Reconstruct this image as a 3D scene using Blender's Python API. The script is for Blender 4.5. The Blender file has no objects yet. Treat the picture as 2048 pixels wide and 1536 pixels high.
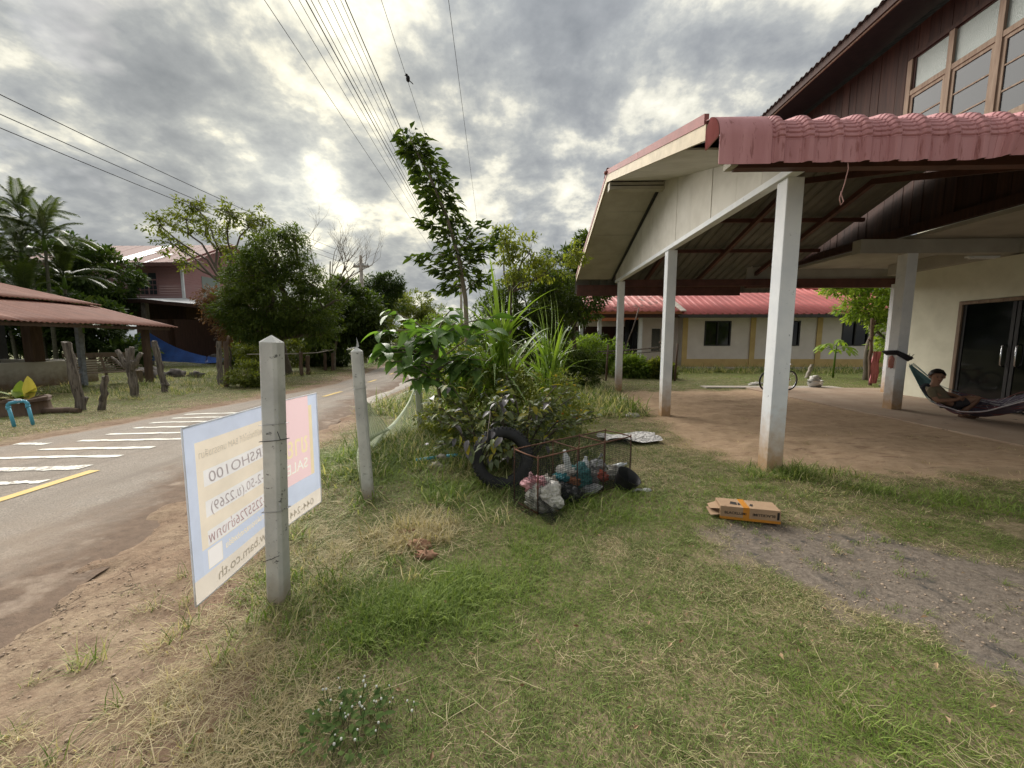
import bpy, bmesh, math, random
import numpy as np
from mathutils import Vector, Matrix, Euler

random.seed(7); RNG = np.random.default_rng(7)
S = bpy.context.scene
COL = S.collection
rad = math.radians
PI = math.pi

# ------------------------------------------------------------------ camera
CAM_H = 1.45
cam = bpy.data.cameras.new('camera'); camo = bpy.data.objects.new('camera', cam); COL.objects.link(camo)
cam.sensor_width = 36.0; cam.lens = 36.0 * 780 / 2048
cam.clip_start = 0.05; cam.clip_end = 2000
camo.location = (0, 0, CAM_H)
camo.rotation_euler = (rad(90 - 6.29), 0, rad(1.54))
S.camera = camo

# ------------------------------------------------------------------ light, sky, exposure
SUN_EL, SUN_AZ = 30.0, -30.0          # azimuth: degrees to the right of +Y
sd = Vector((math.sin(rad(SUN_AZ)) * math.cos(rad(SUN_EL)), math.cos(rad(SUN_AZ)) * math.cos(rad(SUN_EL)), math.sin(rad(SUN_EL))))
sun = bpy.data.lights.new('sun', 'SUN'); suno = bpy.data.objects.new('sun', sun); COL.objects.link(suno)
sun.energy = 3.0; sun.angle = rad(60); sun.color = (1.0, .95, .88)
suno.rotation_euler = sd.to_track_quat('Z', 'Y').to_euler()
suno.location = (0, 0, 30)

S.view_settings.view_transform = 'Standard'; S.view_settings.look = 'None'
S.view_settings.gamma = 1; S.view_settings.use_curve_mapping = False
S.view_settings.exposure = 1.5

W = bpy.data.worlds.new('World'); S.world = W; W.use_nodes = True
nt = W.node_tree; nt.nodes.clear()
def wn(t, **k):
    n = nt.nodes.new(t)
    for a, b in k.items(): setattr(n, a, b)
    return n
def wl(a, b): nt.links.new(a, b)
def wmath(op, a, b=None, c=None, clamp=False):
    n = wn('ShaderNodeMath', operation=op, use_clamp=clamp)
    for i, q in enumerate((a, b, c)):
        if q is None: continue
        if isinstance(q, (int, float)): n.inputs[i].default_value = q
        else: wl(q, n.inputs[i])
    return n.outputs[0]
tc = wn('ShaderNodeTexCoord'); sep = wn('ShaderNodeSeparateXYZ'); wl(tc.outputs['Generated'], sep.inputs[0])
zz = wmath('ADD', wmath('MAXIMUM', sep.outputs[2], 0.0), .34)
comb = wn('ShaderNodeCombineXYZ')
wl(wmath('DIVIDE', sep.outputs[0], zz), comb.inputs[0]); wl(wmath('DIVIDE', sep.outputs[1], zz), comb.inputs[1])
def wnoise(scale, detail, rough, dist, off, stretch=(1, 1, 1), rz=0):
    m = wn('ShaderNodeMapping'); m.inputs['Location'].default_value = off; m.inputs['Scale'].default_value = stretch; m.inputs['Rotation'].default_value = (0, 0, rz)
    wl(comb.outputs[0], m.inputs[0])
    n = wn('ShaderNodeTexNoise'); n.inputs['Scale'].default_value = scale; n.inputs['Detail'].default_value = detail
    n.inputs['Roughness'].default_value = rough; n.inputs['Distortion'].default_value = dist
    wl(m.outputs[0], n.inputs['Vector']); return n.outputs['Fac']
c_big = wnoise(1.5, 3, .5, .15, (3.1, 1.7, 0))
c_mid = wnoise(3.9, 8, .58, .12, (9.3, 4.1, 2))
c_fine = wnoise(10, 6, .6, .1, (2.2, 8.4, 5))
dens = wmath('ADD', wmath('ADD', wmath('MULTIPLY', c_big, .34), wmath('MULTIPLY', c_mid, .46)), wmath('MULTIPLY', c_fine, .20))
# the veiled sun thins the cloud round itself
vd = wn('ShaderNodeVectorMath', operation='DOT_PRODUCT'); wl(tc.outputs['Generated'], vd.inputs[0]); vd.inputs[1].default_value = Vector((math.sin(rad(-28.5)) * math.cos(rad(18)), math.cos(rad(-28.5)) * math.cos(rad(18)), math.sin(rad(18))))
cosang = wmath('MAXIMUM', vd.outputs['Value'], 0.0)
glow_w = wmath('POWER', cosang, 7.0); glow_n = wmath('POWER', cosang, 110.0)
dens2 = wmath('SUBTRACT', dens, wmath('ADD', wmath('SUBTRACT', wmath('MULTIPLY', glow_n, .085), .010), wmath('MULTIPLY', glow_w, .004)))
ramp = wn('ShaderNodeValToRGB'); wl(dens2, ramp.inputs[0])
cr = ramp.color_ramp
cr.elements[0].position = .405; cr.elements[0].color = (.34, .33, .285, 1)
cr.elements[1].position = .66; cr.elements[1].color = (.074, .080, .088, 1)
for p, c in ((.455, (.25, .245, .215, 1)), (.485, (.172, .175, .168, 1)), (.52, (.130, .136, .139, 1)), (.565, (.104, .110, .117, 1))):
    e = cr.elements.new(p); e.color = c
gm = wmath('ADD', wmath('ADD', 1.0, wmath('MULTIPLY', glow_w, .05)), wmath('MULTIPLY', glow_n, .45))
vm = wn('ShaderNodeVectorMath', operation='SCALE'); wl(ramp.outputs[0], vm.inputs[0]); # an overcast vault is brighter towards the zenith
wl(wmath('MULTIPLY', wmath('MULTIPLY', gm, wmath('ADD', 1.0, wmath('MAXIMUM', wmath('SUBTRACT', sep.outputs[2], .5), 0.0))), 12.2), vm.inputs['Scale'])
sky = wn('ShaderNodeTexSky', sky_type='NISHITA'); sky.sun_disc = False
sky.sun_elevation = rad(SUN_EL); sky.sun_rotation = rad(SUN_AZ); sky.air_density = 1.2; sky.dust_density = 1.5
# small gaps of open sky between the clouds
gap = wn('ShaderNodeMapRange'); gap.inputs[1].default_value = .60; gap.inputs[2].default_value = .70
wl(wnoise(1.5, 5, .6, .5, (21.0, 13.4, 7)), gap.inputs[0])
gapf = wmath('MULTIPLY', wmath('MULTIPLY', gap.outputs[0], .6), wmath('SUBTRACT', 1.0, glow_w))
warm = wn('ShaderNodeMixRGB'); warm.blend_type = 'MULTIPLY'; wl(wmath('POWER', cosang, 14.0), warm.inputs[0]); wl(vm.outputs[0], warm.inputs[1]); warm.inputs[2].default_value = (1.06, 1.03, .94, 1)
mixs = wn('ShaderNodeMixRGB'); wl(gapf, mixs.inputs[0]); wl(warm.outputs[0], mixs.inputs[1]); skd = wn('ShaderNodeVectorMath', operation='SCALE'); wl(sky.outputs[0], skd.inputs[0]); skd.inputs['Scale'].default_value = .5; wl(skd.outputs[0], mixs.inputs[2])
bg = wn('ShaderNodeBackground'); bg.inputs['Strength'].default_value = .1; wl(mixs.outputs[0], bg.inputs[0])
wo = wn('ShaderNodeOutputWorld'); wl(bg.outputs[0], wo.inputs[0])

# ------------------------------------------------------------------ helpers
def tag(o, label=None, cat=None, group=None, kind=None):
    if label: o['label'] = label
    if cat: o['category'] = cat
    if group: o['group'] = group
    if kind: o['kind'] = kind
    return o
def thing(name, loc, label, cat, group=None):
    o = bpy.data.objects.new(name, None); o.empty_display_size = .2; o.location = loc; COL.objects.link(o)
    return tag(o, label, cat, group)
def setparent(o, p):
    if p is None: return o
    o.parent = p
    if p.type == 'EMPTY' and p.parent is None: o.matrix_parent_inverse = (Matrix.Translation(p.location) @ p.rotation_euler.to_matrix().to_4x4()).inverted()
    elif p.type != 'EMPTY' and p.parent is None: o.matrix_parent_inverse = Matrix.Translation(p.location).inverted()
    return o
def mesh_obj(name, me, mat=None, parent=None, loc=None, rot=None, scale=None):
    o = bpy.data.objects.new(name, me); COL.objects.link(o)
    if mat is not None and len(me.materials) == 0: me.materials.append(mat)
    if loc is not None: o.location = loc
    if rot is not None: o.rotation_euler = rot
    if scale is not None: o.scale = (scale,) * 3 if isinstance(scale, (int, float)) else scale
    return setparent(o, parent)
def V(*a): return Vector(a)
def ortho(d):
    d = Vector(d).normalized()
    a = Vector((0, 0, 1)) if abs(d.z) < .95 else Vector((1, 0, 0))
    u = d.cross(a).normalized(); return u, u.cross(d).normalized()
class MB:
    def __init__(s): s.v = []; s.f = []; s.sm = []
    def add(s, vs, fs, smooth=False):
        b = len(s.v); s.v += [tuple(q) for q in vs]; s.f += [tuple(b + i for i in f) for f in fs]; s.sm += [smooth] * len(fs); return s
    def box(s, x0, x1, y0, y1, z0, z1):
        return s.add([(x0, y0, z0), (x1, y0, z0), (x1, y1, z0), (x0, y1, z0), (x0, y0, z1), (x1, y0, z1), (x1, y1, z1), (x0, y1, z1)],
                     [(0, 3, 2, 1), (4, 5, 6, 7), (0, 1, 5, 4), (1, 2, 6, 5), (2, 3, 7, 6), (3, 0, 4, 7)])
    def obox(s, c, size, rot=(0, 0, 0)):
        R = Euler(rot).to_matrix(); hx, hy, hz = [q / 2 for q in size]; c = Vector(c)
        vs = [c + R @ Vector((a * hx, b * hy, d * hz)) for d in (-1, 1) for a, b in ((-1, -1), (1, -1), (1, 1), (-1, 1))]
        return s.add(vs, [(0, 3, 2, 1), (4, 5, 6, 7), (0, 1, 5, 4), (1, 2, 6, 5), (2, 3, 7, 6), (3, 0, 4, 7)])
    def bar(s, a, b, w, h=None, up=(0, 0, 1)):
        a = Vector(a); b = Vector(b); h = h or w; d = (b - a).normalized(); up = Vector(up)
        if abs(d.dot(up)) > .98: up = Vector((1, 0, 0))
        x = d.cross(up).normalized(); z = x.cross(d).normalized()
        vs = [p + x * (w / 2 * i) + z * (h / 2 * j) for p in (a, b) for i, j in ((-1, -1), (1, -1), (1, 1), (-1, 1))]
        return s.add(vs, [(0, 1, 2, 3), (7, 6, 5, 4), (0, 4, 5, 1), (1, 5, 6, 2), (2, 6, 7, 3), (3, 7, 4, 0)])
    def tube(s, pts, r, n=8, caps=True, smooth=True):
        pts = [Vector(p) for p in pts]; m = len(pts)
        rs = r if isinstance(r, (list, tuple)) else [r] * m
        vs = []; u = None
        for i, p in enumerate(pts):
            d = (pts[min(i + 1, m - 1)] - pts[max(i - 1, 0)])
            d = d.normalized() if d.length > 1e-9 else Vector((0, 0, 1))
            if u is None: u, w = ortho(d)
            else:
                u = (u - d * u.dot(d)); u = u.normalized() if u.length > 1e-6 else ortho(d)[0]; w = u.cross(d)
            for k in range(n):
                a = 2 * PI * k / n; vs.append(p + (u * math.cos(a) + w * math.sin(a)) * rs[i])
        fs = [(i * n + k, i * n + (k + 1) % n, (i + 1) * n + (k + 1) % n, (i + 1) * n + k) for i in range(m - 1) for k in range(n)]
        s.add(vs, fs, smooth)
        if caps:
            b = len(s.v) - len(vs)
            s.f += [tuple(b + k for k in range(n))[::-1], tuple(b + (m - 1) * n + k for k in range(n))]; s.sm += [False, False]
        return s
    def lathe(s, c, prof, n=20, axis=None, smooth=True):
        c = Vector(c); ax = Vector(axis or (0, 0, 1)).normalized(); u, w = ortho(ax); m = len(prof)
        vs = [c + ax * h + (u * math.cos(2 * PI * k / n) + w * math.sin(2 * PI * k / n)) * r for r, h in prof for k in range(n)]
        fs = [(i * n + k, i * n + (k + 1) % n, (i + 1) * n + (k + 1) % n, (i + 1) * n + k) for i in range(m - 1) for k in range(n)]
        return s.add(vs, fs, smooth)
    def grid(s, P, smooth=True):
        m, n = len(P), len(P[0])
        return s.add([q for row in P for q in row], [(i * n + j, i * n + j + 1, (i + 1) * n + j + 1, (i + 1) * n + j) for i in range(m - 1) for j in range(n - 1)], smooth)
    def blob(s, c, r, seed=0, amp=.2, n=10, m=7, freq=2.2):
        c = Vector(c); rx, ry, rz = r if isinstance(r, (tuple, list)) else (r, r, r); P = []
        from mathutils import noise as mn
        for i in range(m + 1):
            th = PI * i / m; row = []
            for k in range(n + 1):
                ph = 2 * PI * (k % n) / n; d = Vector((math.sin(th) * math.cos(ph), math.sin(th) * math.sin(ph), math.cos(th)))
                q = 1 + amp * mn.noise(d * freq + Vector((seed * 3.1, seed * 1.7, seed)))
                row.append(c + Vector((d.x * rx * q, d.y * ry * q, d.z * rz * q)))
            P.append(row)
        return s.grid(P)
    def mesh(s, name='m'):
        me = bpy.data.meshes.new(name); me.from_pydata(s.v, [], s.f)
        me.polygons.foreach_set('use_smooth', s.sm); me.update(); return me
    def build(s, name, mat, parent=None, **k): return mesh_obj(name, s.mesh(name), mat, parent, **k)
def bevel(o, w=.006, seg=2):
    b = o.modifiers.new('bevel', 'BEVEL'); b.width = w; b.segments = seg; b.limit_method = 'ANGLE'; return o
def npmesh(name, Vt, Ft, attrs=None, smooth=False):
    """Vt (n,3); Ft (m,k) equal sized faces, fast path"""
    me = bpy.data.meshes.new(name); n = len(Vt); m, k = Ft.shape
    me.vertices.add(n); me.vertices.foreach_set('co', np.ascontiguousarray(Vt, np.float32).ravel())
    me.loops.add(m * k); me.loops.foreach_set('vertex_index', np.ascontiguousarray(Ft, np.int32).ravel())
    me.polygons.add(m); me.polygons.foreach_set('loop_start', np.arange(0, m * k, k, dtype=np.int32)); 
    me.polygons.foreach_set('use_smooth', np.full(m, smooth))
    for a, d in (attrs or {}).items():
        at = me.attributes.new(a, 'FLOAT', 'POINT'); at.data.foreach_set('value', np.ascontiguousarray(d, np.float32))
    me.update(calc_edges=True); return me
# value noise in numpy (2D)
_P = RNG.permutation(512)
def vnoise(x, y, s=0):
    x = np.asarray(x, float); y = np.asarray(y, float)
    xi = np.floor(x).astype(int); yi = np.floor(y).astype(int); fx = x - xi; fy = y - yi
    fx = fx * fx * (3 - 2 * fx); fy = fy * fy * (3 - 2 * fy)
    h = lambda a, b: _P[(_P[(a + s * 37) & 511] + b) & 511] / 511.0
    return (h(xi, yi) * (1 - fx) + h(xi + 1, yi) * fx) * (1 - fy) + (h(xi, yi + 1) * (1 - fx) + h(xi + 1, yi + 1) * fx) * fy
def fbm(x, y, s=0, o=4):
    t = 0; a = .5; q = 1.0
    for i in range(o): t = t + a * vnoise(np.asarray(x) * q, np.asarray(y) * q, s + i); a *= .5; q *= 2.03
    return t / (1 - .5 ** o)
def inpoly(x, y, poly):
    x = np.asarray(x, float); y = np.asarray(y, float); r = np.zeros(x.shape, bool); n = len(poly)
    for i in range(n):
        (x0, y0), (x1, y1) = poly[i], poly[(i + 1) % n]
        c = ((y0 > y) != (y1 > y)) & (x < (x1 - x0) * (y - y0) / (y1 - y0 + 1e-12) + x0); r ^= c
    return r
def sdpoly(x, y, poly):
    """signed distance, positive inside"""
    x = np.asarray(x, float); y = np.asarray(y, float); d = np.full(x.shape, 1e9); n = len(poly)
    for i in range(n):
        (x0, y0), (x1, y1) = poly[i], poly[(i + 1) % n]; ex, ey = x1 - x0, y1 - y0
        t = np.clip(((x - x0) * ex + (y - y0) * ey) / (ex * ex + ey * ey + 1e-12), 0, 1)
        d = np.minimum(d, np.hypot(x - x0 - t * ex, y - y0 - t * ey))
    return np.where(inpoly(x, y, poly), d, -d)
def sstep(a, b, x): t = np.clip((np.asarray(x) - a) / (b - a), 0, 1); return t * t * (3 - 2 * t)

# ------------------------------------------------------------------ materials
class NT:
    def __init__(s, name):
        s.m = bpy.data.materials.new(name); s.m.use_nodes = True; s.t = s.m.node_tree; s.t.nodes.clear()
        s.out = s.n('ShaderNodeOutputMaterial'); s.bs = s.n('ShaderNodeBsdfPrincipled'); s.l(s.bs.outputs[0], s.out.inputs[0])
    def n(s, t, **k):
        q = s.t.nodes.new(t)
        for a, b in k.items(): setattr(q, a, b)
        return q
    def l(s, a, b): s.t.links.new(a, b)
    def coord(s, kind='Object', scale=(1, 1, 1), loc=(0, 0, 0)):
        c = s.n('ShaderNodeTexCoord'); m = s.n('ShaderNodeMapping'); m.inputs['Scale'].default_value = scale; m.inputs['Location'].default_value = loc
        if kind == 'World':
            g = s.n('ShaderNodeNewGeometry'); s.l(g.outputs['Position'], m.inputs[0])
        else: s.l(c.outputs[kind], m.inputs[0])
        return m.outputs[0]
    def noise(s, vec, scale, detail=4, rough=.55, dist=0):
        q = s.n('ShaderNodeTexNoise'); q.inputs['Scale'].default_value = scale; q.inputs['Detail'].default_value = detail
        q.inputs['Roughness'].default_value = rough; q.inputs['Distortion'].default_value = dist; s.l(vec, q.inputs['Vector']); return q.outputs['Fac']
    def voro(s, vec, scale, feature='DISTANCE_TO_EDGE'):
        q = s.n('ShaderNodeTexVoronoi', feature=feature); q.inputs['Scale'].default_value = scale; s.l(vec, q.inputs['Vector']); return q.outputs['Distance']
    def rng(s, x, a, b, c=0, d=1):
        q = s.n('ShaderNodeMapRange'); s.put(q.inputs[0], x)
        for i, w in zip((1, 2, 3, 4), (a, b, c, d)): q.inputs[i].default_value = w
        return q.outputs[0]
    def put(s, sock, x):
        if isinstance(x, (int, float)): sock.default_value = x
        elif isinstance(x, tuple): sock.default_value = (*x, 1) if len(x) == 3 else x
        else: s.l(x, sock)
    def mix(s, f, a, b, mode='MIX'):
        q = s.n('ShaderNodeMixRGB', blend_type=mode); s.put(q.inputs[0], f); s.put(q.inputs[1], a); s.put(q.inputs[2], b); return q.outputs[0]
    def math(s, op, a, b=0.0, clamp=False):
        q = s.n('ShaderNodeMath', operation=op, use_clamp=clamp); s.put(q.inputs[0], a); s.put(q.inputs[1], b); return q.outputs[0]
    def attr(s, name, kind='GEOMETRY'): q = s.n('ShaderNodeAttribute', attribute_name=name, attribute_type=kind); return q.outputs['Fac']
    def bump(s, h, strength=.3, dist=.01):
        q = s.n('ShaderNodeBump'); q.inputs['Strength'].default_value = strength; q.inputs['Distance'].default_value = dist; s.l(h, q.inputs['Height']); s.l(q.outputs[0], s.bs.inputs['Normal']); return q
    def set(s, col=None, rough=None, spec=None, metal=None):
        if col is not None: s.put(s.bs.inputs['Base Color'], col)
        if rough is not None: s.put(s.bs.inputs['Roughness'], rough)
        if spec is not None: s.put(s.bs.inputs['Specular IOR Level'], spec)
        if metal is not None: s.put(s.bs.inputs['Metallic'], metal)
        return s.m
def pm(name, c1, c2=None, scale=4, rough=.8, bump=.25, bscale=60, stretch=(1, 1, 1), metal=0, spec=.3, bdist=.004, spots=None, low=None, objvar=0, lo=.35, hi=.68):
    """surface paint with blotchy second colour, fine relief, optional dark spots, mud splashed near the ground"""
    t = NT(name); v = t.coord('World', stretch)
    c2 = c2 or tuple(q * .72 for q in c1)
    col = t.mix(t.rng(t.noise(v, scale, 6, .6, .3), lo, hi), c1, c2)
    if objvar:
        oi = t.n('ShaderNodeObjectInfo'); col = t.mix(1.0, col, t.mix(oi.outputs['Random'], (1 - objvar,) * 3, (1 + objvar * .6,) * 3), 'MULTIPLY')
    if spots:
        col = t.mix(t.rng(t.noise(t.coord('World', stretch, (7, 3, 1)), spots[1], 5, .65), spots[2], spots[2] + .06), col, spots[0])
    if low:
        c, z0, z1 = low; g = t.n('ShaderNodeNewGeometry'); sx = t.n('ShaderNodeSeparateXYZ'); t.l(g.outputs['Position'], sx.inputs[0])
        h = t.math('ADD', sx.outputs[2], t.math('MULTIPLY', t.math('SUBTRACT', t.noise(v, 9, 4, .6), .5), (z1 - z0) * .9))
        col = t.mix(t.rng(h, z0, z1, .97, 0), col, c)
    if bump: t.bump(t.noise(t.coord('World', stretch), bscale, 5, .65), bump, bdist)
    return t.set(col, rough, spec, metal)
def leafmat(name, dark, light, trans, tw=.35, rough=.6, spec=.18, dead=None):
    t = NT(name); a = t.attr('tint'); col = t.mix(a, dark, light)
    oi = t.n('ShaderNodeObjectInfo'); col = t.mix(1.0, col, t.mix(oi.outputs['Random'], (.8, .8, .8), (1.2, 1.15, 1.1)), 'MULTIPLY')
    if dead: col = t.mix(t.rng(a, dead[1], dead[1] + .02), col, dead[0])
    t.set(col, rough, spec)
    tr = t.n('ShaderNodeBsdfTranslucent'); t.put(tr.inputs[0], t.mix(1.0, col, trans, 'MULTIPLY'))
    mx = t.n('ShaderNodeMixShader'); mx.inputs[0].default_value = tw; t.l(t.bs.outputs[0], mx.inputs[1]); t.l(tr.outputs[0], mx.inputs[2]); t.l(mx.outputs[0], t.out.inputs[0])
    return t.m

# ------------------------------------------------------------------ the lie of the land
ROAD_L = [(-8.3, -4), (-7.6, 3), (-7.36, 5.15), (-7.1, 7.1), (-6.73, 9.36), (-6.5, 11), (-6.5, 13.3), (-7.0, 16.5), (-7.6, 19.2), (-8.4, 24), (-9.6, 32), (-11, 45)]
ROAD_R = [(-1.95, -4), (-2.15, .9), (-2.5, 2.0), (-2.85, 2.9), (-3.12, 3.6), (-3.15, 5.8), (-3.3, 7.2), (-3.75, 9.5), (-3.85, 12), (-4.0, 14), (-4.6, 15.8), (-5.5, 18.4), (-6.3, 22), (-7.3, 30), (-8.6, 45)]
ROADP = ROAD_L + ROAD_R[::-1]
CARP = [(2.75, 11.2), (9.9, 12.0), (14, 12), (14, 3.0), (5.3, 4.0), (4.3, 4.15), (2.95, 4.3), (2.3, 5.0), (2.35, 6.7), (2.45, 9.6)]
GREY = [(1.40, 2.86), (1.62, 3.08), (2.04, 3.10), (2.77, 2.90), (3.3, 2.55), (4.5, 2.0), (4.5, .6), (2.5, 1.2), (2.15, 1.60), (1.90, 1.76), (1.60, 2.07), (1.44, 2.5)]
VERGE = [(-2.0, -2), (-.55, -2), (-.80, .9), (-.93, 1.16), (-1.2, 1.4), (-1.30, 1.86), (-1.42, 2.1), (-1.8, 2.45), (-2.3, 2.75), (-2.7, 3.4), (-2.95, 4.2), (-2.98, 5.8), (-3.1, 7.2), (-3.5, 9.4), (-3.55, 13), (-4.5, 13), (-3.6, 7), (-3.4, 3), (-2.9, 1)]
def gz(x, y):
    x = np.asarray(x, float); y = np.asarray(y, float)
    z = (fbm(x * 1.1, y * 1.1, 3, 3) - .5) * .035 + (fbm(x * 6, y * 6, 9, 3) - .5) * .016
    z = z * sstep(0, 2.0, np.hypot(x, y) - .3)
    vd_ = sstep(-.1, .3, sdpoly(x, y, VERGE)); z = z + vd_ * ((fbm(x * 7, y * 7, 81, 4) - .5) * .045 + (fbm(x * 2.2, y * 2.2, 83, 3) - .5) * .05)
    rd = sdpoly(x, y, ROADP); ed = (fbm(x * 3.5, y * 3.5, 87, 4) - .5) * .5; z = np.where(rd > .45, -.05, z * sstep(-.1, .6, -rd) + .018 - .07 * sstep(-.05, .35, rd + ed))
    dd = sdpoly(x, y, CARP); z = np.where(dd > 0, z * .4 + .02 * sstep(0, .8, dd) + ((fbm(x * 1.6, y * 3.2, 19, 4) - .5) * .10 + (fbm(x * 7, y * 9, 23, 3) - .5) * .03) * sstep(0, .5, dd) * sstep(6.8, 6.0, x), z)
    gd = sdpoly(x, y, GREY); z = z - .022 * sstep(-.1, .15, gd)
    return z
def gzf(x, y): return float(gz(np.array([x]), np.array([y]))[0])
xs = np.concatenate([np.arange(-110, -18, 4), np.arange(-18, -4, .22), np.arange(-4, 5, .045), np.arange(5, 14, .2), np.arange(14, 110, 4)])
ys = np.concatenate([np.arange(-8, .4, .6), np.arange(.4, 5.5, .04), np.arange(5.5, 14, .12), np.arange(14, 34, .6), np.arange(34, 300, 8)])
GX, GY = np.meshgrid(xs, ys); gx, gy = GX.ravel(), GY.ravel()
gzv = gz(gx, gy)
e1 = (fbm(gx * 3.2, gy * 3.2, 21, 5) - .5)
a_dirt = sstep(-.25, .3, sdpoly(gx, gy, CARP) + e1 * .9)
a_grey = sstep(-.10, .12, sdpoly(gx, gy, GREY) + e1 * .55)
rdist = -sdpoly(gx, gy, ROADP)
a_verge = np.maximum(sstep(-.22, .22, sdpoly(gx, gy, VERGE) + e1 * .9), sstep(.45, .12, rdist + e1 * .7))
a_verge = np.maximum(a_verge, ((gx < -6.4) & (gy > 8.5) & (gy < 20)) * sstep(1.3, .5, rdist + e1 * 1.6))
a_far = sstep(9, 22, np.hypot(gx, gy))
nx, ny = len(xs), len(ys)
idx = np.arange(nx * ny).reshape(ny, nx)
GF = np.stack([idx[:-1, :-1], idx[:-1, 1:], idx[1:, 1:], idx[1:, :-1]], -1).reshape(-1, 4)
gm_ = npmesh('ground', np.stack([gx, gy, gzv], 1), GF, dict(dirt=a_dirt, grey=a_grey, verge=a_verge, far=a_far), True)
t = NT('earth'); vw = t.coord('World')
fine = t.noise(vw, 55, 6, .7); mid = t.noise(vw, 6, 6, .6, .4); big = t.noise(vw, 1.1, 4, .55)
soil = t.mix(t.rng(fine, .3, .7), (.16, .12, .075), (.33, .265, .165))
soil = t.mix(t.rng(mid, .42, .62), soil, (.115, .105, .05))
green = t.mix(t.rng(mid, .35, .65), (.075, .095, .028), (.15, .145, .055))
soil = t.mix(t.math('MULTIPLY', t.attr('far'), .9), soil, green)
dirtc = t.mix(t.rng(mid, .3, .7), (.335, .235, .150), (.445, .325, .218)); dirtc = t.mix(t.rng(fine, .55, .75), dirtc, (.27, .175, .115))
streak = t.noise(t.coord('World', (.8, 3.2, 1)), 4.5, 7, .68, .8)
dirtc = t.mix(t.rng(streak, .54, .64, 0, .75), dirtc, (.22, .14, .095))
greyc = t.mix(t.rng(t.noise(vw, 24, 7, .75), .3, .7), (.105, .086, .070), (.27, .225, .182)); greyc = t.mix(t.rng(mid, .55, .68), greyc, (.085, .078, .07))
vergec = t.mix(t.rng(big, .38, .6), (.235, .155, .105), (.335, .255, .175)); vergec = t.mix(t.rng(t.noise(vw, 13, 8, .78), .44, .66), vergec, (.17, .115, .08)); vergec = t.mix(t.rng(t.noise(vw, 3.1, 6, .7), .53, .66, 0, .8), vergec, (.24, .165, .115)); vergec = t.mix(t.rng(t.noise(vw, 60, 4, .8), .56, .72, 0, .7), vergec, (.40, .33, .25))
wv = t.n('ShaderNodeVectorMath', operation='ADD'); t.l(vw, wv.inputs[0]); nz_ = t.n('ShaderNodeTexNoise'); nz_.inputs['Scale'].default_value = 5; nz_.inputs['Detail'].default_value = 4; t.l(vw, nz_.inputs['Vector']); sc_ = t.n('ShaderNodeVectorMath', operation='SCALE'); t.l(nz_.outputs['Color'], sc_.inputs[0]); sc_.inputs['Scale'].default_value = .35; t.l(sc_.outputs[0], wv.inputs[1])
crackv = t.voro(wv.outputs[0], 4.2); wob = t.noise(vw, 7, 3)
crk = t.math('MULTIPLY', t.rng(t.math('ADD', crackv, t.math('MULTIPLY', wob, .06)), .03, .05, 1, 0), t.math('MULTIPLY', t.attr('verge'), t.rng(t.noise(vw, 1.7, 3), .5, .6)))
vergec = t.mix(t.math('MULTIPLY', crk, .8), vergec, (.11, .08, .06))
col = t.mix(t.attr('verge'), soil, vergec); col = t.mix(t.attr('dirt'), col, dirtc); col = t.mix(t.attr('grey'), col, greyc)
h = t.math('ADD', t.math('MULTIPLY', mid, 1.0), t.math('MULTIPLY', fine, .7)); h = t.math('SUBTRACT', h, t.math('MULTIPLY', crk, .5))
t.bump(h, .9, .02); M_earth = t.set(col, .95, .1)
ground = mesh_obj('ground', gm_, M_earth); tag(ground, 'uneven earth of lawn, bare dirt and verge', 'ground', kind='structure')

# ------------------------------------------------------------------ road
def resample(line, ys_):
    px = [p[0] for p in line]; py = [p[1] for p in line]; return np.interp(ys_, py, px)
ry = np.concatenate([np.arange(-4, 16, .12), np.arange(16, 45.1, .5)])
rl = resample(ROAD_L, ry); rr = resample(ROAD_R, ry)
k_ = np.array([.1, .2, .1]);
for _ in range(12): rl[1:-1] = np.convolve(rl, [.25, .5, .25], 'valid'); rr[1:-1] = np.convolve(rr, [.25, .5, .25], 'valid')
rl += (fbm(ry * 2.2, ry * 0 + 3, 31, 4) - .5) * .16; rr += (fbm(ry * 2.2, ry * 0 + 8, 33, 4) - .5) * .3
ts = np.linspace(0, 1, 41)
RX = rl[:, None] * (1 - ts) + rr[:, None] * ts; RY = np.repeat(ry[:, None], 41, 1)
edge = np.minimum(ts, 1 - ts) * (rr - rl)[:, None]
RZ = .004 + .03 * (1 - (2 * ts - 1) ** 2)[None, :] * np.ones_like(RX); RZ = RZ - .012 * sstep(.35, .0, edge)
m_, n_ = RX.shape; ii = np.arange(m_ * n_).reshape(m_, n_)
RF = np.stack([ii[:-1, :-1], ii[:-1, 1:], ii[1:, 1:], ii[1:, :-1]], -1).reshape(-1, 4)
eR = ((1 - ts) * (rr - rl)[:, None]); eL = (ts * (rr - rl)[:, None])
road_me = npmesh('road', np.stack([RX.ravel(), RY.ravel(), RZ.ravel()], 1), RF, dict(er=eR.ravel(), el=eL.ravel()), True)
def road_colour(t):
    vw = t.coord('World'); sp = t.noise(vw, 75, 4, .8); md = t.noise(vw, 4, 6, .6); bg_ = t.noise(vw, .7, 4, .55)
    a = t.mix(t.rng(sp, .32, .68), (.155, .135, .116), (.43, .375, .315)); a = t.mix(t.rng(md, .4, .7, 0, .5), a, (.235, .195, .158))
    track = t.noise(t.coord('World', (1.6, .12, 1)), 1.6, 4, .6)
    a = t.mix(t.rng(track, .5, .66, 0, .55), a, (.185, .157, .131)); a = t.mix(t.rng(bg_, .52, .66, 0, .45), a, (.33, .255, .19))
    return a, vw, sp
t = NT('worn asphalt'); a, vw, sp = road_colour(t)
n1 = t.noise(vw, 1.6, 7, .66, .5)
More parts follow.
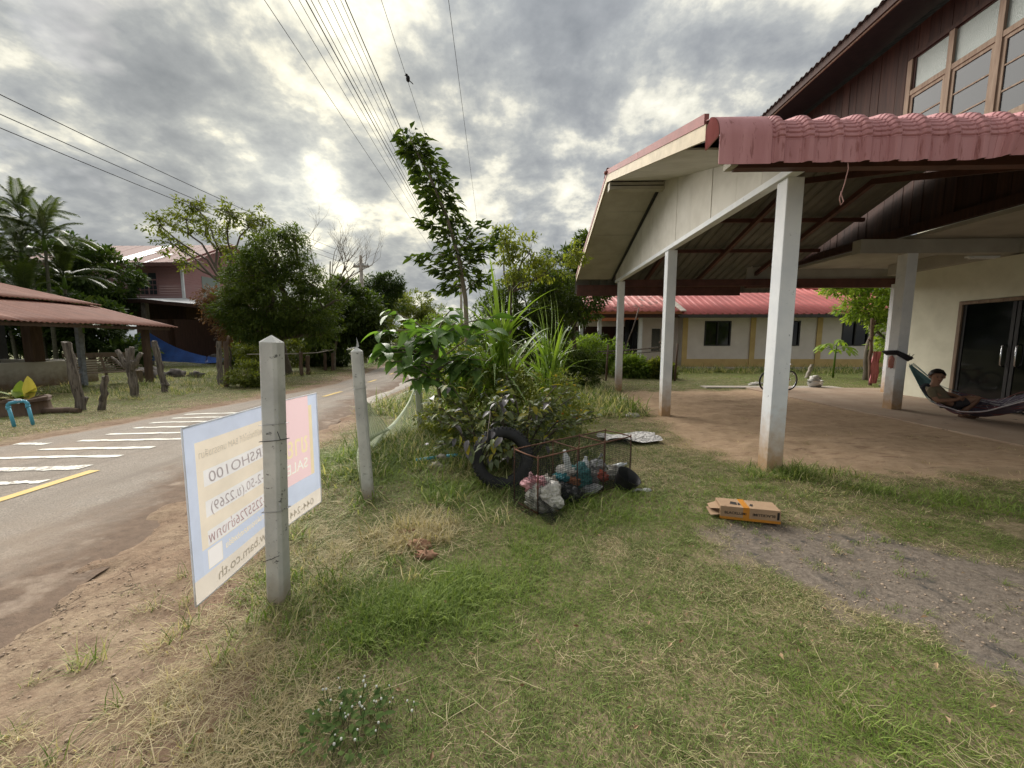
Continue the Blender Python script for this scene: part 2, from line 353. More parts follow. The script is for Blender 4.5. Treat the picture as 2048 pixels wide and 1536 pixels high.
er = t.math('SUBTRACT', t.attr('er'), t.math('MULTIPLY', n1, 1.35)); el = t.math('SUBTRACT', t.attr('el'), t.math('MULTIPLY', n1, .45))
dirt_ = t.mix(t.rng(t.noise(vw, 13, 7, .7), .35, .7), (.20, .14, .10), (.125, .09, .066)); dirt_ = t.mix(t.rng(t.noise(vw, 3, 5, .6), .56, .68), dirt_, (.30, .235, .18))
a = t.mix(t.rng(er, -.35, .15, 1, 0), a, dirt_); a = t.mix(t.rng(el, -.1, .06, .9, 0), a, (.28, .195, .135))
t.bump(t.math('ADD', sp, t.math('MULTIPLY', t.noise(vw, 9, 6, .65), .8)), .8, .012); M_road = t.set(a, .9, .2)
road = mesh_obj('road', road_me, M_road); tag(road, 'worn village road with dirt washed over its edge', 'road', kind='structure')
def roadz(x, y):
    l, r = np.interp(y, ry, rl), np.interp(y, ry, rr); q = (x - l) / (r - l); return .004 + .03 * (1 - (2 * q - 1) ** 2)
def paintmat(name, c, wear):
    t = NT(name); a, vw, sp = road_colour(t); w = t.rng(t.noise(vw, 14, 7, .75), wear, wear + .08); c2 = t.mix(t.rng(sp, .3, .7, 0, .35), c, tuple(q * .6 for q in c))
    return t.set(t.mix(w, c2, a), .7, .3)
M_white = paintmat('white road paint', (.72, .70, .62), .555); M_whiteworn = paintmat('worn white road paint', (.70, .68, .60), .47); M_yellow = paintmat('yellow road paint', (.62, .43, .13), .60)
def stripe(name, xl, yl, xr, yr, w, mat, n=14, jag=.02, horiz=True):
    mb = MB(); P = []
    for i in range(n + 1):
        q = i / n; x = xl + (xr - xl) * q; y = yl + (yr - yl) * q
        d1 = random.uniform(-jag, jag); d2 = random.uniform(-jag, jag); a = (x, y - w / 2 + d1) if horiz else (x - w / 2 + d1, y); b = (x, y + w / 2 + d2) if horiz else (x + w / 2 + d2, y)
        P.append([(a[0], a[1], roadz(*a) + .006), (b[0], b[1], roadz(*b) + .006)])
    mb.grid(P); return mb.build(name, mat, road)
for xl, yl, xr, yr, w in ((-5.35, 3.60, -4.83, 3.69, .09), (-6.45, 4.46, -4.96, 4.56, .09), (-6.35, 4.83, -4.93, 4.96, .09), (-6.34, 5.28, -4.93, 5.40, .09), (-6.36, 5.70, -4.97, 5.82, .09),
                        (-6.4, 6.14, -5.0, 6.26, .09), (-6.5, 6.55, -5.05, 6.68, .09), (-6.5, 6.95, -5.1, 7.10, .09), (-6.6, 7.36, -5.15, 7.52, .09), (-7.1, 5.16, -6.61, 5.13, .10)):
    stripe('white_stripe', xl, yl, xr, yr, w, M_white)
stripe('white_stripe', -6.4, 3.95, -4.92, 4.13, .15, M_whiteworn); stripe('white_stripe', -6.4, 3.50, -5.5, 3.58, .17, M_whiteworn)
for xl, yl, xr, yr in ((-4.56, -1, -4.70, 4.04), (-5.08, 9.75, -5.09, 10.75), (-5.30, 13.2, -5.36, 14.1), (-5.64, 16.4, -5.80, 17.6)):
    stripe('yellow_line', xl, yl, xr, yr, .11, M_yellow, 20, .008, False)
M_conc = pm('pale concrete', (.42, .38, .33), (.27, .235, .20), 5, .9, .4, 70, spots=((.16, .13, .11), 14, .63))
mb = MB(); P = []
for i in range(40):
    y = 8.6 + i * .19; x = float(np.interp(y, ry, rr)) + .02 + .05 * math.sin(y * 1.3); w = .30 + .05 * math.sin(y * 2.1)
    P.append([(x - w * .5, y, roadz(x - w * .5, y) + .012), (x - w * .1, y, .05), (x + w * .45, y, .055), (x + w * .7, y, .0)])
kerb = MB().grid(P).build('kerb', M_conc); tag(kerb, 'pale concrete gutter strip along the road', 'kerb', kind='structure')

# ------------------------------------------------------------------ grass (one mass, instanced tufts)
def tuft(name, nb, R, lmin, lmax, wmin, wmax, lean, seed, flat=False, curl=.5):
    r = np.random.default_rng(seed); n = nb
    a = r.uniform(0, 2 * PI, n); q = R * np.sqrt(r.uniform(0, 1, n)); bx, by = q * np.cos(a), q * np.sin(a)
    L = r.uniform(lmin, lmax, n); w = r.uniform(wmin, wmax, n); az = r.uniform(0, 2 * PI, n); ln = r.uniform(lean[0], lean[1], n)
    d = np.stack([np.cos(az), np.sin(az), 0 * az], 1); s = np.stack([-np.sin(az), np.cos(az), 0 * az], 1)
    B = np.stack([bx, by, np.full(n, .012 if flat else -.01)], 1)
    def pt(tt):
        ang = ln + curl * tt * (0 if flat else 1); return B + d * (L * tt * np.sin(ang))[:, None] + np.array([0, 0, 1.0]) * (L * tt * np.cos(ang))[:, None]
    m1 = pt(.55); tip = pt(1.0)
    if flat: m1 = m1 + s * (r.uniform(-.12, .12, n) * L)[:, None]
    Vt = np.stack([B - s * (w / 2)[:, None], B + s * (w / 2)[:, None], m1 - s * (w * .42)[:, None], m1 + s * (w * .42)[:, None], tip], 1).reshape(-1, 3)
    o = np.arange(n) * 5
    F3 = np.concatenate([np.stack([o, o + 1, o + 3], 1), np.stack([o, o + 3, o + 2], 1), np.stack([o + 2, o + 3, o + 4], 1)])
    return npmesh(name, Vt, F3, dict(tint=np.repeat(r.uniform(0, 1, n), 5)))
t = NT('grass blade'); ti = t.attr('tint'); dr = t.attr('dry', 'INSTANCER'); br = t.attr('hue', 'INSTANCER')
f = t.math('ADD', dr, t.math('MULTIPLY', t.math('SUBTRACT', ti, .5), .75), True); f = t.rng(f, .30, .70)
gc = t.mix(br, t.mix(ti, (.085, .145, .022), (.29, .37, .085)), t.mix(ti, (.085, .13, .034), (.25, .32, .10)))
gc = t.mix(t.rng(dr, -.25, .15, 1, 0), gc, t.mix(ti, (.092, .155, .026), (.27, .345, .082)))
dc = t.mix(ti, (.28, .225, .115), (.64, .545, .35)); c = t.mix(f, gc, dc); t.set(c, .6, .25)
tr = t.n('ShaderNodeBsdfTranslucent'); t.put(tr.inputs[0], t.mix(1.0, c, (1.3, 1.35, .7), 'MULTIPLY')); mx = t.n('ShaderNodeMixShader'); mx.inputs[0].default_value = .36
t.l(t.bs.outputs[0], mx.inputs[1]); t.l(tr.outputs[0], mx.inputs[2]); t.l(mx.outputs[0], t.out.inputs[0]); M_grass = t.m
tufts = bpy.data.collections.new('tuft_sources')
specs = [('tuft_a', 42, .075, .025, .060, .0016, .003, (.5, 1.35), 1), ('tuft_b', 42, .075, .03, .07, .0016, .003, (.5, 1.4), 2), ('tuft_c', 34, .06, .04, .10, .002, .004, (.2, 1.1), 3), ('tuft_d', 30, .05, .07, .17, .0025, .005, (.1, .9), 4),
         ('tuft_e', 9, .10, .07, .22, .0014, .003, (1.45, 1.57), 5), ('tuft_f', 26, .09, .06, .13, .003, .007, (.1, .9), 6), ('tuft_g', 22, .08, .03, .11, .0012, .0022, (1.35, 1.56), 7)]
for i, (nm, nb, R, l0, l1, w0, w1, le, sd_) in enumerate(specs):
    me = tuft(nm, nb, R, l0, l1, w0, w1, le, sd_, flat=nm in ('tuft_e', 'tuft_g')); me.materials.append(M_grass); o = bpy.data.objects.new(nm, me); tufts.objects.link(o)
def grass_nodes():
    g = bpy.data.node_groups.new('scatter tufts', 'GeometryNodeTree')
    g.interface.new_socket('Geometry', in_out='INPUT', socket_type='NodeSocketGeometry'); g.interface.new_socket('Geometry', in_out='OUTPUT', socket_type='NodeSocketGeometry')
    N = lambda t_: g.nodes.new(t_); L = g.links.new
    gi, go = N('NodeGroupInput'), N('NodeGroupOutput'); ip = N('GeometryNodeInstanceOnPoints'); ci = N('GeometryNodeCollectionInfo')
    ci.inputs['Collection'].default_value = tufts; ci.inputs['Separate Children'].default_value = True; ci.inputs['Reset Children'].default_value = True
    def at(nm, ty):
        q = N('GeometryNodeInputNamedAttribute'); q.data_type = ty; q.inputs['Name'].default_value = nm; return q.outputs['Attribute']
    L(gi.outputs[0], ip.inputs['Points']); L(ci.outputs[0], ip.inputs['Instance']); ip.inputs['Pick Instance'].default_value = True
    L(at('kindx', 'INT'), ip.inputs['Instance Index']); L(at('size', 'FLOAT_VECTOR'), ip.inputs['Scale'])
    er_ = N('FunctionNodeEulerToRotation'); L(at('eul', 'FLOAT_VECTOR'), er_.inputs[0]); L(er_.outputs[0], ip.inputs['Rotation']); L(ip.outputs[0], go.inputs[0]); return g
GNG = grass_nodes()
def scatter(name, x, y, z, kind, size, dry, hue, label, cat='grass'):
    n = len(x); me = bpy.data.meshes.new(name); me.vertices.add(n); me.vertices.foreach_set('co', np.stack([x, y, z], 1).astype(np.float32).ravel())
    def fl(nm, d): q = me.attributes.new(nm, 'FLOAT', 'POINT'); q.data.foreach_set('value', np.asarray(d, np.float32))
    def ve(nm, d): q = me.attributes.new(nm, 'FLOAT_VECTOR', 'POINT'); q.data.foreach_set('vector', np.asarray(d, np.float32).ravel())
    q = me.attributes.new('kindx', 'INT', 'POINT'); q.data.foreach_set('value', np.asarray(kind, np.int32))
    fl('dry', dry); fl('hue', hue); ve('size', size); e = np.zeros((n, 3)); e[:, 2] = RNG.uniform(0, 2 * PI, n); e[:, :2] = RNG.normal(0, .06, (n, 2)); ve('eul', e)
    me.materials.append(M_grass); o = bpy.data.objects.new(name, me); COL.objects.link(o); m = o.modifiers.new('scatter', 'NODES'); m.node_group = GNG
    return tag(o, label, cat, kind='stuff')
def jgrid(x0, x1, y0, y1, s):
    a, b = np.meshgrid(np.arange(x0, x1, s), np.arange(y0, y1, s)); a = a.ravel() + RNG.uniform(-.5, .5, a.size) * s; b = b.ravel() + RNG.uniform(-.5, .5, b.size) * s; return a, b
def lushness(x, y):
    g = lambda cx, cy, r, rx=1: np.exp(-(((x - cx) / rx) ** 2 + (y - cy) ** 2) / (r * r))
    return np.clip(.85 * g(-.85, 1.9, .30, 1.5) + .65 * g(-.3, 2.05, .32, 1.7) + .9 * g(-2.0, 4.6, 1.0, .8) + .7 * g(-.6, 3.6, .6, 1.4) + .6 * g(.9, 3.3, .6, 1.3) + .6 * g(2.6, 3.75, .35, 2.5) + .5 * g(2.4, 1.25, .45, 1) + .35 * g(1.3, 1.3, .4) + .4 * g(.3, 2.6, .5) + .5 * g(4, 3.3, .6, 2) + .45 * g(-1.1, 1.3, .3), 0, 1) * np.clip(.1 + 1.5 * fbm(x * 2.6, y * 2.6, 91, 4), 0, 1.15)
def grass_zone(name, x, y, scale, label, straw=.065, base_dry=.20):
    z = gz(x, y); rd = -sdpoly(x, y, ROADP); e = fbm(x * 3.2, y * 3.2, 21, 5) - .5
    dirt = sstep(-.2, .25, sdpoly(x, y, CARP) + e * .9); grey = sstep(-.12, .10, sdpoly(x, y, GREY) + e * .55); ver = np.maximum(sstep(-.2, .2, sdpoly(x, y, VERGE) + e * .9), sstep(.35, .1, rd + e * .6))
    bare = np.maximum(np.maximum(dirt, grey), ver); lu = lushness(x, y)
    thin = sstep(.62, .74, fbm(x * 2.4, y * 2.4, 77, 4)) * (1 - lu)
    keep = RNG.uniform(0, 1, x.size) > np.clip(bare * .985 + thin * .35, 0, .995); keep &= rd > .05
    dry = base_dry + (fbm(x * 1.5, y * 1.5, 41, 4) - .5) * 1.25 + (fbm(x * 6, y * 6, 45, 3) - .5) * .5 - lu * .62 + bare * .5 + RNG.normal(0, .05, x.size)
    dry = np.where(bare > .3, np.maximum(dry, .62), dry)
    r = RNG.uniform(0, 1, x.size); k = np.where(r < .5, 0, 1); k = np.where(lu > .3 + .4 * RNG.uniform(0, 1, x.size), 2, k); k = np.where(lu > .55 + .4 * RNG.uniform(0, 1, x.size), 3, k)
    st = RNG.uniform(0, 1, x.size) < straw * (.35 + 1.4 * bare) * (1 - .75 * lu); k = np.where(st, np.where(r < .55, 6, 4), k); dry = np.where(st, .95, dry)
    hz = .8 + .5 * fbm(x * 4, y * 4, 51, 3) + .25 * lu
    size = np.stack([np.full(x.size, scale), np.full(x.size, scale), hz * (1 + .35 * (scale - 1))], 1) * RNG.uniform(.8, 1.2, x.size)[:, None]
    hue = fbm(x * 1.2, y * 1.2, 61, 3)
    K = keep
    return scatter(name, x[K], y[K], z[K], k[K], size[K], dry[K], hue[K], label)
x, y = jgrid(-2.4, 3.6, .62, 3.1, .036); grass_zone('lawn_grass', x, y, 1.0, 'short mown lawn, half dry, in front of the rubbish cage')
x, y = jgrid(-3.2, 6.5, 3.1, 6.2, .062); m = ~((x > -2.9) & (x < -2.4) & (y > 9)); grass_zone('lawn_grass', x[m], y[m], 1.45, 'short green lawn running round the carport', .06, .32)
x, y = jgrid(-4.5, 12, 6.2, 14, .11); grass_zone('lawn_grass', x, y, 1.9, 'green lawn between the carport and the far house', .04, .20)
x, y = jgrid(4, 22, 14, 20.3, .20); grass_zone('lawn_grass', x, y, 2.8, 'green lawn at the foot of the cream house', .02, .12)
x, y = jgrid(-14.8, -6.3, 4.5, 13, .10); grass_zone('verge_grass', x, y, 1.8, 'short verge grass among the old wooden stumps', .05, .32)
x, y = jgrid(-26, -6.3, 13, 26, .26); grass_zone('verge_grass', x, y, 3.2, 'grass of the yard before the red house', .03, .42)

# ------------------------------------------------------------------ shared building materials
M_pillar = pm('white pillar paint', (.78, .79, .80), (.66, .68, .71), 3, .75, .25, 60, spots=((.30, .31, .33), 17, .66), low=((.42, .26, .135), .08, .75))
M_pink = pm('pink painted sheet metal', (.50, .245, .25), (.40, .175, .18), 1.6, .65, .15, 30, (3, 3, .5), 0, .35, spots=((.29, .115, .11), 7, .58), objvar=.10)
M_pinkd = pm('faded pink flashing', (.27, .095, .088), (.18, .07, .06), 2.5, .75, .15, 30, spots=((.13, .06, .05), 12, .66))
M_tin = pm('bare grey green sheet underside', (.165, .16, .14), (.12, .116, .10), 2, .6, .1, 30)
M_cream = pm('cream fascia paint', (.46, .38, .25), (.34, .28, .18), 6, .7, .3, 45, spots=((.16, .11, .07), 26, .68))
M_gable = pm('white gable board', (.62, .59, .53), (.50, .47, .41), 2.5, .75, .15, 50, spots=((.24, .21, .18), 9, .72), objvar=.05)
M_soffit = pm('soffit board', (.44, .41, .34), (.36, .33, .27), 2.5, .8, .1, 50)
M_steel = pm('red oxide steel', (.125, .052, .042), (.075, .036, .03), 5, .6, .2, 50)
M_darkw = pm('dark stained timber', (.060, .028, .020), (.030, .015, .012), 2, .8, .4, 30, (8, 8, .6), objvar=.25)
M_frame = pm('weathered window timber', (.27, .205, .15), (.17, .115, .08), 2.5, .8, .4, 40, (9, 9, .8))
M_plaster = pm('cream plaster', (.70, .69, .56), (.60, .59, .47), 2.2, .85, .2, 50, spots=((.27, .25, .19), 10, .71))
M_ceil = pm('grey porch ceiling board', (.40, .38, .34), (.33, .31, .27), 2, .85, .1, 40)  # plain light grey board colour for ceiling, beams and infill panel
M_slab = pm('dusty concrete floor', (.36, .275, .205), (.29, .205, .145), 1.6, .9, .3, 60, spots=((.17, .12, .09), 5, .62))
M_black = pm('black metal', (.02, .02, .022), (.03, .028, .028), 8, .5, .1, 50)
def glassmat(name, c, rough=.06, spec=.9, rip=0):
    t = NT(name); t.set(c, rough, spec)
    if rip: t.bump(t.noise(t.coord('World'), 70, 3, .6), rip, .01)
    return t.m
M_glass = glassmat('dim window glass', (.035, .042, .048), .05, .16); M_frost = glassmat('frosted transom glass', (.19, .225, .205), .35, .4, .6); M_dglass = glassmat('black door glass', (.004, .005, .006), .08, .35)

# ------------------------------------------------------------------ carport
XR, XG = 1.60, 2.66                       # roof verge, gable wall
YN, YK, YF = 3.45, 7.83, 12.2             # near eave, ridge, far eave
XW = 7.52                                 # where it meets the house
ZE, ZK = 3.30, 4.62
SL = (ZK - ZE) / (YK - YN)
carport = thing('carport', (4.5, 7.8, 0), 'open carport with pink sheet roof, white gable and white pillars', 'carport')
def pillar(x, y, w, z1, parent, mat=None, lean=0):
    o = MB().box(x - w / 2, x + w / 2, y - w / 2, y + w / 2, gzf(x, y) - .15, z1).build('pillar', mat or M_pillar, parent); return bevel(o, .008)
pillar(2.76, 4.30, .17, 3.10, carport); pillar(2.74, 7.50, .17, 3.10, carport); pillar(2.76, 11.25, .17, 3.10, carport)
MB().box(2.64, 2.76, 4.1, 11.5, 3.10, 3.17).build('gable_beam', M_pillar, carport)
def zroof(y): return ZE + SL * (y - YN) if y < YK else ZE + SL * (YF - y) * (YK - YN) / (YF - YK)
js = [4.12, 4.64, 5.18, 5.83, 6.49, 7.12, 7.76, 8.41, 9.13, 9.82, 10.5, 11.0, 11.5]
for a, b in zip(js[:-1], js[1:]):
    a2, b2 = a + .005, b - .005; mb = MB(); mids = [YK] if a2 < YK < b2 else []
    yy = [a2] + mids + [b2]; tops = [zroof(q) - .16 for q in yy]; n = len(yy); d = random.uniform(-.003, .003)
    vs = [(XG + d, q, 3.172) for q in yy] + [(XG + d, q, max(3.18, zt)) for q, zt in zip(yy, tops)]; vs += [(x + .02, y, z) for x, y, z in vs]
    fs = []
    for i in range(n - 1):
        fs += [(i, n + i, n + i + 1, i + 1), (2 * n + i, 2 * n + i + 1, 3 * n + i + 1, 3 * n + i), (n + i, 3 * n + i, 3 * n + i + 1, n + i + 1), (i, i + 1, 2 * n + i + 1, 2 * n + i)]
    fs += [(0, 2 * n, 3 * n, n), (n - 1, 2 * n - 1, 4 * n - 1, 3 * n - 1)]
    mb.add(vs, fs).build('gable_board', M_gable, carport)
# profile of the bent roof sheet: skirt, crimped bend, slope (s runs from the skirt hem up to the ridge)
def prof(near=True):
    pts = []; R = .23; zc = ZE - .02
    ang = math.atan(SL); y0 = YN - .02
    zb = zc + R * math.sin(ang) - R + .0
    for i in range(6): pts.append((y0, 2.90 + (zc - .20 - 2.90) * i / 5, 0))
    n = 63
    for i in range(n + 1):
        a = (PI / 2 - ang) * i / n; pts.append((y0 + R * (1 - math.cos(a)), zc - .20 + R * math.sin(a) * 1.02, 1))
    ye, ze = pts[-1][0], pts[-1][1]; m = 14
    for i in range(1, m + 1):
        q = i / m; pts.append((ye + (YK - ye) * q, ze + (ZK - ze) * q, 0))
    return pts
PR = prof()
def ribh(x):
    u = ((x - 1.98) / .228) % 1.0; w = .20
    d = abs(u - .5) / w
    main = .034 * (1 - sstep(.35, 1.0, d)) if d < 1 else 0.0
    lip = .010 * math.exp(-((u - .5 + .27) / .035) ** 2) + .006 * math.exp(-((u - .5 - .26) / .04) ** 2)
    return float(main + lip)
def sheet(x0, x1, prof_, nx_, ribs=True, dent=None, flip=False, crimp=True):
    P = []
    for i, (y, z, b) in enumerate(prof_):
        a = prof_[max(i - 1, 0)]; c = prof_[min(i + 1, len(prof_) - 1)]; ty, tz = c[0] - a[0], c[1] - a[1]; L = math.hypot(ty, tz); ny_, nz_ = -tz / L, ty / L
        row = []
        for j in range(nx_ + 1):
            x = x0 + (x1 - x0) * j / nx_; h = ribh(x) if ribs else 0
            if b and crimp: h += (-.011 if i % 9 == 0 else (-.004 if i % 9 in (1, 8) else .002))
            yy, zz_ = y + ny_ * h, z + nz_ * h
            if dent and z < 3.1:
                k = math.exp(-((x - dent[0]) / dent[1]) ** 2) * (3.1 - z) / .2; yy += .05 * k; zz_ += dent[2] * k
            row.append((x, 2 * YK - yy if flip else yy, zz_))
        P.append(row)
    return P
def roof_piece(name, P, mat, parent, flip=False):
    me = MB().grid(P, False).mesh(name)
    for q in ((M_tin, mat) if flip else (mat, M_tin)): me.materials.append(q)
    o = mesh_obj(name, me, None, parent)
    s = o.modifiers.new('thick', 'SOLIDIFY'); s.thickness = .004; s.offset = -1; s.material_offset = 1; s.material_offset_rim = 0; return o
xs_ = [1.98 + .228 * 4 * i for i in range(7)]; xs_[-1] = XW
for i, (a, b) in enumerate(zip(xs_[:-1], xs_[1:])):
    jit = random.uniform(-.004, .004)
    Pq = sheet(a + .001, b + .03, PR, 96, dent=(4.05, .26, .055))
    Pq = [[(x, y - .0025 * i, z + .0015 * i) for x, y, z in row] for row in Pq]
    roof_piece('roof_sheet', Pq, M_pink, carport)
PRF = [(y, z, b) for y, z, b in PR]
for a, b in zip(xs_[:-1], xs_[1:]):
    roof_piece('roof_sheet', sheet(a + .001, b + .012, [p for k, p in enumerate(PRF) if k % 2 == 0 or p[2] == 0], 72, flip=True, crimp=False), M_pink, carport, True)
# verge flashing wraps the same bend, smooth
vp = [(y - .012, z + .03 if i else z - .01, b) for i, (y, z, b) in enumerate(PR)]
roof_piece('verge_flashing', sheet(XR, 2.02, vp, 4, ribs=False, crimp=False), M_pink, carport)
roof_piece('verge_flashing', sheet(XR, 2.02, vp, 4, ribs=False, flip=True, crimp=False), M_pink, carport, True)
# pleated end of the bend and the turned down flashing lip
fan = MB(); P = []
for i, (y, z, b) in enumerate(vp):
    if b: P.append([(XR - .002 - (.010 if i % 2 else 0), y, z), (XR - .002 - (.014 if i % 2 else 0), y + .05 + .0 * z, min(z, 3.30) - .015 - .05 * 0)])
fan.grid([[q[0], (q[1][0], YN + .20, 3.10 + .16 * k / len(P))] for k, q in enumerate(P)], False).build('verge_pleats', M_pink, carport)
def rake(y0, y1, za, zb, x0, x1, off0, off1):
    return [[(x, y0, za + o), (x, y1, zb + o)] for x in (x0, x1) for o in (off0, off1)]
def slopebox(x0, x1, ya, yb, offlo, offhi, name, mat):
    za, zb = zroof(ya), zroof(yb)
    vs = [(x, y, z + o) for x in (x0, x1) for y, z in ((ya, za), (yb, zb)) for o in (offlo, offhi)]
    return MB().add(vs, [(0, 1, 3, 2), (4, 6, 7, 5), (0, 2, 6, 4), (1, 5, 7, 3), (0, 4, 5, 1), (2, 3, 7, 6)]).build(name, mat, carport)
for a, b in ((3.70, 5.75), (5.76, YK)): slopebox(XR - .012, XR + .03, a, b, -.035, .055, 'rake_flashing', M_pinkd)
for a, b in ((3.68, 5.60), (5.605, YK)): slopebox(XR - .004, XR + .022, a, b, -.17, -.037, 'rake_board', M_cream)
for a, b in ((YK, 10.0), (10.0, 12.0)): slopebox(XR - .012, XR + .03, a, b, -.035, .055, 'rake_flashing', M_pinkd)
for a, b in ((YK, 10.0), (10.005, 11.98)): slopebox(XR - .004, XR + .022, a, b, -.15, -.037, 'rake_board', M_cream)
sj = [YK + .16, 8.75, 9.6, 10.45, 11.25, 11.85]
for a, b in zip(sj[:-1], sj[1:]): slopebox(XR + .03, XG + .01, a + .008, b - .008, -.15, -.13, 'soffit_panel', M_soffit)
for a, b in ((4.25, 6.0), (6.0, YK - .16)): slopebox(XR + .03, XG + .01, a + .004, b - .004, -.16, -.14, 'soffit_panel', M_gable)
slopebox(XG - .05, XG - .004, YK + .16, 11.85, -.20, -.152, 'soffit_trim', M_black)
MB().box(XR + .03, XG + .0, YK - .075, YK + .075, ZK - .33, ZK - .20).build('ridge_beam', M_soffit, carport)
MB().box(XR + .05, XG - .02, YK - .080, YK - .0752, ZK - .27, ZK - .255).build('beam_trim', M_black, carport)
MB().tube([(XR - .02, YK, ZK + .02), (XR - .015, YK, ZK - .02)], .05, 10).build('ridge_cap_end', M_pinkd, carport)
MB().grid([[(x, YK - .24, ZK - .02), (x, YK - .1, ZK + .05), (x, YK, ZK + .075), (x, YK + .1, ZK + .05), (x, YK + .24, ZK - .02)] for x in (XR - .02, XW)]).build('ridge_cap', M_pinkd, carport)
# steel: front beam, purlins, rafters, eave boards
MB().box(2.05, XW, 4.00, 4.10, 3.10, 3.27).build('front_beam', M_steel, carport)
MB().box(1.98, 2.05, 3.98, 4.12, 3.115, 3.255).build('beam_end', M_soffit, carport)
MB().box(XG + .03, XW, 11.28, 11.38, 2.98, 3.16).build('back_beam', M_steel, carport)
MB().box(XR + .03, XW - 1.05, 12.02, 12.06, 2.80, 3.12).build('eave_board', M_steel, carport)
for yv in (5.3, 6.5, 9.15, 10.4): MB().box(XG + .03, XW, yv - .03, yv + .03, zroof(yv) - .155, zroof(yv) - .075).build('purlin', M_steel, carport)
for xv in (3.6, 5.1, 6.55):
    for a, b in ((4.0, YK), (YK, 11.9)): slopebox(xv - .04, xv + .04, a, b, -.26, -.16, 'rafter', M_steel)
wire = MB().tube([(2.66, 3.46, 2.98), (2.67, 3.45, 2.86), (2.65, 3.45, 2.74), (2.63, 3.45, 2.66), (2.655, 3.45, 2.60), (2.635, 3.45, 2.57), (2.62, 3.45, 2.62), (2.63, 3.45, 2.68)], .004, 5)
tag(wire.build('hanging_wire', pm('pink twine', (.45, .25, .22))), 'thin pink twine hanging with a loop from the pink eave', 'twine')

# ------------------------------------------------------------------ timber house over the porch
house = thing('timber_house', (9.9, 8, 0), 'two-storey house with dark plank upper floor over a cream porch wall', 'house')
XH = 7.62
def plank(y0, y1, z0, z1, d=0): return MB().box(XH + d, XH + .03 + d, y0 + .004, y1 - .004, z0, z1).build('wall_plank', M_darkw, house)
wy0, wy1 = 4.0, 8.50
y = 2.0
while y < 14.0:
    w = .20
    if y + w / 2 > wy1 or y + w / 2 < wy0:
        if 10.2 < y + w / 2 < 11.2: plank(y, y + w, 3.60, 5.35, random.uniform(-.006, .006)); plank(y, y + w, 5.78, 7.5, random.uniform(-.006, .006))
        else: plank(y, y + w, 3.60, 7.5, random.uniform(-.006, .006))
    else: plank(y, y + w, 3.60, 4.72, random.uniform(-.006, .006)); plank(y, y + w, 6.90, 7.5, random.uniform(-.006, .006))
    y += w
MB().box(XH - .03, XH - .002, wy0, wy1, 4.735, 4.90).build('apron_board', M_frame, house)
MB().box(XH - .07, XH + .02, wy0 - .05, wy1 + .05, 4.905, 4.965).build('window_sill', M_frame, house)
nb = 6; bw = (wy1 - wy0) / nb
for i in range(nb):
    a, b = wy0 + i * bw, wy0 + (i + 1) * bw
    win = MB().box(XH - .035, XH + .045, b - .045, b + .045, 4.967, 6.92).build('window', M_frame, house)
    MB().box(XH - .03, XH + .04, a + .046, b - .046, 6.24, 6.33).build('transom_bar', M_frame, win)
    MB().box(XH - .012, XH + .03, a + .046, a + .10, 4.97, 6.238).build('sash_stile', M_frame, win)
    MB().box(XH - .012, XH + .03, b - .10, b - .046, 4.97, 6.238).build('sash_stile', M_frame, win)
    MB().box(XH - .012, XH + .03, a + .10, b - .10, 6.18, 6.238).build('sash_rail', M_frame, win)
    MB().box(XH - .012, XH + .03, a + .10, b - .10, 4.97, 5.04).build('sash_rail', M_frame, win)
    for zq in (5.40, 5.79): MB().box(XH - .008, XH + .026, a + .10, b - .10, zq - .012, zq + .012).build('glazing_bar', M_frame, win)
    for z0, z1 in ((5.04, 5.388), (5.412, 5.778), (5.802, 6.18)):
        MB().box(XH + .008, XH + .014, a + .10, b - .10, z0, z1).build('pane', M_glass, win)
    MB().box(XH + .012, XH + .018, a + .046, b - .046, 6.33, 6.90).build('transom_pane', M_frost, win)
MB().box(XH - .005, XH + .02, 10.2, 11.2, 5.35, 5.78).build('transom_pane', M_frost, house)
MB().box(XH - .04, XH + .05, wy0, wy1, 6.925, 7.0).build('window_head', M_darkw, house)
# big roof: corrugated sheets, dark below, with a fascia
XE, ZEV = 6.55, 7.62
def corr(x0, x1, z0, z1, ya, yb, per, amp, step): 
    P = []
    n = int((yb - ya) / step)
    for i in range(n + 1):
        yv = ya + (yb - ya) * i / n; h = amp * math.sin(2 * PI * yv / per); P.append([(x0, yv, z0 + h), ((x0 + x1) / 2, yv, (z0 + z1) / 2 + h), (x1, yv, z1 + h)])
    return P
M_oldroof = pm('old dark roof sheet', (.07, .065, .06), (.04, .038, .036), 3, .7, .3, 40)
yv = 1.0
while yv < 14.2:
    o = MB().grid(corr(XE, 12.5, ZEV, 10.1, yv, min(yv + .82, 14.3), .16, .022, .02)).build('roof_sheet', M_oldroof, house); yv += .80
    s_ = o.modifiers.new('thick', 'SOLIDIFY'); s_.thickness = .006
MB().box(XE + .06, XE + .10, 1.0, 14.2, ZEV - .17, ZEV - .01).build('fascia', M_darkw, house)
MB().box(XE + .10, XE + .13, 1.0, 14.2, ZEV - .20, ZEV - .15).build('fascia_batten', M_frame, house)
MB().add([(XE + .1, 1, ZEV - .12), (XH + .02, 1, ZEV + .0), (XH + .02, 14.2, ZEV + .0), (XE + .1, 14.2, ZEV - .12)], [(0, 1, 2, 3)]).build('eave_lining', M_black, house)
MB().box(XH + .03, 13, 13.9, 14.0, 3.6, 8.4).build('end_wall', M_darkw, house)
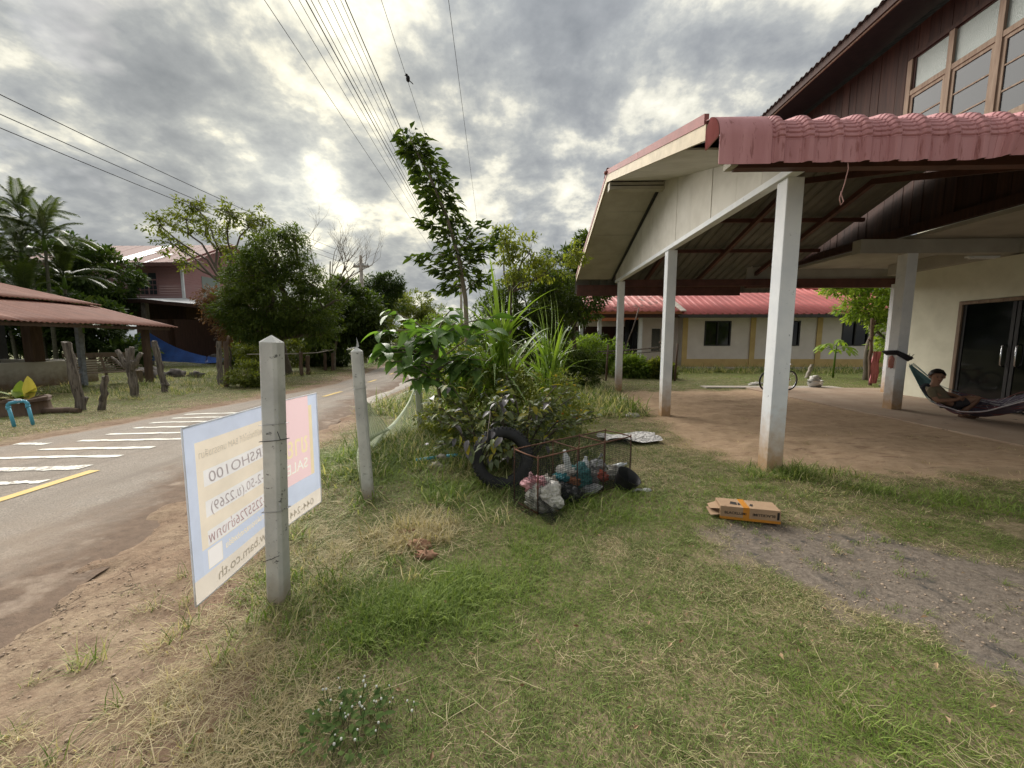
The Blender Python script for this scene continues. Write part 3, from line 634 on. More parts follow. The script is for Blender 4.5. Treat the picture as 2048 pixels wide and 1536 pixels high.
# porch: floor, cream wall, door, column, beams, ceiling
slab = MB().box(6.75, 13.5, 2.6, 11.9, -.1, .055).build('porch_floor', M_slab, house); bevel(slab, .01)
MB().box(5.6, 9.7, 11.95, 12.4, -.1, .05).build('concrete_step', M_conc, house)
XP = 9.9
MB().box(XP, XP + .15, 9.25, 10.75, .056, 3.30).build('porch_wall', M_plaster, house)
MB().box(XP, XP + .15, 4.0, 9.25, 2.34, 3.30).build('porch_wall', M_plaster, house)
MB().box(XP, XP + .15, 2.6, 4.0, .056, 3.30).build('porch_wall', M_plaster, house)
MB().box(XP + .2, 13.4, 10.6, 10.75, .056, 3.30).build('porch_wall', M_plaster, house)
MB().box(XP - .015, XP + .1, 9.18, 9.249, .056, 2.33).build('door_frame', M_frame, house); MB().box(XP - .015, XP + .1, 4.0, 9.18, 2.26, 2.33).build('door_frame', M_frame, house)
dh = pm('bright steel', (.75, .76, .78), (.6, .6, .62), 5, .2, 0, metal=1, spec=.6)
for a, b, hy in ((8.22, 9.17, 8.33), (7.25, 8.20, 8.09), (6.25, 7.23, 6.35), (5.2, 6.23, 6.1)):
    d = MB().box(XP + .03, XP + .05, a, b, .06, 2.255).build('door', M_dglass, house)
    for q0, q1 in ((a, a + .06), (b - .06, b)): MB().box(XP + .015, XP + .06, q0, q1, .06, 2.255).build('door_stile', M_black, d)
    MB().tube([(XP + .02, hy, .92), (XP - .03, hy, .96), (XP - .04, hy, 1.15), (XP - .03, hy, 1.34), (XP + .02, hy, 1.38)], .013, 8).build('handle', dh, d)
pillar(7.68, 8.22, .21, 3.17, house); pillar(9.98, 10.86, .20, 2.96, house)
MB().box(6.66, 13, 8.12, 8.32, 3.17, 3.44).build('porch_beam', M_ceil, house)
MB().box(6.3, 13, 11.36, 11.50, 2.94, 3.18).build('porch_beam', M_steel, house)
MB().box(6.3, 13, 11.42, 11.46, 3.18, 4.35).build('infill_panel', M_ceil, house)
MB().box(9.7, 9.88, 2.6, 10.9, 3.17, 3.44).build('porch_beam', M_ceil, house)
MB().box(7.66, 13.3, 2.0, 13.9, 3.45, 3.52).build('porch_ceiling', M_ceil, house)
MB().box(7.56, 7.66, 2.0, 14.0, 3.53, 3.70).build('floor_beam', M_darkw, house)
MB().box(13.3, 13.4, 2.0, 14.0, 0.0, 8.4).build('back_wall', M_plaster, house)
lamp = MB().box(9.1, 9.62, 8.42, 8.46, 3.115, 3.135).build('lamp_tube', pm('white tube glass', (.8, .8, .78)), None)
MB().box(9.05, 9.67, 8.40, 8.48, 3.137, 3.17).build('lamp_batten', M_pillar, lamp); tag(lamp, 'unlit white tube lamp under the porch ceiling', 'lamp')

# ------------------------------------------------------------------ cream house behind
M_cwall = pm('pale pinkish white plaster', (.66, .60, .56), (.58, .52, .48), 1.5, .85, .15, 30, low=((.45, .38, .30), .1, .5))
M_ochre = pm('ochre trim paint', (.53, .385, .17), (.44, .31, .13), 2, .8, .15, 30)
M_gut = pm('dark gutter', (.06, .055, .055)); M_redroof = pm('salmon roof sheet', (.46, .125, .115), (.36, .095, .09), .8, .55, .1, 20, spots=((.25, .07, .06), 3, .66))
M_redrust = pm('stained salmon roof sheet', (.46, .15, .13), (.36, .10, .09), 1.2, .6, .15, 20, (1, .6, 1), spots=((.17, .055, .04), 3.2, .53))
far = thing('cream_house', (12, 22, 0), 'low cream house with ochre trim and salmon sheet roof behind the carport', 'house')
YB = 20.6
def wallseg(x0, x1, z0, z1): return MB().box(x0, x1, YB, YB + .15, z0, z1).build('wall', M_cwall, far)
wins = [(9.4, 10.75), (13.3, 14.25), (16.35, 17.7)]
xx = 8.3
for a, b in wins: wallseg(xx, a, .12, 2.8); wallseg(a, b, .12, 1.2); wallseg(a, b, 2.48, 2.8); xx = b
wallseg(xx, 19.2, .12, 2.8)
for a, b in wins:
    w = MB().box(a + .04, b - .04, YB + .05, YB + .07, 1.25, 2.43).build('window', M_dglass, far)
    for q0, q1 in ((a, a + .07), (b - .07, b), ((a + b) / 2 - .03, (a + b) / 2 + .03)): MB().box(q0, q1, YB - .02, YB + .09, 1.2, 2.48).build('frame', M_black, w)
    MB().box(a + .071, b - .071, YB - .018, YB + .088, 1.2, 1.26).build('frame', M_black, w); MB().box(a + .071, b - .071, YB - .018, YB + .088, 2.42, 2.48).build('frame', M_black, w)
MB().box(8.28, 19.22, YB - .03, YB - .002, .12, .52).build('wainscot', M_ochre, far)
for xq in (8.4, 11.85, 15.2, 18.7): MB().box(xq - .13, xq + .13, YB - .06, YB - .031, .12, 2.8).build('pilaster', M_ochre, far)
MB().box(7.7, 19.6, YB - .75, YB + .05, -.1, .11).build('plinth', M_conc, far)
MB().box(8.28, 8.43, YB + .16, 27.5, .1, 2.8).build('wall', M_cwall, far); MB().box(19.05, 19.2, YB + .16, 27.5, .1, 2.8).build('wall', M_cwall, far)
def slope_sheets(x0, x1, ya, za, yb, zb, mat, parent, per=.36, amp=.045, wid=1.08, clip=None):
    a = x0
    while a < x1 - .02:
        b = min(a + wid, x1); n = max(4, int((b - a) / .03)); P0 = []
        for i in range(n + 1):
            x = a + (b - a) * i / n; u = (x / per) % 1; h = amp * (1 - sstep(.10, .22, abs(u - .5))); yb2, zb2 = yb, zb
            if clip:
                q = min(1, max(0.03, clip(x))); yb2 = ya + (yb - ya) * q; zb2 = za + (zb - za) * q
            P0.append([(x, ya + (yb2 - ya) * k / 3, za + (zb2 - za) * k / 3 + float(h)) for k in range(4)])
        o = MB().grid(P0).build('roof_sheet', mat, parent); s_ = o.modifiers.new('thick', 'SOLIDIFY'); s_.thickness = .01; s_.offset = -1; a = b
slope_sheets(8.0, 22.0, 19.85, 2.76, 24.6, 4.85, M_redroof, far, clip=lambda x: (26.0 - x) / 11.5)
slope_sheets(2.55, 8.0, 19.85, 2.90, 24.6, 4.55, M_redrust, far)
o = MB().add([(22.0, 19.85, 2.76), (22.0, 21.5, 3.49), (14.5, 24.6, 4.85), (22.0, 27.7, 3.49), (22.0, 29.2, 2.76)], [(0, 4, 3, 2, 1)]).build('hip_sheet', M_redroof, far)
MB().add([(2.55, 24.6, 4.55), (14.5, 24.6, 4.86), (22.0, 29.2, 2.76), (2.55, 29.2, 2.9)], [(0, 3, 2, 1)]).build('rear_sheet', M_redroof, far)
MB().tube([(8, 24.6, 4.9), (14.5, 24.6, 4.9), (22.0, 21.5, 3.55)], .07, 6).build('ridge_cap', M_redroof, far)
MB().box(7.8, 22.0, 19.74, 19.86, 2.60, 2.755).build('gutter', M_gut, far)
MB().box(7.8, 20.5, 19.9, YB, 2.68, 2.72).build('soffit', M_gable, far)
MB().bar((8.0, 19.85, 2.93), (8.0, 24.6, 4.85), .25, .06).build('valley_flashing', M_conc, far)
# gable end on the left and the open side porch
MB().bar((2.53, 19.8, 2.83), (2.53, 24.6, 4.5), .05, .16).build('rake_board', M_pillar, far)
MB().bar((2.66, 19.8, 2.90), (2.66, 24.6, 4.56), .20, .05).build('rake_flashing', M_conc, far)
MB().add([(2.9, 19.95, 2.78), (2.9, 24.6, 4.42), (2.9, 29, 2.78)], [(0, 1, 2)]).build('gable_wall', M_soffit, far)
MB().box(2.6, 8.0, 20.0, 20.10, 2.62, 2.80).build('porch_beam', M_darkw, far)
for xq in (3.05, 4.0, 6.1): bevel(MB().box(xq - .09, xq + .09, 20.5, 20.68, -.05, 2.8).build('porch_post', M_pillar, far))
MB().box(2.9, 8.2, 23.4, 23.5, .1, 2.62).build('porch_back', M_darkw, far); MB().box(3.0, 6.6, 23.35, 23.5, 2.3, 2.6).build('porch_lintel', M_gable, far)
MB().box(6.3, 8.28, 21.2, 21.35, .1, 2.8).build('wall', M_cwall, far); MB().box(6.9, 7.35, 21.17, 21.2, .9, 2.1).build('window', M_dglass, far)
MB().box(5.55, 6.3, 21.5, 21.6, .1, 2.6).build('door', M_dglass, far)

# ------------------------------------------------------------------ fence posts of cast concrete
M_post = pm('cast concrete', (.60, .60, .57), (.43, .43, .41), 5, .9, .5, 45, spots=((.13, .13, .125), 28, .62), low=((.30, .23, .16), .0, .22))
M_wire = pm('galvanised wire', (.45, .45, .46), (.35, .35, .36), 5, .4, 0, metal=.7); M_dwire = pm('dark wire', (.03, .03, .035))
M_crack = pm('crack shadow', (.05, .05, .048))
def cpost(x, y, w, h, label, leanx=0, leany=0, rz=0, top=True):
    p = thing('fence_post', (x, y, 0), label, 'post', 'concrete fence posts beside the road')
    R = Euler((leany, leanx, rz)).to_matrix(); mb = MB(); hw = w / 2; c = .16 * w; ring = [(-hw + c, -hw), (hw - c, -hw), (hw, -hw + c), (hw, hw - c), (hw - c, hw), (-hw + c, hw), (-hw, hw - c), (-hw, -hw + c)]
    zs = [-.15, .1, h * .3, h * .6, h * .96, h - .03]; P = []
    for z in zs:
        k = 1.0 - .04 * z / h; row = [R @ Vector((a * k + random.uniform(-.0012, .0012), b * k + random.uniform(-.0012, .0012), z)) + Vector((x, y, 0)) for a, b in ring]; P.append(row + [row[0]])
    mb.grid(P, False); tip = R @ Vector((0, 0, h + .008)) + Vector((x, y, 0)); b0 = len(mb.v); last = P[-1][:8]
    mb.add(last + [tip], [(i, (i + 1) % 8, 8) for i in range(8)])
    o = mb.build('shaft', M_post, p); bevel(o, .003); return p, R
def wraps(p, R, x, y, w, z, mat, r=.0016, tail=True, dz=.01):
    hw = w / 2 + .002; pts = [(-hw, hw, -dz), (-hw, -hw, 0), (hw, -hw, dz), (hw, hw, 0), (-hw, hw, -dz)]
    pts = [R @ Vector((a, b, z + c)) + Vector((x, y, 0)) for a, b, c in pts]; m = MB().tube(pts, r, 5)
    if tail:
        q = pts[2]; m.tube([q, q + Vector((.02, -.01, .006)), q + Vector((.008, -.012, .05))], r, 5)
    m.build('wire', mat, p)
p, R = cpost(-1.335, 1.965, .094, 1.475, 'thick grey concrete fence post carrying the sale board', .040, 0)
for z, mt, r in ((1.02, M_wire, .0013), (.935, M_dwire, .0019), (.555, M_wire, .0018)): wraps(p, R, -1.335, 1.965, .094, z, mt, r, True, .012)
ck = MB().tube([(-1.384, 1.9165, .292), (-1.365, 1.9165, .287), (-1.345, 1.9165, .296), (-1.325, 1.9165, .301), (-1.306, 1.9165, .312), (-1.2872, 1.919, .318), (-1.2872, 1.95, .33)], .0016, 4); ck.build('crack', M_crack, p)
p, R = cpost(-1.405, 3.40, .094, 1.39, 'concrete fence post with a frayed rag tied on its top, holding the net', -.035, 0, .2)
wraps(p, R, -1.405, 3.40, .094, 1.03, M_wire)
p, R = cpost(-1.60, 6.05, .10, 1.25, 'concrete fence post half hidden under the broad-leaved bush', -.06, .0, .1); wraps(p, R, -1.6, 6.05, .1, .62, M_wire, .003)
rag = MB(); 
tipx = -1.405 - math.sin(.035) * 1.39
rag.add([(tipx - .005, 3.39, 1.385), (tipx + .02, 3.40, 1.40), (tipx + .006, 3.39, 1.44), (tipx + .016, 3.40, 1.43), (tipx - .002, 3.40, 1.485)], [(0, 1, 3, 2), (2, 3, 4)])
rag.tube([(tipx - .075, 3.37, 1.375), (tipx - .03, 3.36, 1.388), (tipx, 3.38, 1.395)], .004, 5); tag(rag.build('rag', pm('grey rag', (.5, .5, .5))), 'small frayed grey rag on top of a concrete post', 'rag')

# ------------------------------------------------------------------ sale board seen from its back (print shows through, reversed)
def signmat(name, c):
    t = NT(name); v = t.coord('World'); col = t.mix(t.rng(t.noise(v, 7, 5, .6), .35, .7), c, tuple(q * .9 for q in c)); t.set(col, .55, .3)
    tr = t.n('ShaderNodeBsdfTranslucent'); t.put(tr.inputs[0], col); mx = t.n('ShaderNodeMixShader'); mx.inputs[0].default_value = .55
    t.l(t.bs.outputs[0], mx.inputs[1]); t.l(tr.outputs[0], mx.inputs[2]); t.l(mx.outputs[0], t.out.inputs[0]); return t.m
S_white = signmat('board white', (.88, .89, .91)); S_blue = signmat('board blue', (.64, .72, .90)); S_cream = signmat('board cream', (.90, .82, .70)); S_pink = signmat('board pink', (.90, .68, .72))
S_box = signmat('board box', (.90, .90, .92)); S_yel = signmat('board yellow', (.86, .74, .52)); S_ink = signmat('board ink', (.66, .60, .62)); S_ink2 = signmat('board red ink', (.70, .52, .54)); S_grey = signmat('board grey ink', (.72, .69, .64)); S_wt = signmat('board white ink', (.90, .88, .91)); S_low = signmat('board low cream', (.86, .80, .72))
TL, BL, TR, BR = Vector((-1.44, 1.58, 1.082)), Vector((-1.452, 1.58, .272)), Vector((-1.40, 2.58, 1.10)), Vector((-1.405, 2.58, .337))
bn = (TR - TL).cross(TL - BL).normalized(); bn = bn if bn.x > 0 else -bn
def bp(s, t_, off): return (TL * (1 - s) + TR * s) * (1 - t_) + (BL * (1 - s) + BR * s) * t_ + bn * off + Vector((.022 * math.sin(s * PI) * -1 - .0 + .008 * math.sin(s * 7), 0, 0))
board = thing('sale_board', (-1.43, 2.0, 0), 'pale corrugated plastic sale board with reversed show-through print, tied to a post', 'sign')
def panel(name, s0, s1, t0, t1, off, mat, parent=board, th=None):
    n = max(2, int((s1 - s0) * 24)); F_ = [[bp(s0 + (s1 - s0) * i / n, t0 + (t1 - t0) * j / 4, off) for j in range(5)] for i in range(n + 1)]; mb = MB().grid(F_)
    o = mb.build(name, mat, parent)
    if th: q = o.modifiers.new('thick', 'SOLIDIFY'); q.thickness = th; q.offset = 1
    return o
def text_mesh(body, bold=False, shear=0.0):
    cu = bpy.data.curves.new('txt', 'FONT'); cu.body = body; cu.size = 1; cu.resolution_u = 3; cu.shear = shear
    if bold: cu.offset = .012
    o = bpy.data.objects.new('txt', cu); COL.objects.link(o); dg = bpy.context.evaluated_depsgraph_get(); me = bpy.data.meshes.new_from_object(o.evaluated_get(dg)); bpy.data.objects.remove(o); return me
def inked(name, s0, s1, t0, t1, base, texts, rects=()):
    """flat print: a fine sheet whose 'ink' attribute carries the reversed lettering (.5 yellow, 1 white)"""
    ns, nt_ = int((s1 - s0) / .0034), int((t1 - t0) * .8 / .0034); Sg, Tg = np.meshgrid(np.linspace(s0, s1, ns), np.linspace(t0, t1, nt_)); ink = np.zeros(Sg.shape)
    for a, b, c, d, v in rects: ink[(Sg > a) & (Sg < b) & (Tg > c) & (Tg < d)] = v
    for body, s_end, t_base, hgt, wid, v, bold in texts:
        me = text_mesh(body, bold); me.calc_loop_triangles(); co = np.array([q.co[:2] for q in me.vertices]); mx = co[:, 0].max(); k = hgt / .72; ps = s_end + (mx - co[:, 0]) * wid / mx; pt_ = t_base - co[:, 1] * k
        for tri in me.loop_triangles:
            (ax, ay), (bx_, by_), (cx, cy) = [(ps[i], pt_[i]) for i in tri.vertices]
            i0, i1 = np.searchsorted(Sg[0], [min(ax, bx_, cx), max(ax, bx_, cx)]); j0, j1 = np.searchsorted(Tg[:, 0], [min(ay, by_, cy), max(ay, by_, cy)])
            if i1 <= i0 or j1 <= j0: continue
            X_, Y_ = Sg[j0:j1, i0:i1], Tg[j0:j1, i0:i1]; d1 = (X_ - bx_) * (ay - by_) - (ax - bx_) * (Y_ - by_); d2 = (X_ - cx) * (by_ - cy) - (bx_ - cx) * (Y_ - cy); d3 = (X_ - ax) * (cy - ay) - (cx - ax) * (Y_ - ay)
            ok = ((d1 >= 0) & (d2 >= 0) & (d3 >= 0)) | ((d1 <= 0) & (d2 <= 0) & (d3 <= 0)); sub_ = ink[j0:j1, i0:i1]; sub_[ok] = v
    Pv = np.array([bp(a, b, 0)[:] for a, b in zip(Sg.ravel(), Tg.ravel())]); ii_ = np.arange(ns * nt_).reshape(nt_, ns); F_ = np.stack([ii_[:-1, :-1], ii_[:-1, 1:], ii_[1:, 1:], ii_[1:, :-1]], -1).reshape(-1, 4)
    t = NT('inked ' + name); bc = tuple(base.node_tree.nodes['Mix'].inputs[1].default_value[:3]) if 'Mix' in base.node_tree.nodes else tuple([q for q in base.node_tree.nodes if q.type == 'MIX_RGB'][0].inputs[1].default_value[:3]); a_ = t.attr('ink'); col = t.mix(t.rng(a_, .1, .4), bc, (.92, .80, .54)); col = t.mix(t.rng(a_, .6, .9), col, (.93, .92, .94)); t.set(col, .55, .3)
    tr = t.n('ShaderNodeBsdfTranslucent'); t.put(tr.inputs[0], col); mx_ = t.n('ShaderNodeMixShader'); mx_.inputs[0].default_value = .55; t.l(t.bs.outputs[0], mx_.inputs[1]); t.l(tr.outputs[0], mx_.inputs[2]); t.l(mx_.outputs[0], t.out.inputs[0])
    return mesh_obj(name, npmesh(name, Pv, F_, dict(ink=ink.ravel()), True), t.m, board)
def tile(nm, s0, s1, t0, t1, mat, parent=board, off=0.0): return panel(nm, s0, s1, t0, t1, off, mat, parent)
for q in ((0, .055, 0, .865), (.055, .655, 0, .10), (.915, 1, 0, .09), (.945, 1, .09, .70), (.655, 1, .70, .865)): tile('blue_print', *q, S_blue)
inked('blue_print', .055, .655, .72, .865, S_blue, (('รายละเอียดเพิ่มเติมและทรัพย์อื่น', .19, .80, .036, .42, 1.0, False),), ((.085, .165, .735, .85, 1.0),)); tile('low_print', 0, 1, .865, 1, S_low); pk = inked('pink_print', .655, .915, 0, .70, S_pink, (('ขาย', .70, .475, .17, .20, .5, True), ('SALE', .70, .61, .085, .19, 1.0, True))); tile('yellow_print', .915, .945, .09, .70, S_yel)
cp = tile('cream_print', .055, .655, .10, .27, S_cream)
for t0, t1, t2 in ((.27, .365, .45), (.45, .545, .625), (.625, .715, .72)):
    tile('white_box', .09, .60, t0, t1, S_box); tile('cream_print', .055, .09, t0, t1, S_cream); tile('cream_print', .60, .655, t0, t1, S_cream); tile('cream_print', .055, .655, t1, t2, S_cream)
for a_, b_ in (((0, 0), (1, 0)), ((1, 0), (1, 1)), ((1, 1), (0, 1)), ((0, 1), (0, 0))): MB().tube([bp(a_[0] + (b_[0] - a_[0]) * k / 8, a_[1] + (b_[1] - a_[1]) * k / 8, 0) for k in range(9)], .004, 5).build('sheet_edge', S_white, board)
def board_text(body, s_end, t_base, hgt, off, mat, bold=False, wid=None, parent=board, shear=0.0, tilt=0.0):
    """reversed lettering: the text runs from right to left as seen here"""
    me = text_mesh(body, bold, shear)
    if not len(me.vertices): return
    mx = max(v.co.x for v in me.vertices); k = hgt / .72; kx = (wid / mx) if wid else k * .78
    for v in me.vertices:
        s = s_end + (mx - v.co.x) * kx; v.co = bp(s, t_base - v.co.y * k + tilt * (s - s_end), off)
    me.materials.clear(); me.materials.append(mat); me.update(); return mesh_obj('lettering', me, None, parent)
board_text('KRSHO100', .115, .352, .068, .0025, S_ink, wid=.44, parent=cp, shear=.1)
board_text('52-2-50.(ข.2269)', .115, .53, .066, .0025, S_ink, wid=.45, parent=cp, shear=.1)
board_text('087-2255726ช่างภพ', .09, .70, .066, .0025, S_ink2, wid=.50, parent=cp, shear=.1)
board_text('สนใจทรัพย์ติดต่อได้ที่ BAM นครราชสีมา', .07, .195, .042, .0025, S_grey, wid=.55, parent=cp)
board_text('www.bam.co.th', .13, .955, .068, .0025, S_grey, True, wid=.46)
board_text('044-244', .70, .965, .06, .0025, S_grey, True, wid=.22)

# ------------------------------------------------------------------ net between the posts
M_net = pm('pale green netting', (.55, .60, .44), (.45, .51, .36), 3, .7, 0)
def net_sheet(name, fn, nu, nv, r, mat, parent=None):
    mb = MB()
    for i in range(nu + 1): mb.tube([fn(i / nu, j / 14) for j in range(15)], r, 3, False)
    for j in range(nv + 1): mb.tube([fn(i / 24, j / nv) for i in range(25)], r, 3, False)
    return mb.build(name, mat, parent)
def fnet(u, v):
    a = Vector((-1.47, 3.45, 0)); b = Vector((-1.66, 6.0, 0)); q = a.lerp(b, u)
    top = 1.0 - .75 * math.sin(min(u * 1.7, 1) * PI / 2) * (1 - u) * 1.5 + .10 * u; top = max(.42, 1.02 - .62 * math.sin(u * PI) ** .8)
    z = top * (1 - v) + .02 * v; return q + Vector((-.16 * v * (1 - v) * 4 * math.sin(u * PI) - .28 * v * math.sin(u * PI) + .03 * math.sin(9 * u + 5 * v), .04 * math.sin(7 * v + u * 8), z + .015 * math.sin(11 * u)))
o = net_sheet('fence_net', fnet, 90, 34, .0030, M_net); tag(o, 'sagging pale green net strung between two concrete posts', 'net')

# ------------------------------------------------------------------ tyre
M_rub = pm('old tyre rubber', (.035, .035, .037), (.022, .022, .023), 6, .75, .4, 60, spots=((.10, .09, .08), 14, .66))
ty = thing('tyre', (-.20, 3.80, 0), 'old black car tyre standing upright against the dark-leaved shrub', 'tyre')
prof_t = [(.195, -.055), (.205, -.082), (.235, -.098), (.268, -.098), (.290, -.085)]
for k in range(5):
    c0 = -.075 + k * .0315; prof_t += [(.302, c0), (.302, c0 + .024), (.292, c0 + .0265), (.292, c0 + .030)]
prof_t += [(.290, .085), (.268, .098), (.235, .098), (.205, .082), (.195, .055), (.205, .045), (.25, .07), (.275, .0), (.25, -.07), (.205, -.045), (.195, -.055)]
ax = Vector((.16, -.95, .27)).normalized()
MB().lathe((-.20, 3.80, .29), prof_t, 56, ax).build('casing', M_rub, ty)
u_, w_ = ortho(ax); mb = MB()
for k in range(44):
    a = 2 * PI * k / 44; c = Vector((-.20, 3.80, .29)) + (u_ * math.cos(a) + w_ * math.sin(a)) * .299; d = (u_ * -math.sin(a) + w_ * math.cos(a))
    for s in (-1, 1): mb.bar(c + ax * .055 * s, c + ax * .096 * s - (u_ * math.cos(a) + w_ * math.sin(a)) * .012, .026, .012, d)
mb.build('tread_lugs', M_rub, ty)['kind'] = 'stuff'

# ------------------------------------------------------------------ rubbish cage
M_rust = pm('rusty rod', (.16, .075, .045), (.09, .045, .03), 9, .85, .4, 60); M_bnet = pm('black mesh', (.018, .02, .02))
cA = Vector((.13, 3.10, 0)); cd = Vector((.785, .62, 0)); ce = Vector((-.60, .80, 0))
def CG(p, q, z): r_ = cA + cd * p + ce * q; return Vector((r_.x, r_.y, z))
cage = thing('rubbish_cage', CG(.5, .15, 0), 'low rusty rod cage wrapped in black mesh, heaped with rubbish', 'cage')
CL, CWd, CH = 1.22, .33, .50
def rod(a, b, r=.006): MB().tube([a, (a + b) / 2 + Vector((random.uniform(-.004, .004),) * 3), b], r, 6).build('rod', M_rust, cage)
for z in (.03, CH):
    rod(CG(0, 0, z), CG(CL, 0, z)); rod(CG(0, CWd, z), CG(CL, CWd, z))
    for pv in (0, .46, .82, CL): rod(CG(pv, 0, z), CG(pv, CWd, z))
for pv in (0, .46, .82, CL):
    for q in (0, CWd): rod(CG(pv, q, 0), CG(pv, q, CH + .02))
for nm, fn, a, b in (('front', lambda u, v: CG(u * CL, -.012 - .03 * (1 - v) * math.sin(u * 9) ** 2, .02 + v * (CH - .03)), 62, 24), ('end', lambda u, v: CG(-.012 - .05 * (1 - v), u * CWd, -.0 + v * (CH - .03)), 18, 24), ('back', lambda u, v: CG(u * CL, CWd + .012, .02 + v * (CH - .03)), 62, 24)):
    o = net_sheet('mesh_side', fn, a, b, .0017, M_bnet, cage); o['kind'] = 'stuff'
o = net_sheet('mesh_side', lambda u, v: CG(-.05 + .20 * u - .05 * v, -.02 - .16 * (1 - v) - .03 * math.sin(u * 6), .01 + v * .17), 26, 18, .0015, M_bnet, cage); o['kind'] = 'stuff'
# ------------------------------------------------------------------ rubbish
def bagmat(name, c, c2, rough=.45, sc=6):
    t = NT(name); v = t.coord('World'); col = t.mix(t.rng(t.noise(v, sc, 6, .6, .5), .42, .6), c, c2); t.set(col, rough, .5); w = t.voro(v, 26, 'F1'); t.bump(t.math('ADD', w, t.noise(v, 40, 5, .6)), .9, .03); return t.m
B_white = bagmat('white bag film', (.72, .69, .64), (.42, .39, .35)); B_pink = bagmat('pink bag film', (.66, .42, .46), (.55, .20, .22)); B_black = bagmat('black bag film', (.012, .012, .014), (.02, .02, .022), .3)
B_teal = bagmat('teal bag film', (.03, .16, .16), (.02, .09, .10)); B_grey = bagmat('grey clear film', (.42, .42, .42), (.24, .24, .25)); B_org = bagmat('orange wrapper', (.42, .10, .04), (.30, .14, .06)); B_tan = bagmat('tan sack', (.33, .29, .24), (.24, .20, .16))
B_clear = glassmat('clear bottle plastic', (.62, .65, .66), .12, .8)
def bag(name, c, r, mat, label, cat, seed, amp=.45, tie=None, n=22, m=14):
    mb = MB().blob(c, r, seed, amp, n, m, 2.6); o = mb.build(name, mat)
    if tie:
        c = Vector(c); top = c + Vector((0, 0, r[2] * .9)); MB().tube([top, top + Vector(tie) * .5, top + Vector(tie)], [.012, .006, .02], 7).build('knot', mat, o)
    return tag(o, label, cat, 'rubbish in and round the cage')
bag('rubbish_bag', CG(.10, .03, .14), (.16, .10, .15), B_white, 'bulging white plastic bag leaning in the cage corner', 'bag', 1)
bag('rubbish_bag', CG(.04, .08, .25), (.115, .07, .06), B_pink, 'pink and white plastic bag on top of the white bag', 'bag', 2, .6, (-.05, 0, .04))
bag('rubbish_bag', CG(.20, .09, .12), (.10, .11, .16), B_tan, 'tan woven sack slumped beside the white bag', 'sack', 3)
bag('rubbish_bag', CG(.42, .05, .08), (.11, .09, .085), B_black, 'small black plastic bag at the cage front', 'bag', 4)
bag('rubbish_bag', CG(.36, .08, .145), (.055, .05, .045), B_black, 'black bag crumpled over the black plastic bag', 'bag', 14)
bag('rubbish_bag', CG(.62, .14, .17), (.12, .10, .12), B_teal, 'dark teal plastic bag behind the middle rod', 'bag', 5)
bag('wrapper', CG(.42, .16, .20), (.075, .06, .04), bagmat('teal wrapper', (.02, .26, .29), (.01, .15, .18)), 'bright teal wrapper lying on the orange wrapper', 'wrapper', 6, .7)
bag('wrapper', CG(.50, .12, .165), (.09, .06, .035), B_org, 'brown and orange wrapper under the teal wrapper', 'wrapper', 7, .8)
bag('rubbish_bag', CG(.50, .19, .225), (.095, .08, .06), B_white, 'crumpled white film bag behind the wrappers', 'bag', 8, .7)
bag('rubbish_bag', CG(.66, .06, .065), (.12, .06, .05), B_grey, 'flattened grey film bag by the bottom rod', 'bag', 9, .6)
bag('rubbish_bag', CG(.95, .20, .20), (.075, .06, .065), B_grey, 'grey carrier bag tied with a white handle', 'bag', 10, .5, (.05, 0, .06))
bag('wrapper', CG(.90, .08, .13), (.055, .04, .05), bagmat('red wrapper', (.50, .08, .03), (.30, .05, .03)), 'crushed red crisp packet by the right rod', 'wrapper', 11, .7)
bag('rubbish_bag', CG(1.08, .12, .12), (.10, .06, .06), B_white, 'torn white bag spilling out at the cage end', 'bag', 12, .7)
bag('rubbish_bag', CG(.80, .16, .09), (.12, .10, .08), bagmat('mixed litter', (.20, .19, .18), (.06, .06, .06)), 'dark heap of mixed litter in the cage end', 'litter', 13, .8)
def bottle(c, ax_, L, r, label, mat=B_clear):
    b = MB().lathe(c, [(0, 0), (r * .9, 0), (r, L * .04), (r, L * .30), (r * .93, L * .33), (r, L * .36), (r, L * .62), (r * .6, L * .80), (r * .36, L * .88), (r * .36, L * .93)], 14, ax_).build('bottle', mat)
    MB().lathe(Vector(c) + Vector(ax_).normalized() * L * .93, [(r * .4, 0), (r * .4, L * .07), (0, L * .07)], 12, ax_).build('cap', S_white, b); return tag(b, label, 'bottle', 'rubbish in and round the cage')
bottle(CG(.52, .17, .25), (-.22, -.1, .95), .20, .034, 'clear plastic bottle standing tilted above the heap'); bottle(CG(.75, .19, .16), (.10, .05, .9), .17, .042, 'squat clear bottle upright behind the teal bag'); bottle(CG(1.14, .16, .15), (.85, .1, .22), .16, .028, 'clear bottle lying over the torn white bag')
bk = MB(); prof_b = [(.085, 0), (.105, .08), (.12, .16), (.124, .165), (.118, .16), (.10, .075), (.08, .006), (0, .006)]
bk.lathe(CG(1.06, -.02, .015), prof_b, 18, (.35, -.3, .75)); tag(bk.build('basket', M_black), 'black plastic basket tipped over beside the cage end', 'basket')
tag(MB().tube([CG(1.04, -.16, .02), CG(1.12, -.17, .028), CG(1.16, -.20, .02)], .011, 7).build('paper_roll', S_wt), 'small white rolled paper on the lawn', 'paper')
tag(MB().blob((1.20, 3.66, .02), (.045, .03, .018), 31, .5).build('plastic_scrap', S_wt), 'white plastic scrap on the grass beyond the cage', 'litter')
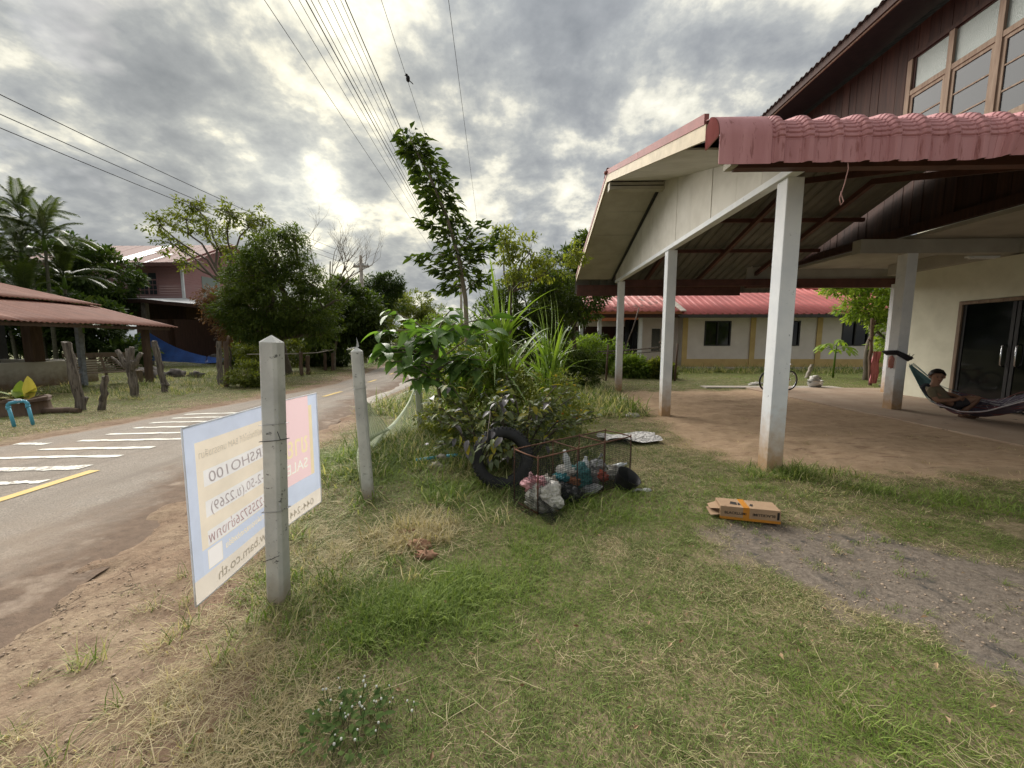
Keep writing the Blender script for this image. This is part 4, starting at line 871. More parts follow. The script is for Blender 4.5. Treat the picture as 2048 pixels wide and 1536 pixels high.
# white sack on the grass
P = []
for i in range(15):
    row = []
    for j in range(9):
        a, b = i / 14, j / 8; x = 1.16 + .80 * a + .03 * math.sin(b * 9) - .06 * (1 - a) * math.sin(b * 3); yv = 5.32 + .45 * b + .03 * math.sin(a * 8) + .05 * a; row.append((x, yv, gzf(x, yv) + .055 + .02 * math.sin(a * 7 + b * 3) + .018 * math.sin(b * 11 + a * 4)))
    P.append(row)
tag(MB().grid(P).build('empty_sack', bagmat('white woven sack', (.64, .62, .60), (.40, .38, .37), .7, 9)), 'flat white woven sack lying on the grass by the dirt', 'sack')
# ------------------------------------------------------------------ cardboard box
M_card = pm('cardboard', (.37, .25, .155), (.30, .195, .12), 5, .85, .2, 60, (1, 1, 1), spots=((.24, .15, .09), 12, .66)); M_tape = pm('orange tape', (.52, .21, .02), (.43, .165, .015), 8, .35, .1, 40, spec=.6); M_print = pm('black print', (.03, .026, .024))
bx = thing('cardboard_box', (1.83, 3.10, 0), 'long cardboard box sealed with orange tape on the bare patch edge', 'box')
bx.rotation_euler = (0, 0, rad(-13)); bR = Matrix.Translation((1.83, 3.10, gzf(1.83, 3.1) + .012)) @ Matrix.Rotation(rad(-13), 4, 'Z')
BLn, BW, BHt = .43, .175, .105
def bxp(mb, name, mat, parent=None, th=None):
    me = mb.mesh(name); me.transform(bR); o = mesh_obj(name, me, mat, parent or bx); return o
h2 = BHt
carton = bxp(MB().box(-BLn / 2, BLn / 2, -BW / 2, BW / 2, 0, h2), 'carton', M_card); bevel(carton, .003)
bxp(MB().box(-.05, -.005, -BW / 2 - .0015, BW / 2 + .0015, .001, h2 + .0015), 'tape', M_tape)
bxp(MB().box(-BLn / 2 - .001, BLn / 2 + .001, -BW / 2 - .0012, -BW / 2 + .05, -.001, .020), 'tape', M_tape); bxp(MB().box(.19, .205, -BW / 2 - .0025, -BW / 2, .03, .09), 'print', M_print)
bxp(MB().add([(-BLn / 2, -.07, .075), (-BLn / 2 - .065, -.03, .055), (-BLn / 2 - .07, .05, .06), (-BLn / 2, .07, .08)], [(0, 1, 2, 3)]), 'flap', M_card)
bxp(MB().add([(-BLn / 2, -.08, .03), (-BLn / 2 - .07, -.085, .02), (-BLn / 2 - .085, .02, .045), (-BLn / 2, .06, .04)], [(0, 1, 2, 3)]), 'flap', M_card)
for q in ([(-.135, -.03), (-.085, -.045), (-.075, .01), (-.115, .022)], [(-.078, -.045), (-.055, -.04), (-.055, .0), (-.068, .008)], [(.005, -.04), (.024, -.048), (.042, -.005), (.026, .005)]):
    bxp(MB().add([(a, b, h2 + .002) for a, b in q], [(0, 1, 2, 3)]), 'print', M_print)
def box_text(body, x0, z0, hgt, flip):
    me = text_mesh(body, True); mx = max(v.co.x for v in me.vertices)
    for v in me.vertices:
        tx, tz = v.co.x * hgt * 1.0, v.co.y * hgt
        if flip: tx, tz = mx * hgt - tx, .72 * hgt - tz
        v.co = bR @ Vector((x0 + tx, -BW / 2 - .0022, z0 + tz))
    me.materials.clear(); me.materials.append(M_print); mesh_obj('lettering', me, None, bx)
box_text('BLACKLUMI', -.185, .045, .030, False); box_text('BLACKLUMI', .02, .045, .030, True)
# ------------------------------------------------------------------ blue pipe lying in the grass, black rim, small litter
M_pvc = pm('blue pvc', (.06, .33, .44), (.05, .26, .36), 6, .45, .1, 40, spots=((.30, .28, .24), 12, .68))
pp = thing('water_pipe', (-1.05, 4.45, 0), 'faded blue pipe lying in the grass, wrapped with rags', 'pipe')
MB().tube([(-1.25, 4.42, .06), (-.98, 4.48, .085)], .018, 10).build('pipe', M_pvc, pp); MB().tube([(-.90, 4.49, .09), (-.74, 4.52, .10), (-.735, 4.52, .05)], .02, 10).build('pipe', M_pvc, pp)
MB().blob((-.95, 4.47, .085), (.06, .04, .035), 41, .5).build('rag', B_tan, pp); tag(MB().blob((-.98, 4.30, .03), (.07, .05, .05), 43, .5).build('stone', M_conc), 'pale grey stone under the blue pipe', 'stone')
tag(MB().lathe((1.75, 9.9, .05), [(.22, .04), (.24, .05), (.24, .0), (.20, -.02), (.2, .03), (.22, .04)], 24, (0, -.1, 1)).build('basin_rim', M_black), 'black rubber basin sunk in the lawn', 'basin')
tag(MB().add([(-.04, 1.09, .035), (-.015, 1.085, .038), (-.012, 1.115, .05), (-.035, 1.12, .046)], [(0, 1, 2, 3)]).build('paper_scrap', S_blue), 'scrap of light blue paper in the lawn', 'litter')
for (x, yv, r_, s_) in ((-.72, 2.57, .055, 3), (-.84, 2.74, .04, 5), (-.64, 2.44, .045, 9)):
    tag(MB().blob((x, yv, .03), (r_ * 1.4, r_ * .9, r_ * .6), s_, 1.1, 16, 10, 3.4).build('earth_clod', pm('red clay%d' % s_, (.34, .19, .12), (.22, .125, .08), 14, .95, .6, 40)), {3: 'largest red clay clod behind the thick concrete post', 5: 'smallest red clay clod beside the dry grass heap', 9: 'flat red clay clod in front of the other clods'}[s_], 'clod', 'clay clods behind the concrete post')

# ------------------------------------------------------------------ open shed across the road
M_rustroof = pm('rusted corrugated roof', (.27, .12, .082), (.19, .085, .06), 1.2, .75, .3, 30, (1, 3, 1), spots=((.32, .24, .19), 2.2, .70))
M_greyw = pm('grey weathered timber', (.24, .205, .17), (.085, .07, .06), 3.5, .9, .9, 14, (9, 9, .6), objvar=.15, bdist=.03, lo=.42, hi=.60)
M_brown = pm('brown timber', (.15, .10, .07), (.09, .06, .045), 3, .85, .4, 40, (5, 5, .7), objvar=.15); M_lowwall = pm('shed plaster', (.76, .74, .69), (.64, .61, .55), 1.5, .9, .2, 40, low=((.27, .19, .13), .05, .62))
shed = thing('open_shed', (-15.3, 10.5, 0), 'low open shed with rusty corrugated roof and plastered half wall', 'shed')
def shed_roof(xe, ze, xt, zt, ya, yb, name='roof_sheet', wid=.85, dz=0):
    yv = ya
    while yv < yb - .02:
        b = min(yv + wid + .03, yb); n = int((b - yv) / .022); P = []
        for i in range(n + 1):
            q = yv + (b - yv) * i / n; h = .016 * math.sin(2 * PI * q / .125) + dz + .015 * math.sin(q * 1.7); P.append([(xe + (xt - xe) * k / 5 + (.04 * math.sin(q * 2.3) if k == 0 else 0), q, ze + (zt - ze) * k / 5 + h) for k in range(6)])
        o = MB().grid(P).build(name, M_rustroof, shed); s_ = o.modifiers.new('thick', 'SOLIDIFY'); s_.thickness = .006; dz += .0; yv += wid
shed_roof(-12.45, 1.95, -15.6, 2.74, 4.5, 13.9); shed_roof(-15.2, 2.72, -19.0, 3.55, 4.5, 13.9, dz=.02)
MB().box(-12.65, -12.55, 4.5, 13.7, 1.83, 1.92).build('eave_beam', M_brown, shed); MB().box(-15.5, -15.4, 4.5, 13.7, 2.5, 2.62).build('roof_beam', M_brown, shed)
for yv in (6, 8, 10, 12, 13.6): MB().bar((-12.6, yv, 1.93), (-18.8, yv, 3.43), .05, .08).build('rafter', M_brown, shed)
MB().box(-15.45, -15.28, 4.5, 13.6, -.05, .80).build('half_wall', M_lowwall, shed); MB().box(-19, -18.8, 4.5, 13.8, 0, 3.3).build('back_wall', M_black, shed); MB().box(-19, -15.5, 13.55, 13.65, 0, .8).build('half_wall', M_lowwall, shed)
M_bluew = pm('flaking pale blue paint', (.34, .37, .42), (.20, .20, .20), 9, .85, .3, 40)
MB().bar((-13.85, 11.9, 0), (-13.85, 11.9, 2.25), .12).build('post', M_bluew, shed); MB().bar((-13.0, 13.2, 0), (-13.0, 13.2, 2.05), .16).build('post', M_brown, shed)
MB().bar((-15.36, 11.9, .8), (-15.36, 11.9, 2.6), .3).build('post', M_brown, shed); MB().bar((-15.36, 9, .8), (-15.36, 9, 2.6), .2).build('post', M_brown, shed)
M_bench = pm('bench timber', (.30, .235, .175), (.20, .15, .11), 3, .85, .4, 40, (5, 5, .7))
bench = thing('slatted_bench', (-13.6, 12.6, 0), 'wooden slatted bench standing before the shed half wall', 'bench')
b0, b1 = Vector((-13.95, 11.75, 0)), Vector((-13.35, 13.35, 0)); bd = (b1 - b0).normalized(); bq = Vector((-bd.y, bd.x, 0))
def BP(s, q, z): r_ = b0.lerp(b1, s) + bq * q; return Vector((r_.x, r_.y, z))
for k in range(7): MB().bar(BP(0, .34 + .028 * k, .47 + .075 * k), BP(1, .34 + .028 * k, .47 + .075 * k), .02, .035).build('back_slat', M_bench, bench)
MB().bar(BP(-.02, .56, 1.0), BP(1.02, .56, 1.0), .03, .12).build('top_rail', M_bench, bench)
for k in range(5): MB().bar(BP(0, -.05 + .08 * k, .42), BP(1, -.05 + .08 * k, .42), .065, .025).build('seat_slat', M_bench, bench)
for s in (.06, .5, .94): MB().bar(BP(s, .30, .3), BP(s, .57, 1.0), .06, .04).build('back_brace', M_bench, bench)
for s in (.05, .95):
    for q in (0, .3): MB().bar(BP(s, q, 0), BP(s, q, .41), .08).build('leg', M_bench, bench)
    MB().bar(BP(s, -.08, .62), BP(s, .4, .62), .06, .04).build('arm_rest', M_bench, bench)

# ------------------------------------------------------------------ old wooden posts on the verge
def stump(x, y, h, r, lean, label, seed, forks=(), mat=None, n=9):
    rr_ = random.Random(seed); r *= .62; o = thing('wooden_post', (x, y, 0), label, 'post'); pts = []; rs = []
    for i in range(n + 1):
        q = i / n; pts.append((x + lean[0] * q + rr_.uniform(-.018, .018), y + lean[1] * q + rr_.uniform(-.018, .018), -.1 + (h + .1) * q)); rs.append(r * (1.08 - .12 * q + rr_.uniform(-.10, .10)))
    mb = MB(); P = []; m = 11; fl = [1 + rr_.uniform(-.16, .12) for _ in range(m)]
    for (a, b, c), q in zip(pts, rs): row = [(a + math.cos(2 * PI * k / m) * q * fl[k], b + math.sin(2 * PI * k / m) * q * fl[k], c + (rr_.uniform(-.03, .03) if c > h * .98 else 0)) for k in range(m)]; P.append(row + [row[0]])
    mb.grid(P); b_ = len(mb.v); mb.add(P[-1][:m], [tuple(range(m))]); mb.build('trunk', mat or M_greyw, o)
    for (q, dx, dy, dz, fr) in forks:
        a = Vector(pts[int(q * n)]); b = a + Vector((dx, dy, dz)); MB().tube([a, a.lerp(b, .4) + Vector((dx * .12, dy * .12, 0)), a.lerp(b, .75), b], [fr * 1.2, fr, fr * .95, fr * .85], 8).build('branch_stub', mat or M_greyw, o)
    return o
stump(-9.16, 7.77, 1.42, .135, (-.14, .0), 'tall thick grey stump with a split mossy foot beside the planter', 1, ((.12, .10, .05, .22, .04),))
stump(-8.80, 7.80, .72, .095, (.19, .0), 'short leaning grey post on the verge beside the tall stump', 2)
stump(-10.0, 9.71, .80, .14, (-.04, 0), 'pollarded trunk with many cut branch stubs before the bench', 3, ((.95, -.28, 0, .52, .055), (.95, -.1, .1, .55, .06), (.95, .12, 0, .60, .06), (.8, .16, -.1, .35, .05), (.9, .25, .1, .45, .055), (.7, -.2, .05, .30, .04), (.95, -.45, 0, .35, .03)))
stump(-10.08, 10.69, 1.45, .115, (-.22, 0), 'knotty pale post leaning back, standing by the shed corner post', 4, ((.3, .02, .0, .03, .1),))
stump(-9.94, 12.5, 1.45, .12, (.06, 0), 'straight square-topped grey post of the pair by the small bush', 5); stump(-9.30, 11.95, 1.42, .10, (.08, 0), 'dark split post of the pair by the small bush', 6, ((.9, .12, 0, .35, .035),), M_brown)
for x, yv, h, lb in ((-9.20, 15.95, 1.0, 'mossy dark post by the road, rope tied at its top'), (-9.28, 16.6, .8, 'thin dark post by the road between two roped posts'), (-9.75, 19.0, .85, 'dark forked post at the side lane, dead branch on it'), (-9.23, 18.7, .85, 'dark upright post at the side lane beside the forked one')):
    stump(x, yv, h, .12, (.02, 0), lb, int(yv * 10), mat=M_brown)
tag(MB().tube([(-9.75, 13.6, .98), (-9.3, 15.95, .93), (-9.2, 17.3, .93), (-9.2, 18.7, 1.02)], .022, 6).build('rope_rail', M_conc), 'pale pole lashed across the dark roadside posts', 'pole')
tag(MB().tube([(-9.9, 19.0, 1.0), (-9.6, 18.8, 1.02), (-9.3, 18.7, .98), (-9.05, 18.6, 1.05)], .025, 5).build('dead_branch', M_conc), 'pale dead branch resting on the lane posts', 'branch')
# ------------------------------------------------------------------ blue standpipe and stump planter
sp_ = thing('standpipe', (-8.5, 6.3, 0), 'light blue arched water pipe with a white cap on the verge', 'pipe')
M_pvc2 = pm('sky blue pvc', (.10, .38, .52), (.08, .31, .44), 4, .4, .05, 40)
a, b = Vector((-8.55, 6.23, -.05)), Vector((-8.43, 6.39, -.05)); la, lb = a + Vector((-.07, 0, .41)), b + Vector((-.06, 0, .41))
MB().tube([a, la], .024, 12).build('riser', M_pvc2, sp_); MB().tube([b, lb], .024, 12).build('riser', M_pvc2, sp_)
arc = [la + Vector((0, 0, -.02)), la + Vector((.004, 0, .03)), la + Vector((.025, .01, .055)), la + Vector((.06, .02, .062)), lb + Vector((-.06, -.02, .068)), lb + Vector((-.025, -.01, .06)), lb + Vector((-.004, 0, .03)), lb + Vector((0, 0, -.02))]
MB().tube(arc, .027, 12).build('elbow_arch', M_pvc2, sp_)
for q in (la, lb): MB().tube([q + Vector((0, 0, -.05)), q + Vector((0, 0, .0))], .030, 12).build('collar', M_pvc2, sp_)
MB().lathe(la.lerp(lb, .52) + Vector((0, 0, .095)), [(.0, .018), (.04, .016), (.042, .0), (.02, -.01), (.018, -.06)], 12).build('cap', S_wt, sp_)
pl = thing('stump_planter', (-9.85, 7.35, 0), 'hollow tree stump used as planter with large yellow-green leaves', 'planter')
mb = MB(); P = []
for i, (r_, z) in enumerate(((.42, -.05), (.38, .12), (.36, .25), (.40, .33), (.33, .34), (.30, .20))):
    row = [(-9.85 + math.cos(2 * PI * k / 16) * r_ * .85 * (1 + .10 * math.sin(k * 2.3)), 7.35 + math.sin(2 * PI * k / 16) * r_ * (1 + .1 * math.cos(k * 1.7)), z + .02 * math.sin(k * 2)) for k in range(16)]; P.append(row + [row[0]])
mb.grid(P).build('stump', M_brown, pl); MB().lathe((-9.85, 7.35, .28), [(0, 0), (.38, 0)], 14).build('soil', M_brown, pl)
M_yleaf = leafmat('yellow croton leaf', (.36, .33, .05), (.60, .52, .14), (1, 1, .6), .35); M_gleaf = leafmat('green croton leaf', (.10, .17, .03), (.22, .28, .05), (1.2, 1.3, .5), .35)
def big_leaf_mesh(name, L, W, droop=.25, fold=.12, wave=0.0, nl=7, tint=.5, wp=.8, cut=False):
    P = []; tn = []
    for i in range(nl + 1):
        q = i / nl; w = W / 2 * (math.sin(PI * q ** wp) ** .75 if 0 < q < 1 else .02) * (1 + wave * math.sin(q * 17)); y = L * (q - .12 * droop * q * q); z = -L * droop * q * q
        P.append([(-w, y, z + fold * w * 1.6), (-w * .5, y, z + fold * w * .7), (0, y, z), (w * .5, y, z + fold * w * .7), (w, y, z + fold * w * 1.6)])
        tn += [tint + .12 * math.sin(q * 5), tint + .1, tint - .12, tint + .1, tint + .12 * math.sin(q * 5 + 1)]
    me = MB().grid(P).mesh(name); at = me.attributes.new('tint', 'FLOAT', 'POINT'); at.data.foreach_set('value', np.clip(tn, 0, 1).astype(np.float32)); return me
def aim(d, roll=0.0):
    """euler turning local +Y to d, keeping local +Z up-ish"""
    d = Vector(d).normalized(); up = Vector((0, 0, 1)) if abs(d.z) < .97 else Vector((1, 0, 0)); x = d.cross(up).normalized(); z = x.cross(d).normalized()
    m = Matrix((x, d, z)).transposed(); return (m @ Matrix.Rotation(roll, 3, 'Y')).to_euler()
LB = [big_leaf_mesh('leaf', .62, .30, .15, .1, .06), big_leaf_mesh('leaf', .5, .24, .5, .1, .06)]
for i, (az, el, k, mt) in enumerate(((75, 75, 0, M_yleaf), (120, 70, 0, M_gleaf), (175, 45, 1, M_yleaf), (200, 30, 1, M_yleaf), (150, 60, 1, M_gleaf), (20, 50, 1, M_gleaf), (240, 50, 1, M_gleaf), (330, 35, 1, M_gleaf), (60, 65, 1, M_yleaf))):
    me = LB[k].copy(); me.materials.clear(); mesh_obj('leaf', me, mt, pl, (-9.85 + random.uniform(-.15, .1), 7.35 + random.uniform(-.1, .1), .30), aim((math.cos(rad(az)) * math.cos(rad(el)), math.sin(rad(az)) * math.cos(rad(el)) * .6, math.sin(rad(el)))), random.uniform(.6, .8))
tag(MB().tube([(-9.5, 7.4, .06), (-9.1, 7.5, .07), (-8.85, 7.45, .06)], [.07, .06, .05], 8).build('fallen_log', M_brown), 'dark fallen log lying between planter and tall stump', 'log')

# ------------------------------------------------------------------ red house beyond the yard
M_mar = pm('maroon boarded wall', (.37, .205, .20), (.31, .165, .165), .6, .85, .1, 10); M_marroof = pm('maroon roof sheet', (.24, .115, .092), (.18, .085, .07), .5, .7, .15, 8, spots=((.24, .17, .14), .8, .66)); M_pale = pm('pale new sheet', (.58, .60, .62), (.48, .49, .50), 1, .4, .1, 10)
red = thing('red_house', (-27, 29, 0), 'two-storey maroon boarded house with rusty roof beyond the palms', 'house')
x0, x1, ya, yb = -33.5, -22.7, 26.0, 33.5
z = 4.1
while z < 6.5:
    z2 = min(z + .165, 6.55); MB().box(x0, x1, ya - .012, ya + .02, z + .008, z2).build('wall_board', M_mar, red)
    z = z2
z = 4.1
while z < 8.4:
    z2 = z + .165; half = 3.75 if z2 < 6.5 else 3.75 * (8.6 - z2) / 2.1
    MB().box(x1 - .02, x1 + .012, 29.75 - half, 29.75 + half, z + .008, z2).build('wall_board', M_mar, red); z = z2
MB().box(x1 + .0, x1 + .16, ya - .10, ya - .013, 4.1, 6.6).build('corner_post', M_pillar, red)
for a, b in ((-26.2, -24.35),):
    w = MB().box(a, b, ya - .05, ya - .02, 4.5, 6.0).build('window', M_mar, red); M_wf = pm('red window frame', (.11, .045, .04))
    for k in range(3):
        q0 = a + .06 + k * (b - a - .06) / 3; q1 = q0 + (b - a - .06) / 3 - .06
        MB().box(q0, q1, ya - .06, ya - .051, 5.55, 5.95).build('pane', M_frost if k < 2 else M_glass, w)
        for zz0, zz1 in ((4.55, 4.83), (4.87, 5.15), (5.19, 5.47)):
            for c in (0, 1): m_ = (q0 + q1) / 2; MB().box(q0 + .02 if c == 0 else m_ + .02, m_ - .02 if c == 0 else q1 - .02, ya - .06, ya - .051, zz0, zz1).build('pane', M_glass, w)
MB().box(x1 + .013, x1 + .04, 27.6, 29.2, 4.5, 6.0).build('window', M_frost, red)
def rsheet(xa, xb, y0_, z0_, y1_, z1_, mat=None, nm='roof_sheet'):
    return MB().add([(xa, y0_, z0_), (xb, y0_, z0_), (xb, y1_, z1_), (xa, y1_, z1_), (xa, y0_, z0_ - .04), (xb, y0_, z0_ - .04), (xb, y1_, z1_ - .04), (xa, y1_, z1_ - .04)], [(0, 1, 2, 3), (4, 7, 6, 5), (0, 4, 5, 1), (1, 5, 6, 2), (2, 6, 7, 3), (3, 7, 4, 0)]).build(nm, mat or M_marroof, red)
xv = -34.3; k = 0
while xv < -21.9:
    off = random.uniform(0, .02); rsheet(xv, xv + .78, 25.1, 6.42 + off, 29.75, 8.62 + off, M_pale if k in (9,) else None); 
    if k in (4, 6, 10, 12): rsheet(xv + .3, xv + .52, 25.12, 6.46 + off, 27.2 + .5 * (k % 3), 7.44 + .24 * (k % 3) + off, M_pale, 'patch_sheet')
    xv += .8; k += 1
rsheet(-34.3, -21.9, 34.4, 6.42, 29.76, 8.62); MB().box(-34.3, -21.9, 25.02, 25.09, 6.22, 6.46).build('fascia', M_steel, red); MB().bar((-21.87, 25.1, 6.42), (-21.87, 29.75, 8.58), .06, .22).build('barge_board', M_pinkd, red); MB().bar((-21.87, 34.4, 6.42), (-21.87, 29.75, 8.58), .06, .22).build('barge_board', M_pinkd, red)
# lean-to porch with pale edged roof
M_porch = pm('porch roof sheet', (.40, .42, .44), (.32, .33, .34), 1, .5, .1, 12)
for i in range(9):
    a = -34 + i * 1.28; o = rsheet(a, a + 1.29, 22.6, 3.93, 26.0, 4.32, M_porch, 'porch_sheet')
MB().add([(-22.5, 22.6, 3.93), (-17.6, 22.6, 3.45), (-17.6, 33, 3.45), (-22.6, 33, 4.2), (-22.6, 26, 4.3)], [(0, 1, 2, 3, 4)]).build('porch_sheet', M_pale, red)
MB().box(-34, -22.5, 22.55, 22.60, 3.66, 3.86).build('porch_fascia', M_darkw, red); MB().bar((-22.5, 22.55, 3.80), (-17.6, 22.55, 3.34), .05, .18).build('porch_fascia', M_darkw, red)
MB().box(-33.5, -22.7, 25.95, 26.05, 2.9, 4.08).build('floor_beam', M_darkw, red); MB().box(-22.8, -22.7, 26, 33.5, 2.9, 4.08).build('floor_beam', M_darkw, red)
for xq, yq, mt in ((-22.4, 22.9, M_greyw), (-26, 22.9, M_darkw), (-30, 22.9, M_darkw), (-20.2, 25.5, M_darkw), (-18.2, 23.2, M_darkw), (-18.2, 28, M_darkw), (-22.7, 30, M_darkw), (-26.5, 29, M_darkw)): MB().box(xq - .13, xq + .13, yq - .13, yq + .13, 0, 3.75).build('porch_post', mt, red)
MB().box(-33.5, -24, 33.3, 33.5, 0, 4.0).build('rear_wall', M_darkw, red)
M_tarp = bagmat('blue tarp', (.03, .11, .42), (.025, .08, .32), .5, 2)
def tarp(a, b, c, d, label, sag):
    P = []
    for i in range(13):
        row = []
        for j in range(9):
            u, v = i / 12, j / 8; t0 = Vector(a).lerp(Vector(b), u) - Vector((0, 0, sag * math.sin(u * PI))); t1 = Vector(d).lerp(Vector(c), u); q = t0.lerp(t1, v); row.append(q + Vector((0, .10 * math.sin(u * 14 + v * 4) * v, 0)))
        P.append(row)
    return tag(MB().grid(P).build('tarpaulin', M_tarp), label, 'tarp')
tarp((-22.4, 22.7, 2.15), (-18.6, 22.5, .55), (-18.4, 22.2, .15), (-22.6, 22.4, .35), 'blue tarpaulin tied to the porch post and sagging', .25); tarp((-24.1, 23.0, 1.5), (-22.4, 22.75, 2.15), (-22.6, 22.5, .35), (-24.2, 22.8, .3), 'blue tarpaulin fold behind the porch post', .2)
tarp((-18.6, 22.6, .55), (-15.9, 22.4, .62), (-15.9, 22.1, .30), (-18.5, 22.2, .16), 'blue tarpaulin strip lying along the yard', .15)
for (x, yv, r_, s_) in ((-17.2, 23.5, .5, 1), (-16.6, 23.2, .35, 2), (-19.6, 24.5, .55, 3), (-14.6, 14.6, .35, 4), (-13.9, 15.2, .3, 5), (-15.3, 15.6, .35, 6), (-12.9, 15.0, .22, 7)):
    tag(MB().blob((x, yv, r_ * .45), (r_ * 1.2, r_, r_ * .7), s_, .6, 12, 8).build('scrap_heap', pm('scrap%d' % s_, (.16, .14, .13), (.06, .055, .05), 5, .9, .8, 12)), ['', 'grey sack heap on the tarp edge of the red house', 'small grey scrap heap by the yard tarp', 'dark scrap heap under the red house porch', 'brush heap behind the bench', 'brush heap beside the shed corner', 'broken timber heap behind the shed', 'small brush heap near the knotty post'][s_], 'heap')

# ------------------------------------------------------------------ poles, cables, bird
M_cable = pm('black cable', (.012, .012, .013)); 
def upole(x, y, h, label):
    o = thing('utility_pole', (x, y, 0), label, 'pole'); MB().tube([(x, y, -.2), (x, y, h)], [.16, .10], 10).build('mast', M_conc, o); MB().box(x - .5, x + .5, y - .06, y + .06, h - .75, h - .62).build('cross_arm', M_conc, o)
    for dx in (-.42, -.15, .15, .42): MB().lathe((x + dx, y, h - .62), [(.05, 0), (.07, .05), (.04, .09), (.06, .13), (0, .16)], 8).build('insulator', M_pale, o)
upole(-10.4, 25.5, 6.9, 'concrete utility pole rising out of the dark roadside trees'); upole(-5.6, 36.0, 7.6, 'far concrete utility pole behind the leaning leafy tree')
CD = Vector((-.0755, .9971, 0))
def cable(k, dz, r, label, y0=-6, y1=36, kind='overhead'):
    """k: sideways offset per metre of height above the eye"""
    o = thing('power_cable', (k * dz, 0, 0), label, 'cable', 'overhead cables'); pts = []
    for i in range(25):
        y = y0 + (y1 - y0) * i / 24; s = (y - y0) / (y1 - y0); pts.append(Vector((k * dz, 0, 1.45 + dz)) + CD * y + Vector((0, 0, -1.6 * s * (1 - s) * .35)))
    MB().tube(pts, r, 5).build('strand', M_cable, o); return o
for i, (k, dz, r, lb) in enumerate(((-.655, 5.4, .0055, 'lone outer black cable running over the fence posts'), (-.585, 5.3, .005, 'thin cable beside the lone outer cable'), (-.555, 5.3, .005, 'thin cable next to the thick bundle'), (-.535, 5.2, .009, 'thick black bundled cable over the fence'), (-.52, 5.15, .006, 'black cable hugging the thick bundle'),
        (-.50, 5.3, .005, 'cable in the middle of the bundle'), (-.475, 5.4, .005, 'cable at the upper middle of the bundle'), (-.455, 5.5, .005, 'cable below the topmost bundle cable'), (-.435, 5.6, .005, 'cable beside the topmost thick cable'), (-.422, 5.6, .009, 'thick topmost cable of the bundle'),
        (-.318, 6.4, .005, 'single thin cable with a bird perched on it'), (-.123, 5.4, .0045, 'single thin cable nearest the carport roof'))): cable(k, dz, r, lb)
CD = Vector((-.02, 1, 0))
def lcable(x, z, lb):
    o = thing('power_cable', (x, 10, 0), lb, 'cable', 'overhead cables'); pts = [Vector((x + .6 * (1 - i / 20), -6 + 31.5 * i / 20, z - .5 * math.sin(PI * i / 20))) for i in range(21)]; MB().tube(pts, .010, 5).build('strand', M_cable, o)
lcable(-10.6, 6.75, 'upper cable of the trio across the road'); lcable(-10.9, 6.5, 'middle cable of the trio across the road'); lcable(-11.2, 6.35, 'lower cable of the trio across the road')
bb = Vector((-.318 * 6.4, 0, 7.85)) + Vector((-.0755, .9971, 0)) * 10.2; bb.z -= .13
bird = thing('bird', bb, 'small dark bird perched on a thin cable', 'bird'); MB().blob(bb + Vector((0, 0, .07)), (.05, .05, .075), 3, .1, 10, 8).build('body', M_cable, bird); MB().blob(bb + Vector((-.03, 0, .15)), .035, 4, .1, 8, 6).build('head', M_cable, bird); MB().bar(bb + Vector((.03, 0, .03)), bb + Vector((.12, .02, -.04)), .03, .01).build('tail', M_cable, bird)
MB().tube([bb + Vector((-.06, 0, .15)), bb + Vector((-.085, 0, .147))], [.01, .002], 5).build('beak', M_cable, bird)

# ------------------------------------------------------------------ vegetation
def leaf_np(P, D, N, L, W, tint, fold=.2, quad=False):
    D = D / np.linalg.norm(D, axis=1, keepdims=True); Sx = np.cross(D, N); Sx /= np.linalg.norm(Sx, axis=1, keepdims=True) + 1e-9; Nn = np.cross(Sx, D)
    L = L[:, None]; W = W[:, None]; n = len(P)
    if quad:
        Vt = np.stack([P, P + D * L * .45 - Sx * W / 2, P + D * L, P + D * L * .45 + Sx * W / 2], 1).reshape(-1, 3); o = np.arange(n) * 4
        return Vt, np.concatenate([np.stack([o, o + 1, o + 2], 1), np.stack([o, o + 2, o + 3], 1)]), np.repeat(tint, 4)
    mid = P + D * L * .45; up = Nn * W * fold
    Vt = np.stack([P, mid - Sx * W / 2 + up, mid, mid + Sx * W / 2 + up, P + D * L - Nn * L * .12], 1).reshape(-1, 3); o = np.arange(n) * 5
    return Vt, np.concatenate([np.stack([o, o + 2, o + 1], 1), np.stack([o, o + 3, o + 2], 1), np.stack([o + 1, o + 2, o + 4], 1), np.stack([o + 2, o + 3, o + 4], 1)]), np.repeat(tint, 5)
M_bark = pm('bark', (.14, .115, .09), (.08, .065, .05), 6, .9, .6, 40, (3, 3, .6)); M_pbark = pm('pale bark', (.26, .22, .17), (.17, .14, .11), 6, .9, .5, 40)
T_mid = leafmat('mid green foliage', (0.027, 0.051, 0.011), (0.096, 0.130, 0.028), (1.5, 1.6, .5), .35); T_dark = leafmat('dark green foliage', (0.019, 0.040, 0.012), (0.072, 0.109, 0.029), (1.3, 1.4, .5), .3)
T_oliv = leafmat('olive foliage', (0.062, 0.095, 0.022), (0.216, 0.244, 0.058), (1.5, 1.5, .5), .4); T_lite = leafmat('light green foliage', (0.095, 0.167, 0.030), (0.293, 0.382, 0.088), (1.5, 1.6, .5), .4); T_brown = leafmat('dead brown foliage', (.10, .055, .025), (.22, .13, .065), (1.3, 1.1, .7), .3)
def rdir(n, r): v = r.normal(0, 1, (n, 3)); return v / np.linalg.norm(v, axis=1, keepdims=True)
